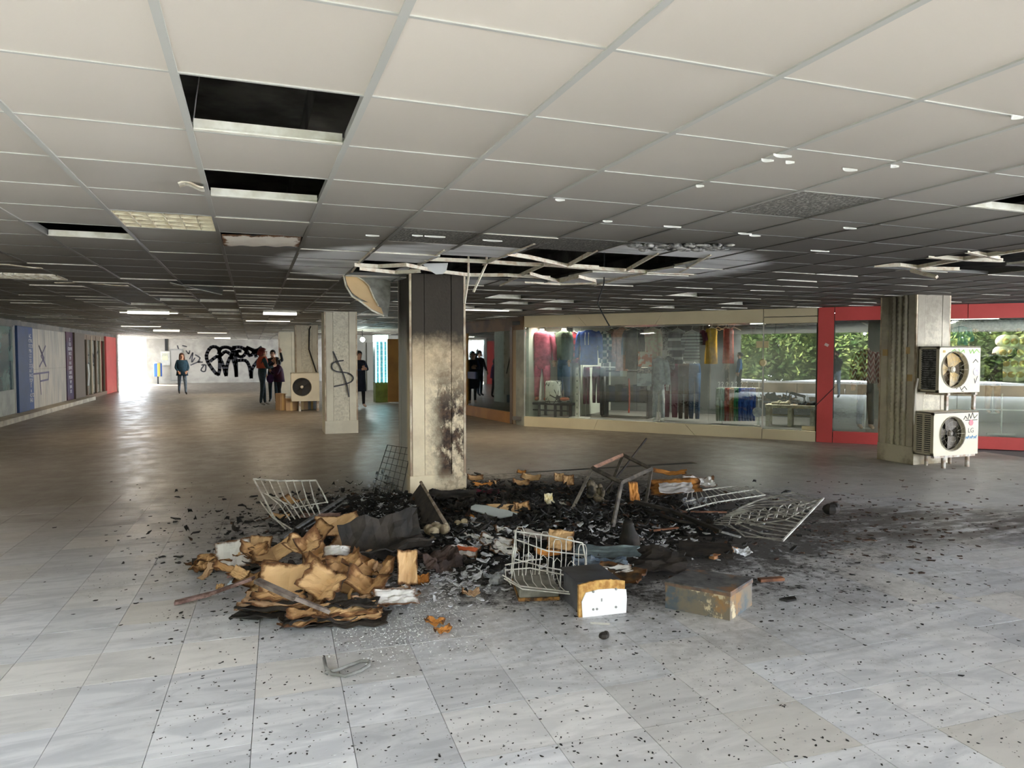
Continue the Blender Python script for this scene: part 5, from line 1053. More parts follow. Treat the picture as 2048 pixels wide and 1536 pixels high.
# strips and battens
def bar(pts, wd, th, mat, name, label, cat):
    m = MB(); P = [Vector(p_) for p_ in pts]
    for a, b in zip(P[:-1], P[1:]):
        d_ = b - a; m.box((a + b) / 2, (d_.length + wd * .3, wd, th), rz=math.atan2(d_.y, d_.x), ry=-math.atan2(d_.z, d_.to_2d().length))
    return tag(m.build(name, mat, bevel=.002), label, cat)
pinkm = M('pink_strip', (.34, .22, .20), (.10, .055, .045), 14, .7, bump=.5)
bar([at(352, 1205, .015), at(420, 1188, .05), at(505, 1157, .16)], .055, .02, pinkm, 'burnt_batten', 'long pinkish burnt strip running left from the cartons', 'batten')
bar([at(515, 1162, .34), at(590, 1196, .27), at(655, 1222, .16)], .05, .022, M('grey_strip', (.22, .18, .155), (.07, .05, .04), 10, .7, bump=.5), 'burnt_batten', 'grey burnt strip crossing the front of the cartons', 'batten')
bar([at(565, 1075, .05), at(625, 1035, .12), at(690, 993, .12)], .035, .02, M('dark_metal', (.10, .10, .10), (.2, .2, .2), 9, .5), 'metal_bar', 'dark metal bar sloping up behind the wire basket', 'bar')
bar([at(600, 1062, .03), at(650, 1032, .10), at(694, 1000, .10)], .012, .012, M('dark_metal', (0, 0, 0)), 'metal_bar', 'thin metal bar beside the wider one behind the basket', 'bar')
bar([at(1270, 1003, .16), at(1340, 1020, .12), at(1440, 1062, .06)], .04, .03, BURNT, 'burnt_batten', 'long black batten running right from the table frame', 'batten')
bar([at(1290, 1020, .10), at(1360, 1042, .08), at(1430, 1052, .05)], .03, .02, BURNT, 'burnt_batten', 'second black batten beneath the longer one', 'batten')
bar([at(1132, 1040, .05), at(1180, 1057, .04)], .03, .02, M('grey_strip', (0, 0, 0)), 'burnt_batten', 'short grey batten left of the table frame leg', 'batten')
bar([at(1100, 1058, .06), at(1135, 1075, .05), at(1165, 1095, .04)], .04, .02, BURNT, 'burnt_batten', 'short black batten behind the wire rack', 'batten')
bar([at(1436, 1062, .05), at(1480, 1074, .03)], .03, .012, wht, 'pale_strip', 'short pale strip before the crumpled wire basket', 'strip')
bar([at(1340, 1023, .05), at(1452, 1024, .03)], .03, .015, M('rust_strip', (.24, .10, .05), (.10, .04, .02), 9), 'rusty_strip', 'orange brown strip in front of the flat wire basket', 'strip')
bar([at(1300, 1062, .04), at(1355, 1055, .04)], .03, .015, M('rust_strip', (0, 0, 0)), 'rusty_strip', 'orange brown strip under the table frame', 'strip')
bar([at(1424, 1115, .015), at(1470, 1097, .02)], .05, .025, M('split_wood', (.50, .24, .10), (.26, .11, .05), 12), 'wood_strip', 'split orange wood strip at the edge of the dark board', 'wood strip')
bar([at(1520, 1160, .012), at(1564, 1157, .012)], .05, .022, M('rust_strip', (0, 0, 0)), 'wood_chip', 'rusty wood chip lying right of the metal box', 'wood chip')
bar([at(1182, 1246, .004), at(1218, 1248, .004)], .03, .004, white, 'white_strip', 'white strip on the floor below the white fronted box', 'strip')
# leaning plank with its pale edge, black shell, brown rag
pl_ = thing('leaning_plank', 'black plank with a pale edge leaning against the column foot', 'plank', at(865, 1080, .0)); Q0 = at(865, 1080)
a_, b_ = at(842, 988, .16) - Q0, at(893, 1073, .04) - Q0; d_ = (b_ - a_)
m = MB(); m.add([a_ + Vector((0, 0, .12)), b_ + Vector((0, 0, .10)), b_ - CR * .14 - Vector((0, 0, .04)), a_ - CR * .16 - Vector((0, 0, .10)), a_ + Vector((0, 0, .12)) + CF * .03, b_ + Vector((0, 0, .10)) + CF * .03, b_ - CR * .14 + CF * .03 - Vector((0, 0, .04)), a_ - CR * .16 + CF * .03 - Vector((0, 0, .10))], [(0, 1, 2, 3), (7, 6, 5, 4), (0, 4, 5, 1), (1, 5, 6, 2), (2, 6, 7, 3), (3, 7, 4, 0)]); m.build('board', BURNT, pl_)
m = MB(); m.tube([a_ + Vector((0, 0, .125)), a_.lerp(b_, .3) + Vector((0, 0, .12)), b_ + Vector((0, 0, .105))], [.018, .014, .02], 6); m.build('edge', M('pale_edge', (.46, .38, .30), (.2, .15, .1), 12, .7), pl_)
P = at(872, 1085, 0); m = MB()
for k in range(9): m.ball(P + Vector((R.uniform(-.08, .08), R.uniform(-.05, .05), R.uniform(.02, .16))), (R.uniform(.03, .06), .035, R.uniform(.02, .05)), 8, 6)
tag(m.build('foam_lump', M('foam_tan', (.40, .33, .22), (.16, .12, .08), 18, .9, bump=1), smooth=True), 'tan melted foam lump at the foot of the leaning plank', 'foam')
card(772, 1100, .66, .40, .42, .42, -.12, .13, BURNT, 'big black curved shell lying right of the plain brown board', .15, .9, -.15, .05, 'burnt_shell', 'shell', t_=.01)
card(877, 1120, .34, .22, .75, .5, .1, .08, M('brown_rag', (.085, .055, .045), (.03, .02, .018), 10, .8, bump=1), 'brown burnt rag in front of the leaning plank', .3, -.3, 0, .05, 'burnt_rag', 'rag')
card(925, 1105, .26, .16, -.3, .25, 0, .05, WCARD, 'white charred paper stack with orange scrap in the middle', 0, .2, 0, .03, 'paper_sheet', 'paper'); card(933, 1098, .18, .05, -.45, .3, 0, .10, M('orange_red', (.60, .13, .05)), 'orange red label strip on the white charred paper', name='label_strip', cat='strip')
for k, (px, py, w_, d_, yw, lab) in enumerate([(960, 1080, .2, .12, -.3, 'pale paper sheet above the orange label strip'), (990, 1085, .3, .14, -.35, 'brown and white paper sheet left of the wire rack'), (1010, 1100, .24, .12, -.5, 'crumpled white paper touching the wire rack'), (1020, 1070, .26, .1, 0, 'grey paper sheet behind the left end of the wire rack'), (940, 1078, .16, .08, -.4, 'narrow white paper left of the pale sheet')]):
    card(px, py, w_, d_, yw, .3, .1, .05, WCARD, lab, 0, .2, 0, .03, 'paper_sheet', 'paper')
# long pale blade and the boards behind it
P = at(988, 1024, .15); m = MB(); out = [(-.24, .035), (-.20, .06), (-.08, .055), (.05, .03), (.14, .02), (.20, .0), (.24, -.005), (.20, -.03), (.08, -.07), (-.05, -.05), (-.15, -.02), (-.235, .0)]
m.prism(out, 0, .022); o = m.build('plastic_board', M('pale_plastic', (.50, .53, .52), (.40, .42, .42), 3, .45), loc=P, rz=-.32 - YAW, bevel=.004); o.rotation_euler.x = .75; tag(o, 'long pale grey blade shaped panel lying in the middle of the heap', 'panel')
card(1005, 1018, .32, .12, -.02, .75, 0, .12, CARD, 'tan board behind the pale grey blade', 0); card(1043, 1016, .16, .12, .3, .9, 0, .12, CARD2, 'dark edged board end right of the tan board', .3); card(950, 1040, .14, .08, -.5, .4, 0, .07, OCARD, 'orange lump of board under the pale blade', .3, .3)
card(1098, 1000, .1, .12, .5, .9, 0, .12, M('yellow_white', (.62, .48, .2), (.7, .66, .55), 8), 'yellow and white curled scrap behind the heap', 0, .5); card(1118, 1008, .2, .06, -.1, .4, 0, .08, WCARD, 'white torn scrap right of the yellow curl', 0, .2)
P = at(925, 1060, .05); m = MB(); [m.ball(P + Vector((R.uniform(-.04, .04), R.uniform(-.03, .03), k * .02)), (.035, .03, .03), 8, 6) for k in range(5)]; tag(m.build('foam_lump', M('foam_cream', (.5, .42, .28), (.25, .18, .1), 18, .9, bump=1), smooth=True), 'small cream foam lump left of the pale sheets', 'foam')
for (px, py, w_, d_, yw, pt, mt, lab) in [(950, 958, .2, .1, .2, .5, CARD2, 'scorched scrap just right of the column foot'), (965, 972, .24, .08, .1, .5, OCARD, 'orange edged scrap right of the column foot'), (985, 967, .1, .08, 0, .6, CARD, 'small tan scrap behind the red ribbon of cloth'),
        (1043, 945, .12, .06, -.2, .5, OCARD, 'small orange scrap at the back edge of the heap'), (1062, 957, .26, .1, -.3, .6, CARD, 'tan folded scrap at the back of the heap'), (1042, 967, .2, .1, .1, .5, CARD2, 'brown scorched scrap in front of the tan folded one'),
        (1118, 956, .12, .12, 0, .9, CARD, 'left of two tan blocks at the back of the heap'), (1136, 962, .14, .14, .1, .9, CARD2, 'right of two tan blocks at the back of the heap'),
        (1085, 1075, .3, .1, -.05, .3, M('grey_board', (.28, .24, .21), (.14, .11, .1), 6), 'greyish board strip behind the wire rack'), (1095, 1108, .2, .09, .1, .4, OCARD, 'orange edged scrap seen through the wire rack')]:
    card(px, py, w_, d_, yw, pt, .05, .09, mt, lab, .2, .2)
card(1120, 1080, .20, .16, -.35, 1.0, 0, .24, CARD, 'pointed tan carton corner above the wire rack', .0)
card(955, 985, .5, .08, .06, .3, 0, .10, M('red_cloth', (.12, .015, .03), (.015, .012, .012), 8, .9), 'dark red scorched cloth along the column foot', 0, .3, 0, .03, 'cloth_strip', 'cloth'); card(905, 992, .5, .12, .02, .6, 0, .12, BURNT, 'black roll lying along the column foot', 0, .5, 0, .03, 'burnt_roll', 'roll')
# orange boards at the back right
card(1350, 976, .56, .34, -.12, .30, -.06, .16, OCARD, 'orange board with a white sheet glued to it', 0, .15, 0, .02, 'orange_board', 'board', t_=.012); card(1352, 975, .36, .22, -.12, .30, -.06, .185, M('white_sheet', (.70, .66, .66), (.6, .55, .55), 5), 'white sheet glued to the orange board', name='paper_sheet', cat='paper')
card(1398, 968, .36, .26, -.1, .25, 0, .16, WCARD, 'torn white board beyond the orange one', .1, .2, 0, .03); card(1340, 947, .4, .08, -.35, .5, 0, .20, OCARD, 'narrow orange strip at the top of the back boards', .2); card(1268, 985, .12, .24, .3, 1.1, .1, .16, OCARD, 'orange ragged board piece inside the table frame')
# table frame of square steel tube
def q3(px, py, f_): return atd(px, py, f_)
fr_m = M('scorched_steel', (.22, .19, .16), (.10, .09, .08), 14, .5, metal=.4); fr_r = M('rusty_steel', (.40, .22, .15), (.2, .12, .09), 12, .6)
T1, T2, T3, T4 = q3(1185, 936, 7.15), q3(1246, 910, 7.65), q3(1303, 938, 7.35), q3(1243, 966, 6.85); B1, B2, B3, B4 = q3(1136, 1036, 7.0), q3(1214, 990, 8.0), q3(1291, 1008, 7.5), q3(1221, 1076, 6.35)
fo_ = thing('table_frame', 'scorched square tube table frame tilted in the burnt heap', 'table frame', (T4.x, T4.y, 0)); off = Vector((T4.x, T4.y, 0))
def sq(a, b, r_, mat, nm, par):
    m = MB(); m.tube([a - off, b - off], r_ * 1.3, 4); return m.build(nm, mat, par)
sq(T1, T2, .016, fr_r, 'top_rail', fo_); sq(T2, T3, .016, fr_m, 'top_rail', fo_); sq(T3, T4, .016, fr_m, 'top_rail', fo_); sq(T4, T1, .018, fr_m, 'top_rail', fo_)
for a, b in ((T1, B1), (T2, B2), (T3, B3), (T4, B4)): sq(a, b, .016, fr_m, 'leg', fo_)
o = MB().tube([q3(1185, 1010, 7.6), q3(1245, 940, 8.0), q3(1293, 877, 8.4)], .011, 6).build('iron_rod', BURNT); tag(o, 'thin black iron rod poking up through the table frame', 'rod')
# wire racks and baskets
wire_w = M('white_wire', (.66, .65, .60), (.40, .38, .34), 14, .5); wire_g = M('grey_wire', (.58, .57, .53), (.30, .28, .26), 10, .6); wire_d = M('dark_wire', (.05, .045, .04), rough=.6)
def rack(name, label, wires, mat, off_):
    o = thing(name, label, 'wire rack', off_); off_ = Vector(off_)
    for (nm, pts, r_, cl) in wires:
        MB().tube([Vector(p_) - off_ for p_ in pts], r_, 5, closed=cl).build(nm, mat, o)
    return o
def fB(px, py): return q3(px, py, 4.93 + (1185 - py) / 130 * .28 + (px - 1090) * .0006)
W = [('frame_bar', [fB(1027, 1062), fB(1100, 1072), fB(1165, 1086)], .006, False), ('frame_bar', [fB(1165, 1086), fB(1171, 1120), fB(1170, 1152)], .006, False), ('frame_bar', [fB(1031, 1060), fB(1028, 1100), fB(1022, 1145)], .006, False)]
for y0, y1, y2 in ((1078, 1102, 1110), (1118, 1135, 1148)): W.append(('frame_bar', [fB(1029, y0), fB(1095, y1), fB(1170, y2)], .005, False))
for k in range(6):
    x = 1040 + k * 25; yb = 1152 + k * 5; top = 1058 + k * 5 + (6 if k % 2 else -4); hw = 8
    W.append(('hook_wire', [fB(x - hw - 8 + k, yb), fB(x - hw, top + 40), fB(x - hw, top + 8), fB(x - hw * .6, top), fB(x + hw * .6, top), fB(x + hw, top + 8), fB(x + hw, top + 40), fB(x + hw - 4, yb + 3)], .0035, False))
for k in range(5):
    x = 1030 + k * 28; yb = 1160 + k * 5; top = 1098 + k * 6; W.append(('hook_wire', [fB(x - 7, yb), fB(x - 6, top + 8), fB(x, top), fB(x + 8, top + 8), fB(x + 7, yb)], .003, False))
def fBb(px, py): return q3(px, py, 4.85 - (py - 1130) * .004)
for (a, b, c) in (((1005, 1150), (1040, 1172), (1140, 1184)), ((1008, 1157), (1045, 1178), (1140, 1188)), ((1010, 1130), (1060, 1120), (1085, 1118)), ((1010, 1140), (1060, 1136), (1130, 1150))): W.append(('frame_bar', [fBb(*a), fBb(*b), fBb(*c)], .005, False))
for k in range(7): W.append(('basket_wire', [fBb(1010 + k * 17, 1136 + k * 1.5), fBb(1012 + k * 18, 1155 + k * 3), fBb(1022 + k * 18, 1170 + k * 2)], .003, False))
P = at(1090, 1190); rack('wire_rack', 'white wire display rack with looped hooks standing before the heap', W, wire_w, (P.x, P.y, 0))
def fA(px, py): return q3(px, py, 6.45 + (1060 - py) / 100 * .75)
W = [('frame_bar', [fA(507, 958), fA(560, 962), fA(632, 961)], .010, False), ('frame_bar', [fA(507, 958), fA(530, 1000), fA(548, 1035), fA(572, 1058)], .009, False), ('frame_bar', [fA(632, 961), fA(645, 985), fA(655, 1005)], .008, False), ('frame_bar', [fA(520, 1002), fA(545, 1035), fA(590, 1062), fA(640, 1060)], .007, False), ('frame_bar', [fA(525, 985), fA(590, 1015), fA(655, 1004)], .006, False)]
for k in range(7): W.append(('rib', [fA(522 + k * 16, 960), fA(538 + k * 15, 992 + k), fA(560 + k * 13, 1010 + k * 2), fA(580 + k * 10, 1040 - k * 2)], .006, False))
for k in range(5): W.append(('rib', [fA(545 + k * 20, 1020 - k), fA(555 + k * 19, 1005 - k * 2), fA(566 + k * 18, 1018)], .004, False))
P = at(590, 1060); rack('wire_basket', 'bent white wire basket standing left behind the cartons', W, wire_w, (P.x, P.y, 0))
def fC(px, py): return at(px, py, .14 - (py - 965) * .0015)
W = [('frame_bar', [fC(1372, 1020), fC(1430, 1005), fC(1530, 990)], .008, False), ('frame_bar', [fC(1372, 1003), fC(1440, 990), fC(1511, 979)], .007, False), ('frame_bar', [fC(1511, 979), fC(1520, 985), fC(1530, 990)], .008, False), ('frame_bar', [fC(1368, 985), fC(1420, 978), (fC(1465, 973))], .006, False), ('frame_bar', [fC(1428, 998), fC(1432, 1006)], .01, False)]
for k in range(12): W.append(('loop_wire', [fC(1378 + k * 12.5, 1018 - k * 2.2), fC(1372 + k * 11.5, 1002 - k * 1.9), fC(1376 + k * 8, 986 - k * 1.2), fC(1384 + k * 8, 984 - k * 1.1), fC(1384 + k * 11.6, 1000 - k * 1.9)], .004, False))
P = at(1450, 1015); rack('wire_basket', 'flattened white wire basket beside the orange boards', W, wire_w, (P.x, P.y, 0))
def fD(px, py): return at(px, py, max(.01, .26 * (px - 1420) / 225 + (1050 - py) * .002))
W = [('frame_bar', [fD(1647, 996), fD(1610, 1035), fD(1565, 1082)], .010, False), ('frame_bar', [fD(1647, 996), fD(1580, 1018), fD(1530, 1032), fD(1470, 1048)], .008, False), ('frame_bar', [fD(1565, 1082), fD(1530, 1076), fD(1480, 1062), fD(1434, 1044)], .006, False), ('frame_bar', [fD(1635, 1005), fD(1570, 1040), fD(1500, 1050)], .006, False)]
for k in range(13):
    u_ = k / 12; a = (1640 - 75 * u_, 1002 + 76 * u_); W.append(('twisted_wire', [fD(*a), fD(a[0] - 55 - 20 * math.sin(k * 1.7), a[1] - 12 * (1 - u_) - 5), fD(a[0] - 110 - 10 * math.sin(k), a[1] - 6 - 22 * u_), fD(a[0] - 150, a[1] + 8 - 38 * u_)], .006, False))
for k in range(8): x = 1590 - k * 19; W.append(('loop_wire', [fD(x, 1030 + k * 3), fD(x + 6, 1010 + k * 3), fD(x + 16, 1000 + k * 4), fD(x + 22, 1008 + k * 4), fD(x + 14, 1028 + k * 3)], .006, False))
P = at(1560, 1075); rack('wire_basket', 'crumpled wire basket with a raised corner at the right of the heap', W, wire_g, (P.x, P.y, 0))
g0, g1, g2, g3 = q3(775, 890, 8.35), q3(822, 897, 8.12), q3(800, 1002, 8.0), q3(745, 982, 8.25)
W = []
for k in range(6): u_ = k / 5; W.append(('grid_wire', [g0.lerp(g1, u_), g3.lerp(g2, u_)], .003, False))
for k in range(9): u_ = k / 8; W.append(('grid_wire', [g0.lerp(g3, u_), g1.lerp(g2, u_)], .003, False))
W.append(('frame_bar', [g0, g1, g2, g3], .006, True)); P = at(775, 995); rack('wire_grid', 'dark wire grid leaning on the left side of the scorched column', W, wire_d, (P.x, P.y, 0))
P = at(768, 990); m = MB()
for k in range(26): m.ball(P + Vector((R.uniform(-.12, .12), R.uniform(-.1, .05), R.uniform(.02, .30))), (R.uniform(.008, .02), .012, R.uniform(.012, .035)), 6, 4)
tag(m.build('melted_plastic', M('melted_grey', (.30, .31, .33), (.05, .05, .05), 14, .6)), 'grey melted plastic hanging in the dark wire grid', 'melted plastic', kind='stuff')
# rusty steel box
c0, c1_, c2_ = at(1330, 1216), at(1460, 1242), at(1504, 1211); c3_ = c0 + c2_ - c1_
def zof(px, py, P): return H + (Vector((P.x, P.y)).dot(CF.to_2d())) * (ray(px, py).z / (ray(px, py).dot(CF)))
ht = zof(1458.5, 1184, c1_); nt = NT('rusty_box'); p_ = nt.pos(); a1 = nt.noise(p_, 6, 7, .65); a2 = nt.noise(nt.map(p_, loc=(4, 2, 1)), 4, 6, .6)
c = nt.mix(nt.ramp(a1, .42, .6), (.09, .115, .135), (.19, .16, .12)); c = nt.mix(nt.ramp(a2, .52, .62), c, (.30, .17, .07)); c = nt.mix(nt.ramp(nt.noise(nt.map(p_, loc=(1, 7, 3)), 3.3, 6, .7), .60, .64), c, (.55, .46, .30)); nt.bump(a1, .3, .004); rbox = nt.col(c, .55)
nt = NT('scorched_lid'); a1 = nt.noise(nt.pos(), 5, 7, .65); a2 = nt.noise(nt.map(nt.pos(), loc=(4, 2, 1)), 4, 6, .6); c = nt.mix(nt.ramp(a1, .4, .62), (.035, .035, .04), (.12, .12, .125)); c = nt.mix(nt.ramp(a2, .54, .66), c, (.22, .11, .05)); lidm = nt.col(c, .5)
bo = thing('metal_box', 'rusty grey steel box with a closed lid on the floor at the right', 'metal box', (c0.x, c0.y, 0)); pol = [q - c0 for q in (c0, c1_, c2_, c3_)]
ce = sum((q for q in pol), Vector()) / 4
MB().prism([(q.x, q.y) for q in pol], 0, ht - .018).build('body', rbox, bo, bevel=.003)
MB().prism([((q - ce) * 1.012 + ce).to_2d() for q in pol], ht - .016, ht).build('lid', lidm, bo, bevel=.003)
MB().prism([((q - ce) * 1.016 + ce).to_2d() for q in pol], ht - .030, ht - .010).build('lid_rim', M('rusty_rim', (.22, .13, .08), (.10, .08, .07), 12, .6), bo)
MB().ball((ce.x, ce.y, ht + .001), (.012, .008, .003), 8, 5).build('lid_hole', black, bo)
# white fronted drawer
d0, d1 = at(1158, 1234), at(1250, 1224); dv = (d1 - d0); wd_ = dv.length; rz = math.atan2(dv.y, dv.x); db = thing('drawer_box', 'burnt grey drawer box with a white screwed front and crumbling top', 'drawer box', (d0.x, d0.y, 0), rz)
MB().bbox(.02, wd_ - .05, .02, .34, 0, .205).build('box', M('drawer_grey', (.055, .06, .07), (.12, .12, .13), 6, .5), db, bevel=.003)
MB().bbox(.0, wd_ - .03, .015, .36, .205, .213).build('top_sheet', M('drawer_top', (.06, .065, .08), (.02, .02, .02), 5, .4), db)
m = MB(); pts_t = [(x / 20, .205 + .02 * math.sin(PI * x / 20) + .006 * noise.noise(Vector((x * .9, 2, 0)))) for x in range(21)]; fib = [(0, -.012, .0), (.01, -.012, .0)]
vsf = []; 
for x, zt in pts_t: vsf += [(x * wd_ - .005, -.008, 0), (x * wd_ - .005, -.008, zt), (x * wd_ - .005, .016, zt - .004), (x * wd_ - .005, .016, 0)]
fsf = [(k * 4 + a, (k + 1) * 4 + a, (k + 1) * 4 + (a + 1) % 4, k * 4 + (a + 1) % 4) for k in range(20) for a in range(4)] + [(0, 1, 2, 3), (83, 82, 81, 80)]; m.add(vsf, fsf); m.build('chipboard_core', M('chipboard', (.62, .38, .13), (.40, .20, .06), 30, .95, bump=1.2), db)
m = MB(); m.prism([(.02, 0), (wd_ + .002, 0), (wd_ + .006, .10), (wd_ - .0, .152), (wd_ * .7, .165), (wd_ * .4, .168), (.04, .155), (.012, .10)], 0, .006); o = m.build('white_front', M('white_laminate', (.86, .86, .88), rough=.4), db, loc=(0, -.009, 0)); o.rotation_euler.x = PI / 2
for (x, z) in ((.09, .158), (wd_ - .07, .16), (.09, .045), (.115, .045), (wd_ - .07, .045)): m = MB(); m.lathe((x, -.012, z), [(.008, 0), (.008, .006), (.004, .008)], 10, 'Y'); o = m.build('screw', M('screw_grey', (.3, .3, .3), rough=.4), db)
MB().bbox(wd_ * .45, wd_ * .48, -.0165, -.0155, .09, .11).build('mark', M('screw_grey', (0, 0, 0)), db)
# foam block, burnt boards, sheet metal
f0, f1 = at(1038, 1203), at(1118, 1200); dv = f1 - f0; rz = math.atan2(dv.y, dv.x); fb = thing('foam_block', 'grey foam block with an orange burnt rim under the wire rack', 'foam block', (f0.x, f0.y, 0), rz)
MB().bbox(0, dv.length, 0, .42, .02, .085).build('block', M('foam_grey', (.26, .25, .21), (.15, .14, .12), 10, .9, bump=.6), fb, bevel=.012); MB().bbox(-.004, dv.length + .004, -.004, .43, 0, .022).build('burnt_rim', M('rim_orange', (.40, .20, .06), (.05, .03, .02), 18, .9), fb)
card(1290, 1130, .62, .46, -.18, .10, .02, .0, BURNT, 'large burnt board with a scorched orange rim behind the steel box', 0, .1, 0, .03, 'burnt_board', 'board', t_=.014); card(1410, 1105, .44, .34, -.28, .06, .0, .0, BURNT, 'dark board with a split wood edge right of the burnt board', 0, 0, 0, .008, 'burnt_board', 'board', t_=.016)
card(1235, 1160, .36, .26, -.5, .1, .05, .0, card_mat('scorched_rim', (.03, .025, .02), (.35, .18, .07), .8, .14), 'scorched board corner between drawer box and steel box', .1, .1, 0, .02, 'burnt_board', 'board', t_=.014)
card(1215, 1105, .50, .14, -.06, .4, 0, .10, M('sheet_steel', (.20, .25, .27), (.12, .15, .16), 5, .35, metal=.5), 'bluish sheet steel strip right of the wire rack', .05, .1, 0, .01, 'steel_sheet', 'sheet metal'); card(1200, 1128, .42, .12, -.05, .3, 0, .05, M('blue_film', (.03, .05, .08), (.16, .20, .25), 6, .3), 'dark blue crumpled film below the steel strip', .05, .2, 0, .03, 'plastic_film', 'film')
card(1225, 1142, .30, .08, .1, .4, 0, .05, WCARD, 'white torn sheet below the dark blue film', .1, .2, 0, .02, 'paper_sheet', 'paper')
# charred pot, ragged lump, small things
P = at(1260, 1098); m = MB(); m.lathe((0, 0, 0), [(.05, 0), (.09, .02), (.085, .10), (.06, .16), (.045, .22), (.04, .24)], 18); o = m.build('charred_pot', BURNT, loc=P, smooth=True); o.rotation_euler = (.1, -.15, 0); tag(o, 'black cone shaped pot under the right leg of the frame', 'pot')
P = at(1192, 1015); m = MB()
for k in range(14): m.ball(P + Vector((R.uniform(-.07, .07), R.uniform(-.05, .05), R.uniform(.05, .24))), (R.uniform(.03, .06), .04, R.uniform(.03, .07)), 8, 6)
tag(m.build('burnt_lump', M('lump_tan', (.20, .16, .11), (.02, .018, .016), 14, .9, bump=1), smooth=True), 'ragged tan and black lump inside the table frame', 'lump')
card(1390, 1005, .26, .14, 0, .3, 0, .07, gry, 'grey crumpled foil left of the flat wire basket', 0, .3, 0, .05, 'foil', 'foil')
for (px, py, w_, nm, mt, lab) in ((1662, 1030, .2, 'burnt_lump', BURNT, 'black burnt lump beyond the raised basket corner'), (1208, 1278, .07, 'burnt_lump', BURNT, 'small burnt lump alone on the floor below the drawer box'), (993, 1170, .12, 'charred_stub', gry, 'grey charred stub left of the foam block')):
    P = at(px, py); m = MB(); m.ball((0, 0, w_ * .3), (w_ * .5, w_ * .35, w_ * .3), 8, 6); m.ball((w_ * .2, 0, w_ * .45), (w_ * .25, w_ * .3, w_ * .2), 7, 5); tag(m.build(nm, mt, loc=P), lab, 'lump')
for (px, py, w_, d_, yw, mt, lab) in ((942, 1195, .12, .08, .1, CARD3, 'small tan carton scrap alone in front of the black ash'), (870, 1254, .12, .06, -.3, OCARD, 'upper of two orange scraps on the floor before the heap'), (885, 1268, .1, .05, .4, OCARD, 'lower of two orange scraps on the floor before the heap'), (1260, 1138, .05, .04, 0, wht, 'white scrap in the middle of the burnt board'), (1485, 1112, .14, .08, .2, wht, 'white crumpled paper right of the dark board'), (990, 1158, .2, .04, .6, gry, 'thin grey stub leaning left of the foam block')):
    card(px, py, w_, d_, yw, .15, 0, 0, mt, lab, .3, .3, 0, .02, 'scrap', 'scrap')
pts = [(648, 1316), (652, 1336), (664, 1348), (690, 1352), (720, 1342), (738, 1330), (738, 1322), (722, 1322), (700, 1330), (680, 1338), (668, 1342), (650, 1345)]
o = MB().tube([at(px, py, .018) for px, py in pts], .009, 8).build('hose_loop', M('grey_hose', (.30, .30, .29), (.16, .16, .15), 9, .5), smooth=True); tag(o, 'looped grey hose lying on the marble in the foreground', 'hose')
# charred scraps, one by one
scr = []
for k in range(5):
    m = sheet_mb(1, .55 + .1 * k, .3, .3, .06, k * 9.1, .12, .05); scr.append(m.mesh('charred_scrap', BURNT))
grp = 'charred scraps lying in the black heap'
for k in range(150):
    x_, y_, z_ = inheap(1.7, 1.5); s = .04 + .11 * rs.random() ** 2; me = scr[k % 5]
    o = inst('charred_scrap', me, (x_, y_, z_ + s * .12), (rs.uniform(-.6, .6), rs.uniform(-.5, .5), rs.uniform(0, 6.28)), None, (s, s, s)); tag(o, 'black charred scrap lying in the burnt heap', 'charred scrap', grp)
strip_me = [MB().box((0, 0, 0), (1, .12, .05)).mesh('charred_stick', mt) for mt in (BURNT, brn, M('grey_strip', (0, 0, 0)))]
for k in range(50):
    x_, y_, z_ = inheap(1.6, 1.4); s = .10 + .22 * rs.random()
    o = inst('charred_stick', strip_me[k % 3], (x_, y_, z_ + .02), (rs.uniform(-.2, .2), rs.uniform(-.25, .25), rs.uniform(0, 6.28)), None, (s, s, s)); tag(o, 'charred stick lying in the burnt heap', 'stick', 'charred sticks in the heap')

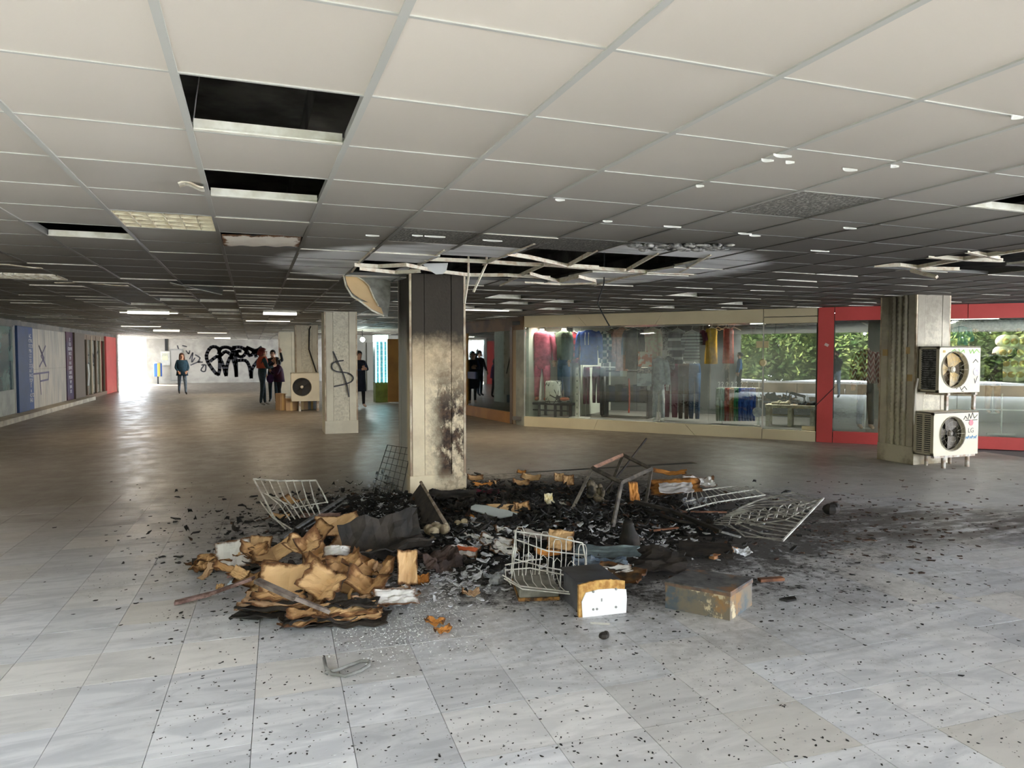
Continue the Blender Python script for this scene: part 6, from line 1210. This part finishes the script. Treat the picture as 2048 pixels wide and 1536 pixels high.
# ------------------------------------------------------------------ outdoor units on the right column and the middle one
def ac_unit(label, loc, w_, h_, d_, rz, side='vents', fan_r=.22, fx=.36, legs=0, style=0):
    o = thing('outdoor_unit', label, 'air conditioner', loc, rz); case = M('ac_cream', (.66, .60, .46), (.58, .52, .40), 1.5, .5)
    m = MB(); cx = w_ * fx; cz = h_ * .5; n = 28; y = 0
    # front plate with a round opening
    ringp = [(cx + fan_r * math.cos(2 * PI * k / n), cz + fan_r * math.sin(2 * PI * k / n)) for k in range(n)]
    def edge_pt(a):
        c, s = math.cos(a), math.sin(a); t1 = ((w_ - cx) / c if c > 1e-6 else (-cx / c if c < -1e-6 else 9)); t2 = ((h_ - cz) / s if s > 1e-6 else (-cz / s if s < -1e-6 else 9)); t_ = min(t1, t2); return (cx + c * t_, cz + s * t_)
    angs = sorted([2 * PI * k / n for k in range(n)] + [math.atan2(b - cz, a - cx) % (2 * PI) for a, b in ((0, 0), (w_, 0), (w_, h_), (0, h_))])
    vs = []; 
    for a in angs: e = edge_pt(a); vs += [(cx + fan_r * math.cos(a), 0, cz + fan_r * math.sin(a)), (e[0], 0, e[1]), (cx + fan_r * .95 * math.cos(a), .05, cz + fan_r * .95 * math.sin(a))]
    k_ = len(angs); fs = []
    for k in range(k_): a, b = 3 * k, 3 * ((k + 1) % k_); fs += [(a, a + 1, b + 1, b), (a + 2, a, b, b + 2)]
    m.add(vs, fs); m.build('front_plate', case, o)
    m = MB(); m.bbox(0, w_, .006, d_, -.0, .012); m.bbox(0, w_, .0, d_, h_ - .012, h_ + .004); m.bbox(w_ - .012, w_, .004, d_, 0, h_); m.bbox(0, w_, d_ - .012, d_, 0, h_); m.bbox(0, .012, .004, .05, 0, h_); m.bbox(0, .012, d_ - .05, d_, 0, h_); m.bbox(0, .012, 0, d_, 0, .04); m.bbox(0, .012, 0, d_, h_ - .04, h_); m.build('case', case, o)
    MB().bbox(.014, .02, .05, d_ - .05, .04, h_ - .04).build('side_core', M('fin_dark', (.03, .03, .032), (.10, .10, .10), 40, .6), o)
    for k in range(18): z = .05 + (h_ - .1) * k / 17.5; MB().bbox(-.002, .012, .05, d_ - .05, z, z + (h_ - .1) / 40).build('fin', case if side == 'vents' else M('fin_silver', (.3, .3, .3), (.05, .05, .05), 12), o)
    if side == 'vents': MB().bbox(-.005, .012, d_ / 2 - .012, d_ / 2 + .012, .04, h_ - .04).build('fin_post', case, o)
    m = MB(); m.lathe((cx, .14, cz), [(fan_r * .99, 0), (fan_r * .99, .008)], n, 'Y'); m.build('fan_well', M('fan_dark', (.045, .04, .035), rough=.7) if style != 1 else M('fan_mid', (.26, .20, .14), rough=.7), o)
    for k in range(3):
        a0 = k * 2 * PI / 3 + .5; m = MB(); m.sheet(lambda u_, v_: (cx + (fan_r * (.15 + .78 * u_)) * math.cos(a0 + v_ * 1.25), .075 + .03 * v_, cz + (fan_r * (.15 + .78 * u_)) * math.sin(a0 + v_ * 1.25)), 4, 5, .004)
        m.build('fan_blade', (M('blade_brown', (.17, .145, .12), rough=.5), M('blade_tan', (.62, .42, .17), (.6, .52, .38), 3, .5), M('blade_black', (.03, .03, .03)))[style], o)
    m = MB(); m.lathe((cx, .055, cz), [(fan_r * .17, 0), (fan_r * .17, .03), (fan_r * .1, .045)], 16, 'Y'); m.build('fan_hub', (M('blade_brown', (0, 0, 0)), M('hub_pale', (.6, .55, .45)), M('hub_pale', (.6, .55, .45)))[style], o)
    gm = M('grille_wire', (.42, .38, .30), rough=.5)
    for rr_ in ([.45, .72, 1.0] if style != 2 else [.25, .37, .49, .61, .73, .85, .97]): MB().tube([(cx + fan_r * rr_ * math.cos(2 * PI * k / 28), -.008, cz + fan_r * rr_ * math.sin(2 * PI * k / 28)) for k in range(28)], .0018 if rr_ < 1 else .007, 4, closed=True).build('grille_ring', gm if style != 2 else M('grille_dark', (.06, .055, .05)), o)
    for k in range(16): a = 2 * PI * k / 16; MB().tube([(cx + fan_r * .17 * math.cos(a), -.008, cz + fan_r * .17 * math.sin(a)), (cx + fan_r * math.cos(a), -.004, cz + fan_r * math.sin(a))], .0014, 4).build('grille_spoke', gm if style != 2 else M('grille_dark', (0, 0, 0)), o)
    return o
def text_on(par, txt, x, z, size, mat, y=-.002, name='lettering'):
    f = bpy.data.curves.new(name, 'FONT'); f.body = txt; f.size = size; f.extrude = .001; f.align_x = 'CENTER'; f.align_y = 'CENTER'; q = bpy.data.objects.new(name, f); C.objects.link(q)
    me = bpy.data.meshes.new_from_object(q.evaluated_get(bpy.context.evaluated_depsgraph_get())); bpy.data.objects.remove(q); me.materials.clear(); me.materials.append(mat)
    q = bpy.data.objects.new(name, me); C.objects.link(q); q.parent = par; q.location = (x, y, z); q.rotation_euler = (PI / 2, 0, 0); return q
def strokes_on(par, sts, wd, mat, y=-.002, name='scribble'):
    m = MB()
    for st in sts:
        for (x0, z0), (x1, z1) in zip(st[:-1], st[1:]): m.box(((x0 + x1) / 2, y, (z0 + z1) / 2), (math.hypot(x1 - x0, z1 - z0) + wd * .5, .002, wd), ry=-math.atan2(z1 - z0, x1 - x0))
    return m.build(name, mat, par)
yF_ = 7.46
def onp(px, py): q = atpl(px, py, (0, yF_), (0, 1)); return q.x, q.z
xa, za = onp(1866, 913); xb, zb = onp(1955, 909); _, zt = onp(1866, 826); w_ = xb - xa; h_ = zt - za
u1 = ac_unit('lower outdoor unit with legs, pink and blue scribbles in front of the ribbed column', (xa, yF_, za), w_, h_, .34, 0, 'vents', h_ * .40, .42, 0, 0)
text_on(u1, 'LG', w_ * .83, h_ * .555, .10, M('logo_grey', (.12, .12, .12)))
strokes_on(u1, [[(w_ * .66, h_ * .82), (w_ * .70, h_ * .90), (w_ * .74, h_ * .83)], [(w_ * .76, h_ * .82), (w_ * .78, h_ * .95), (w_ * .82, h_ * .84), (w_ * .86, h_ * .97), (w_ * .9, h_ * .84), (w_ * .97, h_ * .92)], [(w_ * .7, h_ * .80), (w_ * .97, h_ * .80)]], .010, spray)
m = MB(); m.lathe((w_ * .83, -.002, h_ * .74), [(.045, 0), (.045, .002)], 16, 'Y'); m.build('pink_sticker', M('pink_spray', (.62, .22, .25)), u1)
strokes_on(u1, [[(w_ * (.70 + .045 * k), h_ * (.40 - .02 * (k % 2))), (w_ * (.74 + .045 * k), h_ * (.44 - .03 * ((k + 1) % 2))), (w_ * (.72 + .045 * k), h_ * .36)] for k in range(6)], .010, M('blue_spray', (.12, .30, .50)))
stand = M('stand_white', (.62, .60, .55), (.35, .25, .18), 9, .6)
for (px, py) in ((1890, 936), (1948, 934)):
    P = at(px, py + 1); MB().tube([(P.x - xa, .02, -za), (P.x - xa, .02, 0)], .03, 8).build('leg', stand, u1); MB().tube([(P.x - xa, .30, -za), (P.x - xa, .30, 0)], .025, 8).build('leg', stand, u1)
MB().bbox(.02, w_ - .05, .0, .05, -.03, 0).build('bracket', stand, u1)
xa, za = onp(1877, 786); xb, zb = onp(1959, 784); _, zt = onp(1877, 693); w_ = xb - xa; h_ = zt - za
u2 = ac_unit('upper outdoor unit with tan fan blades and green scribble on the ribbed column', (xa, yF_, za), w_, h_, .34, 0, 'silver', h_ * .40, .38, 0, 1)
strokes_on(u2, [[(w_ * .30, h_ * .90), (w_ * .36, h_ * .94), (w_ * .42, h_ * .88)], [(w_ * .46, h_ * .95), (w_ * .50, h_ * .86), (w_ * .58, h_ * .93), (w_ * .60, h_ * .87)], [(w_ * .72, h_ * .93), (w_ * .75, h_ * .86), (w_ * .80, h_ * .94), (w_ * .83, h_ * .86), (w_ * .9, h_ * .94), (w_ * .97, h_ * .87)]], .014, M('green_spray', (.30, .55, .16)))
strokes_on(u2, [[(w_ * .82, h_ * .65), (w_ * .88, h_ * .72), (w_ * .94, h_ * .66)], [(w_ * .86, h_ * .30), (w_ * .88, h_ * .2), (w_ * .94, h_ * .35)]], .010, M('grey_spray', (0, 0, 0)))
m = MB(); m.lathe((w_ * .90, -.002, h_ * .45), [(.06, 0), (.06, .002)], 16, 'Y'); m.build('round_sticker', M('sticker_pale', (.6, .58, .62), (.45, .4, .5), 20), u2); MB().bbox(w_ * .08, w_ * .14, -.002, 0, h_ * .87, h_ * .92).build('badge', M('badge_gold', (.55, .38, .12)), u2)
strokes_on(u2, [[(w_ * .42, h_ * .08), (w_ * .50, h_ * .13), (w_ * .55, h_ * .05), (w_ * .62, h_ * .13), (w_ * .68, h_ * .06)], [(w_ * .55, h_ * .03), (w_ * .60, h_ * .02)]], .009, spray)
for x_ in (w_ * .25, w_ * .92): MB().bbox(x_ - .025, x_ + .025, .0, .36, -.04, -.005).build('bracket', stand, u2); MB().bbox(x_ - .02, x_ + .02, .02, .06, -.26, -.03).build('leg', stand, u2)
MB().tube([(-.05, .30, .2), (-.09, .30, .05), (-.09, .32, -.4), (-.02, .33, -.62)], .018, 6).build('pipe', M('pipe_lagging', (.55, .5, .42)), u2)
yM = 21.4
def onm(px, py): q = atpl(px, py, (0, yM), (0, 1)); return q.x, q.z
xa, za = onm(583, 803); xb, _ = onm(639, 803); _, zt = onm(583, 746); w_ = xb - xa; h_ = zt - za
u3 = ac_unit('outdoor unit with a big dark fan before the third column', (xa, yM, za), w_, h_, .45, 0, 'vents', h_ * .33, .38, 0, 2)
for x_ in (w_ * .3, w_ * .95): MB().bbox(x_ - .03, x_ + .03, .05, .4, -za, 0).build('leg', stand, u3)
o = MB().tube([(xa + w_ + .02, 22.2, 1.0), (xa + w_ * .72, 22.25, 1.8), (xa + w_ * .74, 22.25, 2.4), (xa + w_ * .8, 22.28, 2.5)], .02, 6).build('drain_pipe', black); tag(o, 'black pipe climbing the third column from the outdoor unit', 'pipe')
cbm = M('carton_tan', (.46, .30, .17), (.38, .24, .13), 2, .8)
def carton(px0, px1, pyb, hh, yy, label, tilt=0, op=False, mat=None):
    a = at(px0, pyb); k = a.y; x0 = atpl(px0, pyb, (0, k), (0, 1)).x; x1 = atpl(px1, pyb, (0, k), (0, 1)).x; w_ = x1 - x0
    o = thing('carton_box', label, 'cardboard box', ((x0 + x1) / 2, k, 0), tilt); MB().bbox(-w_ / 2, w_ / 2, 0, .32, 0, hh).build('box', mat or cbm, o, bevel=.005); MB().bbox(-w_ / 2, w_ / 2, -.12, .0, hh - .006, hh).build('flap', mat or cbm, o)
    MB().bbox(-.03, .03, -.004, .0, 0, hh).build('tape', M('tape', (0, 0, 0)), o)
    return o
carton(560, 572, 821, .50, 0, 'tall narrow cardboard box at the left foot of the middle unit', .4)
carton(572, 594, 822, .36, 0, 'open cardboard box with white label under the middle unit')
carton(594, 616, 820, .26, 0, 'low flat cardboard box under the middle unit')
carton(616, 632, 819, .26, 0, 'small grey box under the right end of the middle unit', mat=M('grey_box', (.22, .23, .25)))

# ------------------------------------------------------------------ ceiling damage
soffit = M('gypsum_grey', (.34, .33, .29), (.2, .19, .17), 8, .8); gyp = M('gypsum_tan', (.66, .47, .26), (.58, .40, .22), 3, .8); pale_e = M('paper_edge', (.8, .76, .66), (.5, .42, .3), 12, .7)
def poly_px(pts, f_, th, df=None):
    P = [atd(px, py, f_ + (df(px, py) if df else 0)) for px, py in pts]; m = MB(); n = len(P); back = [p_ + CF * th + Vector((0, 0, .2 * th)) for p_ in P]
    return m.add(P + back, [tuple(range(n - 1, -1, -1)), tuple(range(n, 2 * n))] + [(i, (i + 1) % n, n + (i + 1) % n, n + i) for i in range(n)])
hb_ = thing('hanging_board', 'torn ceiling board hanging down on the left of the scorched column', 'ceiling board', (0, 0, 0))
dff = lambda px, py: (px - 690) * .004 - (py - 550) * .004
poly_px([(686, 549), (700, 544), (742, 551), (781, 562), (780, 600), (775, 633), (762, 629), (744, 620), (722, 603), (704, 592), (692, 572)], 8.1, .018, dff).build('board', soffit, hb_)
poly_px([(690, 552), (702, 547), (722, 558), (738, 575), (748, 598), (758, 615), (744, 608), (720, 597), (704, 586), (695, 570)], 8.075, .015, dff).build('torn_face', gyp, hb_)
poly_px([(722, 603), (744, 606), (762, 616), (766, 628), (745, 619)], 8.07, .012, dff).build('torn_face', gyp, hb_)
m = MB(); m.tube([atd(px, py, 8.05 + dff(px, py)) for px, py in ((686, 549), (692, 573), (704, 593), (722, 604), (744, 621), (768, 632))], .010, 5); m.tube([atd(px, py, 8.05 + dff(px, py)) for px, py in ((705, 548), (726, 560), (738, 572), (748, 596), (757, 612))], .008, 5); m.build('paper_edge', pale_e, hb_)
rr_m = M('rust_white_rail', (.74, .68, .56), (.56, .42, .30), 16, .6, lo=.45, hi=.7)
def wrail(pts, label, z=CZ, wd=.022, mat=None, dz=None):
    P = [at(px, py, z + (dz[i] if dz else 0)) for i, (px, py) in enumerate(pts)]; m = MB()
    for a, b in zip(P[:-1], P[1:]):
        d_ = b - a; m.box((a + b) / 2, (d_.length + .01, wd, .004), rz=math.atan2(d_.y, d_.x), ry=-math.atan2(d_.z, d_.to_2d().length)); m.box((a + b) / 2 + Vector((0, 0, .018)), (d_.length + .01, .004, .034), rz=math.atan2(d_.y, d_.x), ry=-math.atan2(d_.z, d_.to_2d().length))
    return tag(m.build('warped_rail', mat or rr_m), label, 'ceiling rail', 'warped rails across the ceiling hole')
wrail([(710, 533), (756, 536), (812, 533), (873, 545), (942, 553), (1015, 553), (1100, 558)], 'long buckled rail running over the top of the scorched column', 2.50)
wrail([(849, 521), (966, 526), (1039, 531), (1100, 533), (1150, 537), (1270, 545), (1390, 550)], 'long straight pale rail crossing the ceiling hole from end to end', 2.53, .04)
wrail([(1015, 511), (1060, 518), (1133, 534), (1197, 538)], 'rail slanting down to the long pale rail', 2.52)
wrail([(1060, 550), (1084, 557), (1119, 565), (1158, 556), (1192, 565)], 'wavy rail near the far edge of the hole', 2.49)
wrail([(1050, 566), (1120, 570), (1192, 568)], 'short rusty rail at the far edge of the hole', 2.52)
wrail([(1133, 535), (1194, 502)], 'left of three cross rails over the dark hole', 2.53); wrail([(1253, 543), (1316, 508)], 'middle of three cross rails over the dark hole', 2.53); wrail([(1360, 545), (1421, 511)], 'right of three cross rails over the dark hole', 2.53)
wrail([(1190, 572), (1240, 558), (1294, 547)], 'cross rail lying behind the long pale rail', 2.52); wrail([(1000, 572), (1040, 553), (1088, 532)], 'cross rail right of the scorched column', 2.52); wrail([(815, 548), (850, 525), (888, 501)], 'cross rail above the left edge of the column', 2.53); wrail([(966, 530), (1010, 512), (1068, 488)], 'cross rail above the right edge of the column', 2.53); wrail([(703, 545), (720, 522), (748, 497)], 'cross rail above the hanging board', 2.53)
wrail([(720, 540), (790, 548), (840, 545)], 'short rail under the long buckled one by the column', 2.47)
for (a, b, lab) in (((973, 527), (947, 584), 'longer of two rails dangling right of the column'), ((937, 554), (929, 607), 'shorter of two rails dangling right of the column')):
    P0, P1 = atd(*a, 7.35), atd(*b, 7.25); o = MB().tube([Vector((P0.x, P0.y, 3.06)), P0, P0.lerp(P1, .5), P1], [.004, .013, .013, .013], 4).build('dangling_rail', rr_m); tag(o, lab, 'ceiling rail')
m = poly_px([(843, 527), (896, 526), (893, 540), (886, 548), (872, 549), (858, 540)], 7.25, .01); tag(m.build('paper_flap', M('flap_white', (.68, .68, .68))), 'pale white flap drooping over the top of the scorched column', 'flap')
m = poly_px([(780, 545), (800, 536), (822, 532), (815, 543), (795, 549)], 7.4, .01); tag(m.build('paper_flap', M('flap_white', (0, 0, 0))), 'small white flap left of the top of the scorched column', 'flap')
# debris lying on the rim of the hole
P = at(1330, 493, CZ); rm = MB()
for k in range(22): px = 1270 + k * 9; Q = at(px, 491 + (k % 3) * 4, CZ - .015); rm.ball(Q, (rs.uniform(.03, .09), .05, rs.uniform(.008, .022)), 7, 4)
tag(rm.build('crumbled_plaster', M('crumb_plaster', (.5, .48, .45), (.02, .02, .02), 16, .9)), 'crumbled plaster clinging to the front rim of the ceiling hole', 'plaster', kind='stuff')
pts = [(1208, 566, 8.2), (1200, 590, 8.15), (1195, 606, 8.15), (1204, 625, 8.1), (1212, 640, 8.1), (1219, 652, 8.1)]; q0 = atd(*pts[0]); o = MB().tube([Vector((q0.x, q0.y, 3.06))] + [atd(*q) for q in pts], .008, 5).build('hanging_cable', black); tag(o, 'crooked cable hanging from the hole before the cream fascia', 'cable')
o = MB().tube([at(400, 143, 2.95), at(393, 190, 2.70), at(386, 247, 2.57)], .0025, 4).build('hanging_wire', M('grey_wire', (0, 0, 0))); tag(o, 'thin wire hanging inside the nearest open ceiling panel', 'wire')
# right hole
for pts, lab in (([(1750, 534), (1800, 533), (1845, 538)], 'short rusty rail at the near left of the right ceiling hole'), ([(1858, 516), (1940, 522), (2005, 524)], 'rusty rail crossing the right ceiling hole'), ([(1830, 538), (1900, 525), (2048, 502)], 'long brown rail running right out of view'), ([(1840, 540), (1918, 541)], 'flat white rail in the right ceiling hole'), ([(1936, 506), (1970, 513), (2000, 520)], 'bent strip inside the right ceiling hole')): wrail(pts, lab, 2.52, .045)
P0, P1 = at(1822, 541, 2.50), at(1874, 554, 2.40); o = MB().tube([P0, P1], .02, 4).build('dangling_rail', rr_m); tag(o, 'pale rail dropping out of the right ceiling hole', 'ceiling rail')
# torn panels and louvre light
def cc(i, j): x, y = cellc(i, j); return x, y
x, y = cc(-2, 5); lo_ = thing('louvre_light', 'ceiling light with a cream louvre grid hanging in its frame', 'light fitting', (x, y, CZ)); ivory = M('ivory_louvre', (.82, .76, .58), (.66, .58, .42), 12, .4)
MB().bbox(-.29, .29, -.30, .30, .05, .07).build('reflector', ivory, lo_)
for k in range(7): MB().bbox(-.29 + k * .0967 - .003, -.29 + k * .0967 + .003, -.3, .3, .0, .05).build('louvre_blade', ivory, lo_)
for k in range(5): MB().bbox(-.29, .29, -.3 + k * .15 - .003, -.3 + k * .15 + .003, .0, .05).build('louvre_blade', ivory, lo_)
x, y = cc(-1, 6); nt2 = card_mat('peeled', (.62, .56, .48), (.52, .45, .38), .2, .05)
m = MB(); m.sheet(lambda u_, v_: ((u_ - .5) * .56, (v_ - .5) * .50 + .03 * math.sin(u_ * 20) * v_, -.012 - .03 * math.sin(v_ * 3) + .02 * u_), 20, 8, .006); tag(m.build('peeled_panel', nt2, loc=(x, y, CZ)), 'pale peeled panel with a ragged front edge in the left ceiling', 'ceiling panel')
P = at(395, 565, CZ); m = MB(); m.sheet(lambda u_, v_: ((u_ - .5) * .58, (v_ - .5) * .4, -.02 - .13 * u_ * (1 - v_)), 8, 6, .008); tag(m.build('drooping_panel', soffit, loc=(P.x, P.y, CZ - .01)), 'drooping panel hanging by one corner in the dark ceiling', 'ceiling panel')
for (px, py, w_, lab) in ((25, 532, .5, 'pale torn strip at the far left of the dark ceiling'), (185, 568, .8, 'long pale batten edge beneath the dark left ceiling'), (383, 372, .12, 'tan curl of torn tape beside the second open panel')):
    P = at(px, py, CZ - .012); m = MB(); m.sheet(lambda u_, v_: ((u_ - .5) * w_, (v_ - .5) * .09, .012 * math.sin(u_ * 5)), 8, 2, .008); tag(m.build('torn_strip', pale_e, loc=P), lab, 'torn strip')
P = at(30, 552, CZ - .01); gr = thing('ceiling_grate', 'perforated white grate in the dark ceiling at the far left', 'grate', P)
for k in range(10): MB().bbox(-.45 + k * .1, -.44 + k * .1, -.25, .25, -.01, .01).build('grate_bar', pale_e, gr)
for k in range(5): MB().bbox(-.46, .46, -.25 + k * .12, -.24 + k * .12, -.01, .01).build('grate_bar', pale_e, gr)
# ragged paper edges under the joints, chipped off by the heat
for (px, py, w_) in ((1535, 318, .07), (1580, 322, .05), (1700, 337, .09), (1790, 330, .05), (2035, 231, .06), (1565, 309, .1), (1400, 370, .05), (1120, 398, .06), (1215, 441, .07), (1490, 466, .12), (1510, 470, .10), (870, 472, .16), (835, 470, .08), (745, 470, .1), (985, 480, .16), (1640, 501, .2), (1345, 452, .14), (1700, 455, .12)):
    P = at(px, py, CZ - .006); m = MB(); m.sheet(lambda u_, v_: ((u_ - .5) * w_, v_ * .02 * math.sin(PI * u_), -.008 * v_), 8, 2, .003); tag(m.build('paper_curl', M('curl_white', (.78, .77, .72)), loc=P), 'small white curl of paper peeling from a ceiling joint', 'paper curl', 'paper curls on the ceiling joints')
# ------------------------------------------------------------------ outdoors: paving, snow, planter and trees that the glass mirrors
o = MB().add([(-60, -60, -.03), (60, -60, -.03), (60, 60, -.03), (-60, 60, -.03)], [(0, 1, 2, 3)]).build('ground', snow); tag(o, kind='structure')
def onl(c, t_): return (c / 2 + t_ * .7071, c / 2 - t_ * .7071)
mp = MB(); mp.wallbox(onl(-3.9, -11), onl(-3.9, 12), -.02, .004, 1.0); o = mp.build('paving', stone); tag(o, kind='structure')
m = MB(); pw = thing('planter_wall', 'low brown stone planter wall capped with snow, mirrored in the shop glass', 'planter wall', (0, 0, 0))
for k in range(16): MB().wallbox(onl(-4.6, -11 + k * 1.45), onl(-4.6, -9.57 + k * 1.45), 0, .42, .3).build('facing_slab', M('brown_slab', (.36, .26, .16), (.26, .19, .12), 2, .8), pw)
m = MB(); m.sheet(lambda u_, v_: Vector((*onl(-4.6 - v_ * 1.6, -11.2 + u_ * 23.4), .46 + .05 * math.sin(u_ * 40) * v_)), 60, 4, .1); m.build('snow_cap', snow, pw)
nt = NT('evergreen'); f_ = nt.noise(nt.pos(), 2.5, 4); ev = nt.col(nt.mix(nt.ramp(f_, .3, .7), (.07, .13, .03), (.26, .30, .10)), .8)
rr = random.Random(5); fol = MB()
for k in range(3400):
    z_ = .25 + rr.random() ** .8 * 2.7; rad = (1.35 * math.sqrt(max(0, 1 - ((z_ - 1.1) / 2.0) ** 2)) + .1) * (.55 + .45 * rr.random() ** .5); a_ = rr.random() * 2 * PI
    c = Vector((rad * math.cos(a_), rad * math.sin(a_), z_)); d1 = Vector((rr.gauss(0, 1), rr.gauss(0, 1), rr.gauss(0, .6))).normalized() * .16; d2 = d1.cross(Vector((rr.random(), rr.random(), rr.random()))).normalized() * .06
    fol.add([c - d1, c + d2, c + d1, c - d2 + Vector((0, 0, .01))], [(0, 1, 2, 3)])
fme = fol.mesh('foliage', ev); tr_ = MB().tube([(0, 0, 0), (.05, 0, 1.2), (0, .03, 2.4)], [.09, .07, .03], 8).mesh('trunk', M('bark', (.10, .07, .05), (.05, .04, .03), 9, .9))
core = MB().ball((0, 0, 1.3), (.95, .95, 1.25), 16, 10).mesh('crown', ev, True)
for k, t_ in enumerate([-11, -8.6, -6.3, -4.1, -1.8, .4, 2.7, 5.0, 7.2, 9.6, 12]):
    x_, y_ = onl(-7.6 - .8 * (k % 2), t_); o = thing('evergreen_tree', 'bushy evergreen behind the snowy planter, seen mirrored in the shop glass', 'tree', (x_, y_, 0), k * 1.3, 'evergreens behind the planter')
    o.scale = (1, 1, TREE_H * (1 + .12 * math.sin(k * 2.2))); inst('foliage', fme, parent=o); inst('trunk', tr_, parent=o); inst('crown', core, parent=o)
